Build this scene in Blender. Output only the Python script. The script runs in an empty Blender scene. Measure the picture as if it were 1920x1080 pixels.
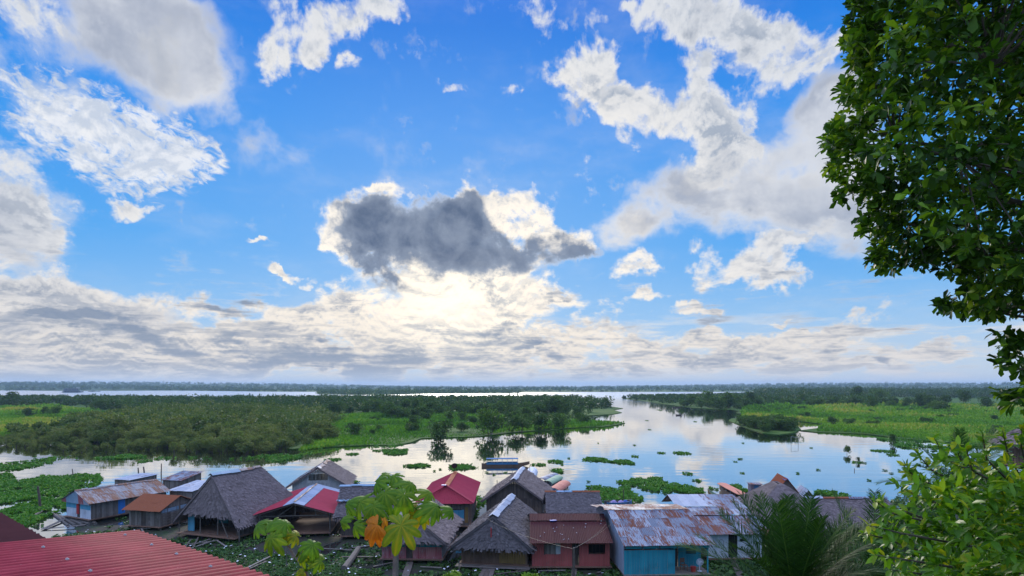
import bpy, math, random
import numpy as np
from mathutils import Vector, Matrix, noise as mnoise

random.seed(11)
RNG = np.random.default_rng(11)
R = math.radians
scene = bpy.context.scene
col = scene.collection

# ------------------------------------------------------------------ camera
CAM_H = 15.0
FPX = 1144.0
HOR = 724.0
HAZE_DENSITY = 0.00011
cam_d = bpy.data.cameras.new('camera')
cam = bpy.data.objects.new('camera', cam_d)
col.objects.link(cam)
cam.location = (0, 0, CAM_H)
cam.rotation_euler = (R(90), 0, 0)
cam_d.sensor_width = 36.0
cam_d.lens = 36.0 * FPX / 1920.0
cam_d.shift_y = (HOR - 540.0) / 1920.0
cam_d.clip_start = 0.05
cam_d.clip_end = 60000.0
scene.camera = cam
scene.view_settings.view_transform = 'Standard'
scene.view_settings.look = 'None'
scene.view_settings.exposure = 0.0
scene.view_settings.gamma = 1.0
scene.cycles.use_denoising = True
try:
    scene.cycles.denoiser = 'OPENIMAGEDENOISE'
    scene.cycles.denoising_input_passes = 'RGB_ALBEDO_NORMAL'
except Exception:
    pass
scene.cycles.max_bounces = 5
scene.cycles.diffuse_bounces = 2
scene.cycles.glossy_bounces = 3
scene.cycles.transmission_bounces = 3
scene.cycles.volume_bounces = 0
scene.cycles.transparent_max_bounces = 6
scene.cycles.sample_clamp_indirect = 4.0
scene.cycles.caustics_reflective = False
scene.cycles.caustics_refractive = False


def G(px, py, z=0.0):
    """world point on the level z seen at a photograph pixel"""
    D = (CAM_H - z) * FPX / (py - HOR)
    return Vector(((px - 960.0) / FPX * D, D, z))


def GD(px, py, D):
    return Vector(((px - 960.0) / FPX * D, D, CAM_H - (py - HOR) / FPX * D))


# ------------------------------------------------------------------ node helpers
class S:
    """a node socket with arithmetic"""
    def __init__(self, nt, sock):
        self.nt, self.s = nt, sock

    def _m(self, op, *o, clamp=False):
        n = self.nt.nodes.new('ShaderNodeMath')
        n.operation = op
        n.use_clamp = clamp
        for i, v in enumerate((self,) + o):
            if isinstance(v, S):
                self.nt.links.new(v.s, n.inputs[i])
            else:
                n.inputs[i].default_value = float(v)
        return S(self.nt, n.outputs[0])

    def __add__(self, o): return self._m('ADD', o)
    __radd__ = __add__
    def __sub__(self, o): return self._m('SUBTRACT', o)
    def __rsub__(self, o): return (self * -1.0) + o
    def __mul__(self, o): return self._m('MULTIPLY', o)
    __rmul__ = __mul__
    def __truediv__(self, o): return self._m('DIVIDE', o)
    def pow(self, o): return self._m('POWER', o)
    def clamp(self): return self._m('ADD', 0.0, clamp=True)
    def mx(self, o): return self._m('MAXIMUM', o)
    def mn(self, o): return self._m('MINIMUM', o)

    def smooth(self, a, b, c=0.0, d=1.0, kind='SMOOTHSTEP'):
        n = self.nt.nodes.new('ShaderNodeMapRange')
        n.interpolation_type = kind
        n.clamp = True
        self.nt.links.new(self.s, n.inputs['Value'])
        n.inputs['From Min'].default_value = a
        n.inputs['From Max'].default_value = b
        n.inputs['To Min'].default_value = c
        n.inputs['To Max'].default_value = d
        return S(self.nt, n.outputs['Result'])


def put(nt, sock, v):
    if isinstance(v, S):
        nt.links.new(v.s, sock)
    elif isinstance(v, (tuple, list)):
        sock.default_value = tuple(v) if len(v) != 3 or sock.type != 'RGBA' else (*v, 1.0)
    else:
        sock.default_value = v


def xyz(nt, x, y, z=0.0):
    n = nt.nodes.new('ShaderNodeCombineXYZ')
    for i, v in enumerate((x, y, z)):
        put(nt, n.inputs[i], v)
    return S(nt, n.outputs[0])


def sep(nt, v):
    n = nt.nodes.new('ShaderNodeSeparateXYZ')
    nt.links.new(v.s, n.inputs[0])
    return [S(nt, o) for o in n.outputs]


def noise(nt, vec=None, scale=5.0, detail=4.0, rough=0.5, dist=0.0, out='Fac', dims='3D'):
    n = nt.nodes.new('ShaderNodeTexNoise')
    n.noise_dimensions = dims
    if vec is not None:
        put(nt, n.inputs['Vector'], vec)
    n.inputs['Scale'].default_value = scale
    n.inputs['Detail'].default_value = detail
    n.inputs['Roughness'].default_value = rough
    n.inputs['Distortion'].default_value = dist
    return S(nt, n.outputs[out])


def mix(nt, fac, a, b, blend='MIX'):
    n = nt.nodes.new('ShaderNodeMix')
    n.data_type = 'RGBA'
    n.blend_type = blend
    put(nt, n.inputs[0], fac)
    put(nt, n.inputs[6], a)
    put(nt, n.inputs[7], b)
    return S(nt, n.outputs[2])


def vmath(nt, op, a, b=None, scale=None):
    n = nt.nodes.new('ShaderNodeVectorMath')
    n.operation = op
    put(nt, n.inputs[0], a)
    if b is not None:
        put(nt, n.inputs[1], b)
    if scale is not None:
        put(nt, n.inputs['Scale'], scale)
    return S(nt, n.outputs['Value' if op in ('LENGTH', 'DOT_PRODUCT', 'DISTANCE') else 'Vector'])
# ------------------------------------------------------------------ sky and sun
SUN_AZ, SUN_EL = R(-5.0), R(24.0)
world = bpy.data.worlds.new('World')
scene.world = world
world.use_nodes = True
nt = world.node_tree
nt.nodes.clear()
w_out = nt.nodes.new('ShaderNodeOutputWorld')
bg = nt.nodes.new('ShaderNodeBackground')
nt.links.new(bg.outputs[0], w_out.inputs[0])
tc = nt.nodes.new('ShaderNodeTexCoord')
direction = S(nt, tc.outputs['Generated'])
sky = nt.nodes.new('ShaderNodeTexSky')
sky.sky_type = 'NISHITA'
sky.sun_disc = False
sky.sun_elevation = SUN_EL
sky.sun_rotation = SUN_AZ
sky.air_density = 1.0
sky.dust_density = 0.15
sky.ozone_density = 2.5
STR = 0.05


def sky_dir(px, py):
    dx = (px - 960.0)
    return math.atan2(dx, FPX), math.atan2(HOR - py, math.hypot(dx, FPX))


dx_, dy_, dz_ = sep(nt, direction)
az = dx_._m('ARCTAN2', dy_)
el = dz_._m('ARCSINE')
ael = el._m('ABSOLUTE')
P0 = xyz(nt, az, el)
wn = noise(nt, P0, 6.0, 3.0, 0.55, out='Color')
wn = vmath(nt, 'SUBTRACT', wn, (0.5, 0.5, 0.5))
wn2 = vmath(nt, 'SUBTRACT', noise(nt, P0, 24.0, 4.0, 0.6, out='Color'), (0.5, 0.5, 0.5))
PW = vmath(nt, 'ADD', P0, vmath(nt, 'SCALE', wn, scale=0.13))
PW = vmath(nt, 'ADD', PW, vmath(nt, 'SCALE', wn2, scale=0.06))


_rot = {}


def rotated(base, rot):
    key = (id(base), rot)
    if key not in _rot:
        c, s_ = math.cos(R(rot)), math.sin(R(rot))
        # image-clockwise angles: the second axis points up
        _rot[key] = xyz(nt, vmath(nt, 'DOT_PRODUCT', base, (c, -s_, 0)), vmath(nt, 'DOT_PRODUCT', base, (s_, c, 0)))
    return _rot[key]


def blobs(lst, base):
    acc = None
    for (px, py, rx, ry, rot, amp) in lst:
        a, e = sky_dir(px, py)
        sx, sy = FPX / (rx * math.cos(a) ** 2), FPX / (ry * math.cos(a))
        rot = round(rot / 7.5) * 7.5
        c, s_ = math.cos(R(rot)), math.sin(R(rot))
        u, v = c * a - s_ * e, s_ * a + c * e
        q = nt.nodes.new('ShaderNodeVectorMath')
        q.operation = 'MULTIPLY_ADD'
        put(nt, q.inputs[0], rotated(base, rot))
        q.inputs[1].default_value = (sx, sy, 0)
        q.inputs[2].default_value = (-u * sx, -v * sy, 0)
        r = vmath(nt, 'LENGTH', S(nt, q.outputs['Vector']))
        t = r.smooth(1.45, 0.25, 0.0, amp)
        acc = t if acc is None else acc + t
    return acc


WHITE = [
    (150, 20, 140, 50, 0, .40), (40, 130, 110, 130, 0, .5),
    (255, 373, 62, 14, 3, .75), (0, 360, 110, 80, 25, .85), (40, 420, 90, 50, 10, .6), (280, 432, 50, 16, 8, .5),
    (535, 55, 80, 45, -25, .7), (620, 10, 130, 30, 0, .6), (508, 108, 30, 36, 20, .65), (585, 68, 45, 22, -15, .6),
    (725, 8, 50, 26, 0, .6), (752, 75, 36, 22, -30, .5), (660, 108, 22, 22, 0, .5), (925, 42, 24, 20, -40, .5),
    (1005, 35, 44, 22, 20, .65), (862, 150, 36, 15, 5, .58), (940, 168, 46, 18, 15, .66), (702, 355, 26, 12, 0, .8),
    (1105, 115, 66, 50, -35, .85), (1150, 190, 90, 48, 42, .85), (1270, 185, 110, 46, 12, .85), (1370, 235, 80, 46, 25, .8),
    (1340, 285, 80, 40, 10, .55), (1460, 300, 90, 50, 0, .5), (1570, 220, 60, 50, 0, .4), (1540, 440, 90, 40, 0, .5),
    (1340, 22, 120, 42, 28, .85), (1420, 85, 110, 42, 25, .8), (1550, 85, 36, 50, 0, .7), (1440, 158, 66, 28, 8, .75),
    (1315, 100, 44, 34, 0, .6), (1215, 0, 50, 18, 0, .6), (1150, 400, 60, 40, -25, .35), (1112, 330, 40, 46, 20, .6),
    (1350, 505, 88, 34, -18, .8), (1450, 522, 84, 24, 4, .95), (1325, 455, 34, 22, 30, .6), (1465, 465, 90, 34, -10, .65),
    (1185, 512, 64, 24, 0, .75), (1290, 582, 52, 11, 0, .7), (1170, 572, 80, 12, -8, .6), (1090, 602, 100, 13, -8, .65),
    (1440, 585, 32, 8, 0, .7), (470, 457, 30, 6, 4, .6), (540, 522, 50, 8, 3, .6), (965, 400, 64, 46, 10, .95),
    (1040, 440, 54, 34, 0, .85), (635, 465, 40, 28, 0, .8), (800, 565, 220, 62, 0, .75), (640, 600, 200, 45, 0, .55),
    (960, 565, 160, 50, 0, .6), (1480, 625, 200, 22, -7, .9), (1180, 655, 280, 30, -3, .9), (1620, 655, 280, 22, 0, .75), (1300, 690, 420, 18, 0, .7), (1100, 625, 120, 16, -5, .6),
    (-20, 545, 270, 90, 14, 1.05), (270, 600, 320, 66, 9, 1.0), (80, 650, 420, 66, 0, .95), (600, 650, 420, 50, 2, .9), (300, 690, 500, 30, 0, .7), (850, 640, 160, 40, 0, .5),
    (900, 690, 330, 26, 0, .55), (1400, 690, 500, 14, 0, .35), (520, 600, 120, 30, 0, .35),
]
DARK = [
    (775, 440, 150, 84, 0, 1.0), (880, 480, 110, 70, 30, .9), (700, 455, 80, 60, 0, .6), (1010, 488, 105, 38, -14, .75), (690, 440, 60, 50, 0, .7),
    (870, 400, 46, 46, 0, .6), (1080, 472, 36, 14, 0, .4),
]
SHADE = [
    (390, 642, 330, 22, 7, .85), (180, 620, 200, 24, 6, .45), (720, 685, 220, 22, 2, .9), (420, 560, 90, 12, 4, .5), (600, 640, 60, 12, 0, .5), (1020, 668, 70, 14, 2, .8),
    (930, 612, 50, 9, 0, .9), (985, 640, 46, 9, -4, .8), (500, 690, 200, 14, 0, .6), (560, 632, 130, 12, 3, .7), (760, 660, 120, 14, 0, .7), (120, 600, 160, 16, 8, .5), (1450, 522, 60, 12, 4, .6),
    (1160, 445, 60, 24, 0, .45), (1560, 340, 140, 30, 0, .3), (1630, 662, 34, 9, 0, .8),
    (20, 500, 200, 50, 14, .12), (1500, 650, 160, 8, 0, .4), (80, 690, 300, 20, 0, .4), (1050, 557, 40, 10, 0, .7),
]
MACK = [(225, 255, 190, 84, 14, 1.0), (340, 270, 100, 60, 25, .7), (90, 240, 80, 70, 0, .35)]

SOFT = [(300, 50, 150, 90, 30, .9), (340, 130, 100, 70, 35, .9), (200, 30, 120, 70, 0, .5), (60, 120, 110, 110, 0, .45), (1480, 320, 150, 90, 0, .95), (1575, 230, 90, 80, 0, .8), (1580, 400, 120, 100, 0, .9),
        (1400, 400, 100, 60, 0, .6), (1230, 380, 120, 60, -25, .75), (1150, 440, 70, 36, 0, .5), (30, 390, 110, 90, 20, .7), (520, 250, 150, 60, 25, .18), (1330, 30, 110, 40, 28, .4), (1420, 90, 110, 40, 25, .4),
        (-20, 540, 280, 90, 14, .6), (270, 610, 320, 60, 9, .6)]
m_white = blobs(WHITE, PW)
m_soft = blobs(SOFT, vmath(nt, 'ADD', P0, vmath(nt, 'SCALE', wn, scale=0.09)))
m_dark = blobs(DARK, PW)
m_shade = blobs(SHADE, PW)
m_mack = blobs(MACK, PW)

# cloud texture: isotropic overhead, drawn out sideways towards the horizon
yv = ael * 0.76 + (ael + 0.02)._m('LOGARITHM', math.e) * 0.12
xs = az * 1.0


def fbm(offx, offy):
    v = xyz(nt, xs + offx, yv + offy, 0.37)
    return noise(nt, v, 11.0, 10.0, 0.62, 0.25)


n0 = fbm(0.0, 0.0)
n1 = fbm(0.0, -0.010)
nf = noise(nt, xyz(nt, az + el * 0.5, el * 1.5, 3.1), 52.0, 5.0, 0.66, 0.6)
bil = noise(nt, xyz(nt, xs, yv, 1.9), 34.0, 4.0, 0.55)
puff = ((bil - 0.5)._m('ABSOLUTE')) * -4.0 + 0.45

nd = noise(nt, xyz(nt, az, el, 2.2), 15.0, 9.0, 0.60, 0.2)
masks = m_white + m_dark * 1.08
body = masks.smooth(0.02, 0.35)
dens = masks * 1.15 + (n0 - 0.5) * 5.0 + puff * 0.30 - 0.12
cov_c = dens.smooth(0.16, 1.02) * body
dens_a = m_mack * 1.2 + (nf - 0.5) * 4.2 + (n0 - 0.5) * 1.6
cov_a = dens_a.smooth(0.05, 1.30) * m_mack.smooth(0.02, 0.4)
ns = noise(nt, xyz(nt, xs, yv, 5.5), 9.0, 6.0, 0.52)
dens_s = m_soft * 1.1 + (ns - 0.5) * 3.0 + (n0 - 0.5) * 2.2
cov_s = dens_s.smooth(0.05, 1.05) * m_soft.smooth(0.02, 0.3) * 0.95
band = noise(nt, xyz(nt, az * 0.9, ael * 7.0, 8.8), 7.0, 6.0, 0.6)
veil = noise(nt, xyz(nt, az * 0.7, yv * 1.6, 7.7), 5.0, 7.0, 0.62).smooth(0.46, 0.86) * 0.26
cover = cov_c.mx(cov_a * 0.94).mx(cov_s).mx(veil)
cover = cover.mx(band.smooth(0.46, 0.62) * ael.smooth(0.13, 0.07) * ael.smooth(0.0, 0.02) * 0.75)

thick = dens.smooth(0.55, 1.9)
relief = ((n0 - n1) * 11.0 + puff * 0.30 + 0.42).clamp()

# angular distance to the bright place under the central cloud
ga, ge = sky_dir(850, 560)
gv = vmath(nt, 'SUBTRACT', P0, (ga, ge, 0))
gd = vmath(nt, 'LENGTH', vmath(nt, 'MULTIPLY', gv, (0.72, 1.0, 0.0)))
glow = gd.smooth(0.135, 0.0)
glow_w = gd.smooth(0.50, 0.02)

# clear air
base = mix(nt, 1.0, S(nt, sky.outputs[0]), (STR, STR, STR, 1), 'MULTIPLY')
lowf = ael.smooth(0.0, 0.62)
ramp = nt.nodes.new('ShaderNodeValToRGB')
put(nt, ramp.inputs[0], ael)
els = ramp.color_ramp.elements
els[0].position, els[0].color = 0.0, (0.60, 0.74, 0.86, 1)
els[1].position, els[1].color = 0.62, (0.008, 0.16, 0.74, 1)
for p_, c_ in ((0.10, (0.24, 0.54, 0.92, 1)), (0.22, (0.075, 0.40, 0.93, 1)), (0.40, (0.03, 0.30, 0.90, 1))):
    e_ = els.new(p_)
    e_.color = c_
clear = mix(nt, 0.93, base, S(nt, ramp.outputs[0]))
haze_f = ael.smooth(0.20, 0.0)
clear = mix(nt, haze_f * 0.25, clear, (0.62, 0.72, 0.84, 1))
clear = mix(nt, glow_w * 0.22, clear, (0.62, 0.76, 0.95, 1))
dk = (m_dark * 1.25 + (nd - 0.5) * 3.4 + puff * 0.25).smooth(0.34, 1.25)
drel = (nd.smooth(0.36, 0.64) * 0.55 + puff * 0.15 + (m_dark - 0.75).smooth(0.0, 0.8) * 0.45).clamp()
band2 = noise(nt, xyz(nt, az * 1.3, ael * 9.0, 3.3), 11.0, 7.0, 0.62)
sh = (m_shade * 0.95 + (n0 - 0.5) * 2.6 + (band - 0.5) * 2.6 * ael.smooth(0.22, 0.10) + (band2 - 0.5) * 3.6 * ael.smooth(0.25, 0.12)).smooth(0.12, 1.35)
sh = sh.mx((0.5 - band).smooth(0.02, 0.14) * ael.smooth(0.15, 0.07) * cover * 0.65)
lit = mix(nt, glow_w, (0.75, 0.775, 0.82, 1), (1.22, 1.10, 0.92, 1))
lit = mix(nt, ael.smooth(0.22, 0.03) * 0.65, lit, (0.95, 0.84, 0.70, 1))
grey = mix(nt, ael.smooth(0.30, 0.05), (0.40, 0.46, 0.56, 1), (0.40, 0.43, 0.49, 1))
g_amt = (thick * 0.75 * (1.15 - relief) + (0.5 - relief).mx(0.0) * 0.5).clamp()
cc = mix(nt, g_amt, lit, grey)
cc = mix(nt, sh * 0.92, cc, mix(nt, glow_w, (0.23, 0.29, 0.40, 1), (0.21, 0.28, 0.40, 1)))
cc = mix(nt, dk, cc, mix(nt, drel, (0.36, 0.42, 0.53, 1), (0.115, 0.16, 0.255, 1)))
soft_w = (cov_s - cov_c * 0.6).clamp()
cc_s = mix(nt, ((ns * 0.6 + n0 * 0.4).smooth(0.40, 0.62) * 0.70 + dens_s.smooth(0.5, 1.4) * 0.35).clamp(), mix(nt, 0.35, lit, (0.80, 0.81, 0.84, 1)), (0.40, 0.44, 0.53, 1))
cc = mix(nt, soft_w * (1.0 - sh) * (1.0 - dk), cc, cc_s)
cc_a = mix(nt, relief, (0.62, 0.68, 0.78, 1), (0.86, 0.88, 0.92, 1))
cc = mix(nt, m_mack.smooth(0.2, 0.6), cc, cc_a)
cover_s = (cover + sh * 0.7).clamp().mx(dk * 0.98)
skyc = mix(nt, cover_s, clear, cc)
shine = glow * (1.0 - dk * 0.95) * (1.0 - sh * 0.6) * (relief * 0.5 + 0.62)
skyc = mix(nt, shine * 0.95, skyc, (1.32, 1.20, 0.98, 1))
warm = ael.smooth(0.12, 0.0) * 0.20
skyc = mix(nt, warm, skyc, (0.74, 0.68, 0.60, 1))
skyc = mix(nt, ael.smooth(0.036, 0.004) * 0.6, skyc, (0.62, 0.655, 0.70, 1))
# added fill light: unseen sky behind the viewer and overhead brightened for the foreground
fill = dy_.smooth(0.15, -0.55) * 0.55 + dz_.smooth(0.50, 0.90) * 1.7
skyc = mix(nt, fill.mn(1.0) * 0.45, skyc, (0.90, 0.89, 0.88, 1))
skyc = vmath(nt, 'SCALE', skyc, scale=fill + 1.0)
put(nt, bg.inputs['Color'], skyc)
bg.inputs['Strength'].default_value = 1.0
world.cycles.sampling_method = 'MANUAL'
world.cycles.sample_map_resolution = 512

sun_d = bpy.data.lights.new('sun', 'SUN')
sun_o = bpy.data.objects.new('sun', sun_d)
col.objects.link(sun_o)
sun_d.energy = 2.2
sun_d.angle = R(10)
sun_d.color = (1.0, 0.92, 0.80)
sd = Vector((math.sin(SUN_AZ) * math.cos(SUN_EL), math.cos(SUN_AZ) * math.cos(SUN_EL), math.sin(SUN_EL)))
sun_o.rotation_euler = (-sd).to_track_quat('-Z', 'Y').to_euler()
sun_o.location = (0, 0, 60)
# ------------------------------------------------------------------ mesh tools
class MB:
    """collects faces for ONE mesh object"""
    def __init__(self):
        self.v, self.f, self.var, self.uv, self.mi = [], [], [], [], []

    def quad(self, a, b, c, d, var=0.5, uv=None, mi=0):
        i = len(self.v)
        self.v += [tuple(a), tuple(b), tuple(c), tuple(d)]
        self.f.append((i, i + 1, i + 2, i + 3))
        self.var.append(var)
        self.uv.append(uv or ((0, 0), (1, 0), (1, 1), (0, 1)))
        self.mi.append(mi)

    def poly(self, pts, var=0.5, mi=0):
        i = len(self.v)
        self.v += [tuple(p) for p in pts]
        self.f.append(tuple(range(i, i + len(pts))))
        self.var.append(var)
        self.uv.append(tuple((p[0], p[1]) for p in pts))
        self.mi.append(mi)

    def box(self, c, s, var=0.5, rot=0.0, mi=0, mat=None):
        cx, cy, cz = c
        hx, hy, hz = s[0] / 2, s[1] / 2, s[2] / 2
        cr, sr = math.cos(rot), math.sin(rot)
        P = []
        for z in (-hz, hz):
            for x, y in ((-hx, -hy), (hx, -hy), (hx, hy), (-hx, hy)):
                q = (cx + x * cr - y * sr, cy + x * sr + y * cr, cz + z)
                if mat is not None:
                    q = tuple(mat @ Vector(q))
                P.append(q)
        for f in ((3, 2, 1, 0), (4, 5, 6, 7), (0, 1, 5, 4), (1, 2, 6, 5), (2, 3, 7, 6), (3, 0, 4, 7)):
            self.quad(*[P[k] for k in f], var=var, mi=mi)

    def beam(self, p0, p1, w, h=None, var=0.5, up=(0, 0, 1), mi=0):
        p0, p1 = Vector(p0), Vector(p1)
        h = h or w
        d = (p1 - p0).normalized()
        u = Vector(up)
        if abs(d.dot(u)) > 0.95:
            u = Vector((1, 0, 0))
        s = d.cross(u).normalized() * (w / 2)
        t = s.cross(d).normalized() * (h / 2)
        A = [p0 - s - t, p0 + s - t, p0 + s + t, p0 - s + t]
        B = [p1 - s - t, p1 + s - t, p1 + s + t, p1 - s + t]
        self.quad(A[3], A[2], A[1], A[0], var, mi=mi)
        self.quad(*B, var=var, mi=mi)
        for k in range(4):
            self.quad(A[k], A[(k + 1) % 4], B[(k + 1) % 4], B[k], var, mi=mi)

    def tube(self, pts, rad, n=7, var=0.5, mi=0, cap=True):
        pts = [Vector(p) for p in pts]
        rings = []
        for i, p in enumerate(pts):
            d = (pts[min(i + 1, len(pts) - 1)] - pts[max(i - 1, 0)]).normalized()
            u = Vector((0, 0, 1)) if abs(d.z) < 0.9 else Vector((1, 0, 0))
            s = d.cross(u).normalized()
            t = s.cross(d)
            r = rad[i] if isinstance(rad, (list, tuple)) else rad
            rings.append([p + (s * math.cos(a) + t * math.sin(a)) * r for a in [2 * math.pi * k / n for k in range(n)]])
        for a, b in zip(rings, rings[1:]):
            for k in range(n):
                self.quad(a[k], a[(k + 1) % n], b[(k + 1) % n], b[k], var, mi=mi)
        if cap:
            self.poly(rings[0][::-1], var, mi)
            self.poly(rings[-1], var, mi)

    def build(self, name, mats, parent=None, smooth=False, loc=None):
        me = bpy.data.meshes.new(name)
        me.from_pydata(self.v, [], self.f)
        me.attributes.new('var', 'FLOAT', 'FACE').data.foreach_set('value', self.var)
        uvl = me.uv_layers.new(name='UVMap')
        flat = [c for u in self.uv for p in u for c in p]
        uvl.data.foreach_set('uv', flat)
        for m in (mats if isinstance(mats, (list, tuple)) else [mats]):
            me.materials.append(m)
        me.polygons.foreach_set('material_index', self.mi)
        if smooth:
            me.polygons.foreach_set('use_smooth', [True] * len(self.f))
        me.update()
        o = bpy.data.objects.new(name, me)
        col.objects.link(o)
        if parent is not None:
            o.parent = parent
        if loc is not None:
            o.location = loc
        return o


def np_mesh(name, verts, faces, var, mats, smooth=False, mi=None):
    """many quads from arrays, as one mesh"""
    me = bpy.data.meshes.new(name)
    nv, nf = len(verts), len(faces)
    k = faces.shape[1]
    me.vertices.add(nv)
    me.vertices.foreach_set('co', np.ascontiguousarray(verts, dtype=np.float32).ravel())
    me.loops.add(nf * k)
    me.loops.foreach_set('vertex_index', np.ascontiguousarray(faces, dtype=np.int32).ravel())
    me.polygons.add(nf)
    me.polygons.foreach_set('loop_start', np.arange(0, nf * k, k, dtype=np.int32))
    me.polygons.foreach_set('loop_total', np.full(nf, k, dtype=np.int32))
    if smooth:
        me.polygons.foreach_set('use_smooth', np.ones(nf, dtype=bool))
    for m in (mats if isinstance(mats, (list, tuple)) else [mats]):
        me.materials.append(m)
    if mi is not None:
        me.polygons.foreach_set('material_index', np.ascontiguousarray(mi, dtype=np.int32))
    me.update(calc_edges=True)
    me.attributes.new('var', 'FLOAT', 'FACE').data.foreach_set('value', np.ascontiguousarray(var, dtype=np.float32))
    return me


def link(name, me, parent=None, loc=(0, 0, 0)):
    o = bpy.data.objects.new(name, me)
    col.objects.link(o)
    o.location = loc
    if parent is not None:
        o.parent = parent
    return o


def empty(name, loc=(0, 0, 0), rz=0.0):
    o = bpy.data.objects.new(name, None)
    o.empty_display_size = 0.3
    col.objects.link(o)
    o.location = loc
    o.rotation_euler = (0, 0, rz)
    return o


def tag(o, label=None, cat=None, group=None, kind=None):
    if label:
        o['label'] = label
    if cat:
        o['category'] = cat
    if group:
        o['group'] = group
    if kind:
        o['kind'] = kind
    return o


def copy_tree(o, parent=None):
    c = o.copy()
    col.objects.link(c)
    c.parent = parent
    for ch in o.children:
        copy_tree(ch, c)
    return c


def unit(a):
    return a / np.maximum(np.linalg.norm(a, axis=-1, keepdims=True), 1e-9)


def leaf_quads(P, axis, nrm, length, width):
    """diamond leaves: P base points, axis directions, nrm normals; returns verts and faces"""
    n = len(P)
    axis = unit(axis)
    side = unit(np.cross(axis, nrm))
    L = np.asarray(length).reshape(-1, 1) * np.ones((n, 1))
    W = np.asarray(width).reshape(-1, 1) * np.ones((n, 1))
    v = np.empty((n, 4, 3))
    v[:, 0] = P
    v[:, 1] = P + axis * L * 0.55 + side * W * 0.5
    v[:, 2] = P + axis * L
    v[:, 3] = P + axis * L * 0.55 - side * W * 0.5
    return v.reshape(-1, 3), np.arange(n * 4).reshape(n, 4)


def in_poly(pts, poly):
    x, y = pts[:, 0], pts[:, 1]
    inside = np.zeros(len(pts), bool)
    n = len(poly)
    for i in range(n):
        x1, y1 = poly[i]
        x2, y2 = poly[(i + 1) % n]
        c = ((y1 > y) != (y2 > y)) & (x < (x2 - x1) * (y - y1) / (y2 - y1 + 1e-12) + x1)
        inside ^= c
    return inside


def scatter_area(poly_px, spacing, rng, jitter=True, z=0.0):
    """points at about SPACING metres inside the ground area whose outline is seen at these pixels"""
    W = [tuple(G(px, py, z)[:2]) for px, py in poly_px]
    xs_ = [p[0] for p in W]
    ys_ = [p[1] for p in W]
    area = (max(xs_) - min(xs_)) * (max(ys_) - min(ys_))
    n = int(area / spacing ** 2)
    P = np.column_stack([rng.uniform(min(xs_), max(xs_), n), rng.uniform(min(ys_), max(ys_), n)])
    return P[in_poly(P, W)]


def vnoise(P, scale, seed=0.0):
    return np.array([mnoise.noise(Vector((p[0] * scale + seed, p[1] * scale, seed))) for p in P])


# ------------------------------------------------------------------ materials
MATS = {}


def new_mat(name):
    m = bpy.data.materials.new(name)
    m.use_nodes = True
    t = m.node_tree
    t.nodes.clear()
    out = t.nodes.new('ShaderNodeOutputMaterial')
    MATS[name] = m
    return m, t, out


def attr(t, name='var'):
    a = t.nodes.new('ShaderNodeAttribute')
    a.attribute_name = name
    return S(t, a.outputs['Fac'])


def obj_coord(t):
    return S(t, t.nodes.new('ShaderNodeTexCoord').outputs['Object'])


def world_pos(t):
    return S(t, t.nodes.new('ShaderNodeNewGeometry').outputs['Position'])


def obj_rand(t):
    return S(t, t.nodes.new('ShaderNodeObjectInfo').outputs['Random'])


def ramp3(t, fac, stops):
    r = t.nodes.new('ShaderNodeValToRGB')
    put(t, r.inputs[0], fac)
    e = r.color_ramp.elements
    e[0].position, e[0].color = stops[0][0], (*stops[0][1], 1)
    e[1].position, e[1].color = stops[-1][0], (*stops[-1][1], 1)
    for p, c in stops[1:-1]:
        e.new(p).color = (*c, 1)
    return S(t, r.outputs[0])


def principled(t, out, color, rough=0.7, bump=None, bstr=0.3, bdist=0.02, metal=0.0, spec=0.5, coat=None):
    b = t.nodes.new('ShaderNodeBsdfPrincipled')
    put(t, b.inputs['Base Color'], color)
    put(t, b.inputs['Roughness'], rough)
    put(t, b.inputs['Metallic'], metal)
    b.inputs['Specular IOR Level'].default_value = spec
    if bump is not None:
        bp = t.nodes.new('ShaderNodeBump')
        bp.inputs['Strength'].default_value = bstr
        bp.inputs['Distance'].default_value = bdist
        put(t, bp.inputs['Height'], bump)
        t.links.new(bp.outputs[0], b.inputs['Normal'])
    t.links.new(b.outputs[0], out.inputs['Surface'])
    return b


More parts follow.
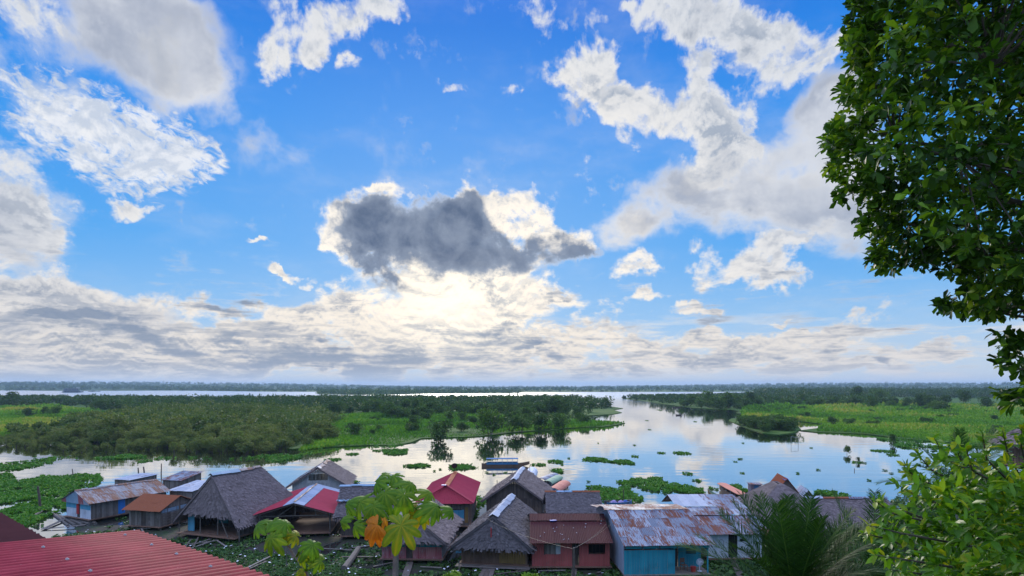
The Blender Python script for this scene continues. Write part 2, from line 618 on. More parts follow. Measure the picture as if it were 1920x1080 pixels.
def leaf_mat(name, stops, trans=0.35, rough=0.45, spec=0.4, vein=False, rnd=0.0, tcol=(1.25, 1.3, 0.6)):
    m, t, out = new_mat(name)
    f = attr(t)
    if rnd:
        f = f * (1 - rnd) + obj_rand(t) * rnd
    c = ramp3(t, f, [(p_, (k_[0] * 1.45, k_[1] * 1.30, k_[2] * .85)) for p_, k_ in stops])
    if vein == 'lobes':
        at = t.nodes.new('ShaderNodeAttribute')
        at.attribute_name = 'lobe'
        tt, vv, kk_ = sep(t, S(t, at.outputs['Vector']))
        av = vv._m('ABSOLUTE')
        rib = av.smooth(0.075, 0.02)
        ph = (tt * 11.0 - av * 2.6)._m('FRACT')
        sidev = (ph - 0.5)._m('ABSOLUTE').smooth(0.40, 0.5) * av.smooth(0.9, 0.3)
        c = mix(t, (rib * 0.8 + sidev * 0.5).clamp(), c, mix(t, 1.0, c, (1.4, 1.32, 1.4, 1), 'MULTIPLY'))
        c = mix(t, (ph - 0.22)._m('ABSOLUTE').smooth(0.16, 0.0) * 0.35, c, mix(t, 1.0, c, (0.62, 0.68, 0.6, 1), 'MULTIPLY'))
        blot = noise(t, xyz(t, tt * 1.0, vv * .6, kk_), 7.0, 5.0, 0.7)
        c = mix(t, blot.smooth(0.62, 0.72) * 0.5, c, (0.10, 0.07, 0.02, 1))
        c = mix(t, av.smooth(0.7, 1.0) * blot.smooth(0.4, 0.6) * 0.6, c, mix(t, 1.0, c, (1.9, 1.35, 0.7, 1), 'MULTIPLY'))
    elif vein:
        n_ = noise(t, obj_coord(t), 30.0, 3.0, 0.6)
        c = mix(t, n_.smooth(0.45, 0.75) * 0.35, c, mix(t, 1.0, c, (0.45, 0.5, 0.4, 1), 'MULTIPLY'))
    b = principled(t, out, c, rough, spec=spec)
    tr = t.nodes.new('ShaderNodeBsdfTranslucent')
    put(t, tr.inputs[0], mix(t, 1.0, c, (*tcol, 1), 'MULTIPLY'))
    ms = t.nodes.new('ShaderNodeMixShader')
    ms.inputs[0].default_value = trans
    t.links.new(b.outputs[0], ms.inputs[1])
    t.links.new(tr.outputs[0], ms.inputs[2])
    t.links.new(ms.outputs[0], out.inputs['Surface'])
    return m


def wood_mat(name, c1, c2, wear=(0.16, 0.13, 0.10), wear_amt=0.4, rough=0.8):
    """boards: colour varies board by board, with worn streaks along them"""
    m, t, out = new_mat(name)
    f = attr(t)
    c = mix(t, f, (*c1, 1), (*c2, 1))
    P = obj_coord(t)
    x, y, z = sep(t, P)
    st = noise(t, xyz(t, x * 9.0, y * 9.0, z * 1.2 + f * 40.0), 1.6, 5.0, 0.65)
    big = noise(t, P, 1.3, 4.0, 0.6)
    wmask = (st * 0.6 + big * 0.4).smooth(0.62 - wear_amt * 0.28, 0.72 - wear_amt * 0.1)
    c = mix(t, wmask * 0.85, c, (*wear, 1))
    c = mix(t, noise(t, P, 0.9, 3.0, 0.5).smooth(0.45, 0.8) * 0.5, c, mix(t, 1.0, c, (0.45, 0.42, 0.40, 1), 'MULTIPLY'))
    principled(t, out, c, rough, st, 0.5, 0.01)
    return m


def tin_mat(name, c1, c2, rust=0.35, rough=0.55, metal=0.1, rcol=(0.15, 0.050, 0.024), fade=None):
    """roofing sheets: each sheet rusts by its own amount, in streaks down the slope"""
    m, t, out = new_mat(name)
    f = attr(t)
    uv = S(t, t.nodes.new('ShaderNodeUVMap').outputs[0])
    u, v, _ = sep(t, uv)
    c = mix(t, f, (*c1, 1), (*c2, 1))
    cell = noise(t, xyz(t, f * 91.7, f * 37.0, 0), 5.0, 0.0, 0.0)
    n1_ = noise(t, xyz(t, u * 8.0 + f * 50, v * 0.75, f * 9.0), 1.6, 7.0, 0.70)
    n2_ = noise(t, xyz(t, u * 1.1, v * 1.0, 4.0), 0.9, 4.0, 0.6)
    amt = n1_ * 0.80 + n2_ * 0.25 + cell * 0.26
    lo = 0.89 - rust * 0.62
    rm = amt.smooth(lo, lo + 0.06)
    dark = noise(t, xyz(t, u * 6.0, v * 4.0, 0.0), 2.0, 5.0, 0.7)
    rc = mix(t, dark, tuple(k * 0.55 for k in rcol) + (1,), tuple(k * 1.75 for k in rcol) + (1,))
    c = mix(t, noise(t, xyz(t, u, v, 2.0), 2.3, 6.0, 0.7).smooth(0.4, 0.75) * 0.45, c, mix(t, 1.0, c, (0.60, 0.60, 0.62, 1), 'MULTIPLY'))
    c = mix(t, rm * 0.95, c, rc)
    principled(t, out, c, mix_val(t, rm, rough, 0.85), dark, 0.2, 0.01, metal=mix_val(t, rm, metal, 0.0), spec=0.12)
    return m


def mix_val(t, f, a, b):
    return f * (b - a) + a


def plain_mat(name, c, rough=0.7, c2=None, scale=3.0, bstr=0.3, metal=0.0, spec=0.5):
    m, t, out = new_mat(name)
    n_ = noise(t, obj_coord(t), scale, 6.0, 0.65)
    c2 = c2 or tuple(k * 0.55 for k in c)
    cc_ = mix(t, (n_ * 0.7 + attr(t) * 0.3).smooth(0.35, 0.7), (*c2, 1), (*c, 1))
    principled(t, out, cc_, rough, n_, bstr, 0.02, metal=metal, spec=spec)
    return m


def thatch_mat(name, c1, c2):
    m, t, out = new_mat(name)
    f = attr(t)
    P = obj_coord(t)
    n_ = noise(t, P, 16.0, 5.0, 0.7)
    big = noise(t, P, 0.8, 4.0, 0.6)
    c = mix(t, (f * 0.6 + n_ * 0.4), (*c1, 1), (*c2, 1))
    c = mix(t, big.smooth(0.45, 0.75) * 0.45, c, mix(t, 1.0, c, (0.60, 0.58, 0.55, 1), 'MULTIPLY'))
    principled(t, out, c, 0.9, n_, 0.6, 0.03, spec=0.2)
    return m


thatch_mat('thatch', (0.085, 0.066, 0.062), (0.30, 0.245, 0.235))
thatch_mat('thatch_dark', (0.06, 0.052, 0.052), (0.20, 0.175, 0.175))
tin_mat('tin_rusty', (0.12, 0.155, 0.215), (0.30, 0.345, 0.41), rust=0.41)
tin_mat('tin_patchy', (0.15, 0.20, 0.28), (0.34, 0.39, 0.45), rust=0.37)
tin_mat('tin_brown', (0.20, 0.205, 0.22), (0.33, 0.325, 0.335), rust=0.43, rcol=(0.23, 0.115, 0.065))
tin_mat('tin_allrust', (0.30, 0.16, 0.11), (0.24, 0.11, 0.07), rust=0.75, rcol=(0.22, 0.075, 0.035))
tin_mat('tin_white', (0.29, 0.35, 0.44), (0.43, 0.47, 0.53), rust=0.22)
tin_mat('tin_blue', (0.17, 0.29, 0.40), (0.29, 0.40, 0.50), rust=0.18)
tin_mat('tin_red', (0.34, 0.035, 0.058), (0.42, 0.050, 0.075), rust=0.05, metal=0.0)
tin_mat('tin_pinkish', (0.44, 0.075, 0.105), (0.50, 0.095, 0.125), rust=0.0, metal=0.0, rough=0.5)
tin_mat('tin_maroon', (0.060, 0.016, 0.017), (0.080, 0.022, 0.022), rust=0.16, metal=0.0, rough=0.7, rcol=(0.06, 0.02, 0.018))
tin_mat('tin_orange', (0.45, 0.17, 0.09), (0.40, 0.12, 0.06), rust=0.55, rcol=(0.30, 0.09, 0.04))
wood_mat('wood_old', (0.10, 0.078, 0.060), (0.22, 0.185, 0.155), (0.26, 0.24, 0.22), 0.4)
wood_mat('wood_dark', (0.050, 0.036, 0.028), (0.105, 0.080, 0.062), (0.16, 0.13, 0.11), 0.2)
wood_mat('wood_brown', (0.14, 0.075, 0.042), (0.20, 0.115, 0.070), (0.13, 0.10, 0.08), 0.3)
wood_mat('wood_floor', (0.16, 0.085, 0.050), (0.24, 0.14, 0.09), (0.10, 0.07, 0.05), 0.25)
wood_mat('paint_teal', (0.014, 0.24, 0.31), (0.022, 0.31, 0.38), (0.16, 0.26, 0.28), 0.25)
wood_mat('paint_tealdark', (0.012, 0.16, 0.18), (0.02, 0.22, 0.23), (0.10, 0.14, 0.14), 0.3)
wood_mat('paint_coral', (0.36, 0.075, 0.065), (0.42, 0.095, 0.080), (0.20, 0.10, 0.085), 0.3)
wood_mat('paint_red', (0.30, 0.055, 0.060), (0.42, 0.16, 0.16), (0.42, 0.38, 0.38), 0.45)
wood_mat('paint_ochre', (0.20, 0.115, 0.030), (0.27, 0.16, 0.045), (0.12, 0.09, 0.06), 0.25)
wood_mat('paint_white', (0.52, 0.57, 0.64), (0.64, 0.68, 0.72), (0.34, 0.34, 0.34), 0.35)
wood_mat('paint_blue', (0.02, 0.16, 0.46), (0.03, 0.21, 0.55), (0.10, 0.17, 0.30), 0.15)
wood_mat('paint_skyblue', (0.06, 0.30, 0.44), (0.10, 0.36, 0.50), (0.30, 0.36, 0.40), 0.35)
wood_mat('paint_green', (0.24, 0.36, 0.22), (0.30, 0.42, 0.27), (0.2, 0.26, 0.18), 0.25)
wood_mat('paint_salmon', (0.52, 0.17, 0.11), (0.60, 0.23, 0.15), (0.40, 0.22, 0.17), 0.3)
wood_mat('plank_pale', (0.30, 0.31, 0.31), (0.40, 0.41, 0.40), (0.2, 0.19, 0.17), 0.35)
plain_mat('painted_shade', (0.012, 0.011, 0.011), 0.9)  # near-black colour standing in for the shade inside openings
plain_mat('cloth_red', (0.55, 0.03, 0.03), 0.8)
plain_mat('cloth_blue', (0.06, 0.16, 0.50), 0.8)
plain_mat('cloth_white', (0.72, 0.74, 0.78), 0.8, c2=(0.5, 0.53, 0.58))
plain_mat('cloth_violet', (0.42, 0.34, 0.62), 0.8)
plain_mat('bark', (0.13, 0.105, 0.08), 0.9, scale=8.0)
plain_mat('bark_pale', (0.26, 0.25, 0.20), 0.85, scale=10.0)
plain_mat('log', (0.17, 0.145, 0.12), 0.85, scale=5.0)
plain_mat('metal_grey', (0.30, 0.32, 0.34), 0.45, metal=0.5)
plain_mat('metal_dark', (0.04, 0.04, 0.045), 0.5, metal=0.4)
plain_mat('tarp_blue', (0.02, 0.10, 0.55), 0.5)
plain_mat('plastic_red', (0.55, 0.05, 0.04), 0.5)
plain_mat('hull_blue', (0.03, 0.17, 0.33), 0.55, c2=(0.02, 0.10, 0.2))
plain_mat('canopy_blue', (0.03, 0.16, 0.36), 0.8, c2=(0.03, 0.12, 0.27), spec=0.1)
plain_mat('ship_paint', (0.50, 0.53, 0.55), 0.6)
plain_mat('ship_dark', (0.03, 0.06, 0.10), 0.6)

leaf_mat('thicket_leaf', [(0.0, (0.030, 0.060, 0.020)), (0.4, (0.062, 0.108, 0.034)), (0.7, (0.125, 0.150, 0.062)), (1.0, (0.085, 0.190, 0.036))], 0.32, rnd=0.25, spec=0.25, rough=0.6)
leaf_mat('tree_leaf', [(0.0, (0.016, 0.040, 0.014)), (0.5, (0.034, 0.080, 0.020)), (1.0, (0.075, 0.155, 0.030))], 0.28, rnd=0.35, spec=0.25, rough=0.6)
leaf_mat('far_leaf', [(0.0, (0.022, 0.046, 0.020)), (0.5, (0.038, 0.078, 0.028)), (1.0, (0.06, 0.11, 0.03))], 0.15, spec=0.1, rough=0.8)
leaf_mat('grass_leaf', [(0.0, (0.040, 0.120, 0.016)), (0.4, (0.075, 0.200, 0.022)), (0.75, (0.13, 0.25, 0.030)), (1.0, (0.24, 0.26, 0.07))], 0.30, spec=0.2, rough=0.6)
leaf_mat('hyacinth_leaf', [(0.0, (0.022, 0.085, 0.016)), (0.6, (0.045, 0.155, 0.026)), (1.0, (0.12, 0.24, 0.045))], 0.30, spec=0.15, rough=0.65)
leaf_mat('weed_leaf', [(0.0, (0.012, 0.036, 0.010)), (0.6, (0.030, 0.090, 0.018)), (0.92, (0.070, 0.16, 0.03)), (1.0, (0.34, 0.34, 0.30))], 0.2, spec=0.3, rough=0.5)
# ------------------------------------------------------------------ water
m, t, out = new_mat('river_water')
wp = world_pos(t)
wx, wy, wz = sep(t, wp)
r1 = noise(t, xyz(t, wx * 0.10, wy * 0.30, 0), 1.0, 3.0, 0.5)
r2 = noise(t, xyz(t, wx * 0.5, wy * 1.1, 3.3), 1.0, 2.0, 0.5)
calm = noise(t, xyz(t, wx * 0.012, wy * 0.02, 9.0), 1.0, 3.0, 0.5).smooth(0.38, 0.62)
hgt = r1 * 0.06 + r2 * 0.010 * calm
bp = t.nodes.new('ShaderNodeBump')
bp.inputs['Strength'].default_value = 0.55
bp.inputs['Distance'].default_value = 0.55
put(t, bp.inputs['Height'], hgt)
gl = t.nodes.new('ShaderNodeBsdfGlossy')
put(t, gl.inputs['Roughness'], wy.smooth(300, 900, 0.02, 0.22))
gl.inputs['Color'].default_value = (0.93, 0.93, 0.93, 1)
t.links.new(bp.outputs[0], gl.inputs['Normal'])
df = t.nodes.new('ShaderNodeBsdfDiffuse')
df.inputs['Color'].default_value = (0.055, 0.060, 0.052, 1)
fr = t.nodes.new('ShaderNodeFresnel')
fr.inputs['IOR'].default_value = 2.3
t.links.new(bp.outputs[0], fr.inputs['Normal'])
msx = t.nodes.new('ShaderNodeMixShader')
put(t, msx.inputs[0], (S(t, fr.outputs[0]) * 1.25 + 0.22).clamp())
t.links.new(df.outputs[0], msx.inputs[1])
t.links.new(gl.outputs[0], msx.inputs[2])
t.links.new(msx.outputs[0], out.inputs['Surface'])
b = MB()
b.quad((-14000, -60, 0), (14000, -60, 0), (14000, 13000, 0), (-14000, 13000, 0))
tag(b.build('water', m), kind='structure')


# ------------------------------------------------------------------ near bank and hillside
def sstep(a, b_, x):
    k = min(1.0, max(0.0, (x - a) / (b_ - a)))
    return k * k * (3 - 2 * k)


def shore_y(x):
    base = 61 + 5 * sstep(-10, -30, x) - 2.5 * sstep(-40, -56, x) - 3 * sstep(10, 24, x)
    return base + 2.0 * mnoise.noise(Vector((x * 0.15, 3.1, 0)))


def ground_z(x, y):
    n = mnoise.noise(Vector((x * 0.22, y * 0.22, 1.0))) * 0.16 + mnoise.noise(Vector((x * 0.7, y * 0.7, 5.0))) * 0.07
    z = 0.13 + n
    z -= 0.9 * sstep(shore_y(x) - 1.5, shore_y(x) + 4.0, y)
    z += max(0.0, 43.0 - y) * 0.27 * sstep(46, 38, y)
    z += 8.0 * sstep(22, 37, x) * sstep(56, 47, y) * sstep(24, 40, y)
    # small pools between the houses
    for (cx, cy, r) in POOLS:
        d = math.hypot((x - cx) / r[0], (y - cy) / r[1])
        z -= 0.42 * sstep(1.3, 0.5, d)
    return z


POOLS = [(-15.3, 53.0, (2.4, 1.5)), (-13.0, 51.0, (2.6, 1.2)), (-49.5, 67.0, (3.2, 3.6)), (-47.2, 62.0, (2.2, 2.6)), (-4.9, 52.6, (0.8, 3.0)),
         (-16.9, 56.6, (0.6, 2.2))]
m, t, out = new_mat('bank_mud')
wp = world_pos(t)
g1 = noise(t, wp, 0.35, 6.0, 0.65)
g2 = noise(t, wp, 3.0, 6.0, 0.7)
c = mix(t, g2, (0.014, 0.013, 0.010, 1), (0.055, 0.046, 0.036, 1))
hillz = sep(t, wp)[2]
c = mix(t, hillz.smooth(0.6, 2.0) * g2.smooth(0.2, 0.6), c, (0.018, 0.040, 0.009, 1))
c = mix(t, (g1 * 0.6 + g2 * 0.4).smooth(0.46, 0.60), c, (0.020, 0.045, 0.010, 1))
principled(t, out, c, 0.8, g2, 0.7, 0.1, spec=0.3)
b = MB()
xs0 = np.arange(-80, 70.1, 1.0)
ys0 = np.arange(-6, 80.1, 1.0)
verts = np.array([(x, y, ground_z(x, y)) for y in ys0 for x in xs0])
nx = len(xs0)
faces = np.array([(j * nx + i, j * nx + i + 1, (j + 1) * nx + i + 1, (j + 1) * nx + i) for j in range(len(ys0) - 1) for i in range(nx - 1)])
tag(link('ground', np_mesh('ground', verts, faces, np.full(len(faces), .5), m, True)), kind='structure')

# ------------------------------------------------------------------ flat green land across the water
m, t, out = new_mat('meadow_ground')
wp = world_pos(t)
wx, wy, wz = sep(t, wp)
g1 = noise(t, xyz(t, wx * 0.011, wy * 0.022, 0), 1.0, 6.0, 0.62)
g2 = noise(t, xyz(t, wx * 0.10, wy * 0.16, 0), 1.0, 6.0, 0.7)
c = ramp3(t, g1 * 0.55 + g2 * 0.45, [(0.34, (0.016, 0.045, 0.007)), (0.48, (0.034, 0.092, 0.009)), (0.58, (0.065, 0.125, 0.014)), (0.68, (0.11, 0.13, 0.028))])
principled(t, out, c, 0.9, g2, 0.8, 0.6, spec=0.15)
meadow = m


def land(name, pts_px, z=0.22, mat=meadow):
    b = MB()
    top = [G(px, py, 0.0) for px, py in pts_px]
    for p in top:
        p.z = z
    b.poly(top)
    o = b.build(name, mat)
    import bmesh
    bm = bmesh.new()
    bm.from_mesh(o.data)
    bmesh.ops.triangulate(bm, faces=bm.faces[:], ngon_method='EAR_CLIP')
    bmesh.ops.recalc_face_normals(bm, faces=bm.faces[:])
    for f in bm.faces:
        if f.normal.z < 0:
            f.normal_flip()
    # a bank that goes down into the water
    ed = [e for e in bm.edges if len(e.link_faces) == 1]
    r = bmesh.ops.extrude_edge_only(bm, edges=ed)
    for v in [g for g in r['geom'] if isinstance(g, bmesh.types.BMVert)]:
        v.co.z = -0.4
    bm.to_mesh(o.data)
    bm.free()
    tag(o, kind='structure')
    return o


ISLAND = [(-260, 826), (-60, 828), (0, 826), (40, 824), (60, 818), (95, 818), (130, 826), (240, 832), (330, 835), (430, 838), (500, 840), (548, 843), (585, 841), (640, 838),
          (690, 836), (740, 836), (770, 831), (790, 823), (850, 821), (900, 819), (935, 815), (960, 812), (1000, 809), (1030, 808), (1060, 804), (1090, 802), (1130, 801),
          (1160, 797), (1172, 794), (1150, 791), (1110, 788), (1097, 785.5), (1110, 783), (1090, 781), (1110, 779), (1150, 777), (1166, 774), (1150, 769), (1168, 766),
          (1130, 760), (1105, 755), (1060, 751), (1000, 749), (900, 748.5), (760, 749), (640, 749), (560, 750), (470, 751), (300, 750), (160, 749.5), (0, 749), (-300, 748), (-320, 800)]
RIGHT = [(1166, 747.5), (1200, 751.5), (1260, 760), (1300, 765), (1340, 768), (1372, 768.5), (1388, 771), (1380, 774), (1395, 777), (1392, 784), (1440, 785), (1470, 788), (1510, 792),
         (1542, 796), (1538, 803), (1500, 808), (1530, 811), (1560, 812), (1620, 814), (1660, 819), (1700, 824), (1760, 829), (1815, 833), (1950, 838), (2150, 842), (2600, 846),
         (2900, 760), (2400, 741.5), (1800, 737), (1560, 736.3), (1480, 736.6), (1410, 738), (1416, 740), (1350, 741.2), (1260, 742.5), (1200, 744.5)]
ISLET = [(1366, 789), (1380, 795), (1400, 803), (1430, 813), (1460, 816), (1490, 812), (1502, 806), (1495, 799), (1470, 793), (1440, 788), (1400, 785), (1372, 785)]
BAR = [(590, 736.8), (600, 739.5), (660, 740.5), (720, 740.2), (800, 738.4), (900, 737.6), (980, 737.2), (960, 735.8), (800, 735.6), (680, 735.4), (620, 735.8)]
FAR = [(-900, 728.2), (-300, 729.2), (0, 729.9), (200, 731.2), (400, 733.0), (480, 734.0), (620, 734.8), (760, 735.6), (900, 735.9), (1000, 735.2), (1150, 734.8), (1300, 734.6), (1500, 734.5),
       (1900, 734.2), (2600, 733.2), (3300, 731.0), (3000, 725.6), (1600, 725.4), (960, 725.4), (0, 725.4), (-1000, 725.4)]
land('island_meadow', ISLAND)
land('riverside_meadow', RIGHT)
land('bush_islet', ISLET)
land('far_sandbar', BAR)
land('far_shore', FAR, 0.5)


def hill_z(x, y):
    w = sstep(1300, 4200, y) * (5 + 30 * sstep(-300, -2400, x) + 24 * sstep(300, 2200, x)) + 6 * mnoise.noise(Vector((x * 0.0013, y * 0.0009, 0)))
    return w


b = MB()
hx = np.linspace(-6500, 6500, 90)
hy = np.linspace(1900, 9000, 40)
m, t, out = new_mat('hill_forest')
g2 = noise(t, world_pos(t), 0.02, 6.0, 0.7)
principled(t, out, ramp3(t, g2, [(0.3, (0.02, 0.045, 0.018)), (0.7, (0.06, 0.11, 0.03))]), 0.95, g2, 1.0, 8.0, spec=0.1)
verts = np.array([(x, y, hill_z(x, y) - 4.0) for y in hy for x in hx])
nx = len(hx)
faces = np.array([(j * nx + i, j * nx + i + 1, (j + 1) * nx + i + 1, (j + 1) * nx + i) for j in range(len(hy) - 1) for i in range(nx - 1)])
tag(link('hills', np_mesh('hills', verts, faces, np.full(len(faces), .5), m, True)), kind='structure')


# ------------------------------------------------------------------ crowns
def crown_arrays(rng, w, h, n_lobes, n_leaves, size, base=0.25, flat=1.0, aspect=0.62):
    """leaves of one crown spread over the shells of its lobes, with gaps between them"""
    c = np.column_stack([rng.normal(0, w * 0.23, n_lobes), rng.normal(0, w * 0.23, n_lobes), rng.uniform(h * (base + 0.14), h * 0.88, n_lobes)])
    taper = 1.0 - 0.5 * np.abs(c[:, 2] / h - 0.55)
    rad = rng.uniform(0.17, 0.30, n_lobes) * w * taper
    lobe = rng.integers(0, n_lobes, n_leaves)
    d = unit(rng.normal(0, 1, (n_leaves, 3)))
    r = rng.uniform(0.55, 1.08, (n_leaves, 1)) ** 0.7
    P = c[lobe] + d * r * rad[lobe][:, None] * np.array([1, 1, 0.8 * flat])
    P[:, 2] = np.maximum(P[:, 2], h * base * rng.uniform(0.4, 1.0, n_leaves))
    ax = unit(d * 0.8 + rng.normal(0, 0.6, (n_leaves, 3)) + np.array([0, 0, 0.15]))
    nr = unit(rng.normal(0, 0.7, (n_leaves, 3)) + d * 0.5 + np.array([0, 0, 0.5]))
    s = size * rng.uniform(0.6, 1.4, n_leaves)
    V, F = leaf_quads(P, ax, nr, s, s * aspect)
    lv = rng.uniform(0, 1, n_lobes)
    var = np.clip(0.65 * lv[lobe] + 0.35 * rng.uniform(0, 1, n_leaves), 0, 1)
    return V, F, var


def trunk_mb(rng, h, r, n_stems=1, spread=0.6, base=-0.6):
    b = MB()
    for k in range(n_stems):
        a = rng.uniform(0, 6.28)
        s = spread * rng.uniform(0.3, 1.0) if n_stems > 1 else spread * 0.3
        p0 = Vector((0.25 * math.cos(a) * (n_stems > 1), 0.25 * math.sin(a) * (n_stems > 1), base))
        p1 = p0 + Vector((s * 0.4 * math.cos(a), s * 0.4 * math.sin(a), h * 0.4 - base))
        p2 = p0 + Vector((s * math.cos(a + .3), s * math.sin(a + .3), h * 0.85 - base))
        b.tube([p0, p1, p2], [r, r * 0.7, r * 0.25], 5)
    return b


def plant_kinds(prefix, rng, n, w, h, lobes, leaves, size, matname, stems, base, tr=0.09):
    kinds = []
    for k in range(n):
        ww, hh = w * rng.uniform(0.85, 1.15), h * rng.uniform(0.85, 1.12)
        V, F, var = crown_arrays(rng, ww, hh, lobes, leaves, size, base)
        cm = np_mesh('crown', V, F, var, MATS[matname])
        to = trunk_mb(rng, hh, tr, stems, ww * 0.28)
        kinds.append((cm, to))
    return kinds


_proto = {}


def place_plant(name, kinds_key, kinds, k, loc, s, rz, label, cat, group=None, sz=1.0):
    key = (kinds_key, k)
    root = empty(name, loc, rz)
    root.scale = (s, s, s * sz)
    tag(root, label, cat, group)
    cm, tb = kinds[k]
    if key not in _proto:
        c_ = link('crown', cm, root)
        t_ = tb.build('trunk', MATS['bark'], root)
        _proto[key] = (c_, t_)
    else:
        for src in _proto[key]:
            o = src.copy()
            col.objects.link(o)
            o.parent = root
    return root


def mass(name, items, mat, label, cat='trees'):
    """a far wood that reads as one mass: ONE object"""
    Vs, Fs, vs, off = [], [], [], 0
    for V, F, var in items:
        Vs.append(V)
        Fs.append(F + off)
        vs.append(var)
        off += len(V)
    me = np_mesh(name, np.vstack(Vs), np.vstack(Fs), np.concatenate(vs), mat)
    return tag(link(name, me), label, cat, kind='stuff')


rng = np.random.default_rng(5)
THICK = [(20, 838), (60, 846), (130, 848), (330, 852), (470, 853), (548, 848), (585, 838), (622, 826), (612, 812), (600, 800), (640, 794), (560, 783), (430, 775), (300, 777), (180, 790), (70, 806)]
THICK2 = [(-40, 842), (30, 845), (60, 840), (50, 812), (0, 818)]
thick = plant_kinds('thicket', rng, 5, 6.0, 6.0, 14, 2300, 0.40, 'thicket_leaf', 7, 0.13)
bush = plant_kinds('bush', rng, 4, 5.0, 4.2, 10, 1500, 0.45, 'tree_leaf', 3, 0.05)
tree = plant_kinds('tree', rng, 4, 8.0, 9.5, 13, 1500, 0.75, 'tree_leaf', 1, 0.30, 0.16)

pts = np.vstack([scatter_area(THICK, 3.9, rng), scatter_area(THICK2, 4.2, rng)])
order = np.argsort(pts[:, 1])
pts = pts[order]
N_IND = 190
far_items = []
for i, (x, y) in enumerate(pts):
    front = HOR + CAM_H * FPX / y
    s = rng.uniform(0.62, 1.02) * (0.50 + 0.50 * sstep(40, 240, 960 + x / y * FPX)) * (0.52 + 0.48 * sstep(847, 822, front)) * (1.0 + 0.50 * mnoise.noise(Vector((x * .06, y * .035, .7)))) * (1.45 if rng.uniform() < .06 and front < 838 else 1.0)
    if i < N_IND:
        place_plant('thicket_shrub', 'thick', thick, int(rng.integers(0, 5)), (x, y, 0.05), s, rng.uniform(0, 6.28),
                    'tall brownish green shrub at the flooded front of the island thicket', 'shrub', 'flooded thicket shrubs', rng.uniform(0.85, 1.1))
    elif rng.uniform() < 0.9:
        V, F, var = crown_arrays(rng, 6.6 * s, 5.6 * s * rng.uniform(.8, 1.15), 7, 260, 0.75, 0.14)
        far_items.append((V + np.array([x, y, 0.0]), F, np.clip(var * 0.6 + rng.uniform(0, .4), 0, 1)))
mass('island_thicket', far_items, MATS['thicket_leaf'], 'dense brownish green thicket covering the middle of the island behind its front shrubs', 'thicket')

# trees and bushes one can tell apart (pixel of the foot, height in metres, kind)
SINGLES = [
    ('island_tree', 'tree', 104, 783, 6.2, 'dark rounded tree alone in the pale meadow on the left'),
    ('island_tree', 'tree', 86, 782, 4.6, 'small dark tree just left of the rounded tree in the pale meadow'),
    ('island_tree', 'bush', 53, 784, 4.4, 'small dark bush at the far left of the pale meadow'),
    ('island_tree', 'tree', 189, 775, 7.5, 'bushy tree at the right end of the pale meadow by the thicket'),
    ('island_tree', 'bush', 240, 771, 7.0, 'dark bush between the pale meadow and the back woods'),
    ('island_tree', 'tree', 23, 762, 10.0, 'bright green round tree at the left edge of the back woods'),
    ('shore_bush', 'bush', 822, 826, 5.2, 'round dark bush standing in the water edge left of the taller willow'),
    ('shore_bush', 'bush', 920, 816, 7.6, 'tall grey green tree at the water edge mirrored in the river above the blue boat'),
    ('shore_bush', 'bush', 976, 811, 6.0, 'bush at the water edge right of the tall mirrored tree'),
    ('shore_bush', 'bush', 1012, 808, 5.6, 'dark low bush at the water edge near the grassy point'),
    ('shore_bush', 'bush', 1046, 805, 5.4, 'last bush before the grassy point of the island'),
    ('island_tree', 'tree', 1048, 781, 10.5, 'big round crowned tree on the right part of the island'),
    ('island_tree', 'tree', 1004, 781, 7.0, 'green tree beside palm like foliage in the middle of the island meadow'),
    ('island_tree', 'tree', 950, 779, 9.0, 'rounded green tree left of the biggest crown on the island'),
    ('island_tree', 'bush', 1083, 785, 5.0, 'bush right of the biggest crown above the inlet'),
    ('island_tree', 'bush', 990, 789, 5.6, 'dull olive bush above the shore trees of the island'),
    ('island_tree', 'bush', 960, 792, 5.0, 'dark bush in the green meadow behind the mirrored tree'),
    ('riverside_tree', 'tree', 1608, 753, 13.5, 'tall dark conical tree rising over the riverside meadow'),
    ('riverside_tree', 'tree', 1640, 755, 14.0, 'tall layered tree just right of the conical one on the riverside meadow'),
    ('riverside_tree', 'tree', 1650, 757, 12.0, 'wide dark tree leaning against the layered tree'),
    ('riverside_tree', 'tree', 1446, 744, 14.0, 'dark tree standing up over the low woods at the left of the riverside meadow'),
    ('riverside_tree', 'bush', 1396, 766, 7.0, 'dark round bush by the narrow inlet on the riverside meadow'),
    ('riverside_tree', 'bush', 1504, 757, 8.0, 'low dark bush alone in the bright riverside meadow'),
    ('riverside_tree', 'bush', 1555, 760, 6.5, 'small dark bush in the riverside meadow left of the conical tree'),
    ('riverside_tree', 'bush', 1450, 758, 7.0, 'dark bush pair left of the low bush in the bright meadow'),
    ('riverside_tree', 'bush', 1406, 756, 7.5, 'bush behind the round one by the narrow inlet'),
    ('riverside_tree', 'tree', 1740, 764, 9.5, 'dark spreading tree in the right part of the riverside meadow'),
    ('riverside_tree', 'tree', 1770, 764, 9.0, 'dark bushy tree right of the spreading tree on the meadow'),
    ('riverside_tree', 'bush', 1762, 773, 6.5, 'low wide bush in front of the dark spreading trees'),
    ('riverside_tree', 'tree', 1806, 764, 11.0, 'tall dark tree at the right end of the meadow tree row'),
    ('riverside_tree', 'tree', 1850, 768, 9.0, 'dark tree beside the leafy branch at the right edge'),
    ('riverside_tree', 'bush', 1668, 766, 5.0, 'small bush below the layered tree in the meadow'),
    ('water_shrub', 'bush', 1588, 852, 1.9, 'thin leafy shrub standing alone in the open water'),
    ('water_shrub', 'bush', 1675, 833, 2.6, 'small shrub in the water near the riverside reeds'),
    ('water_shrub', 'bush', 1610, 867, 0.9, 'little tuft of shrub in open water on a patch of floating leaves'),
]
kk = {'tree': (tree, 9.5), 'bush': (bush, 4.2)}
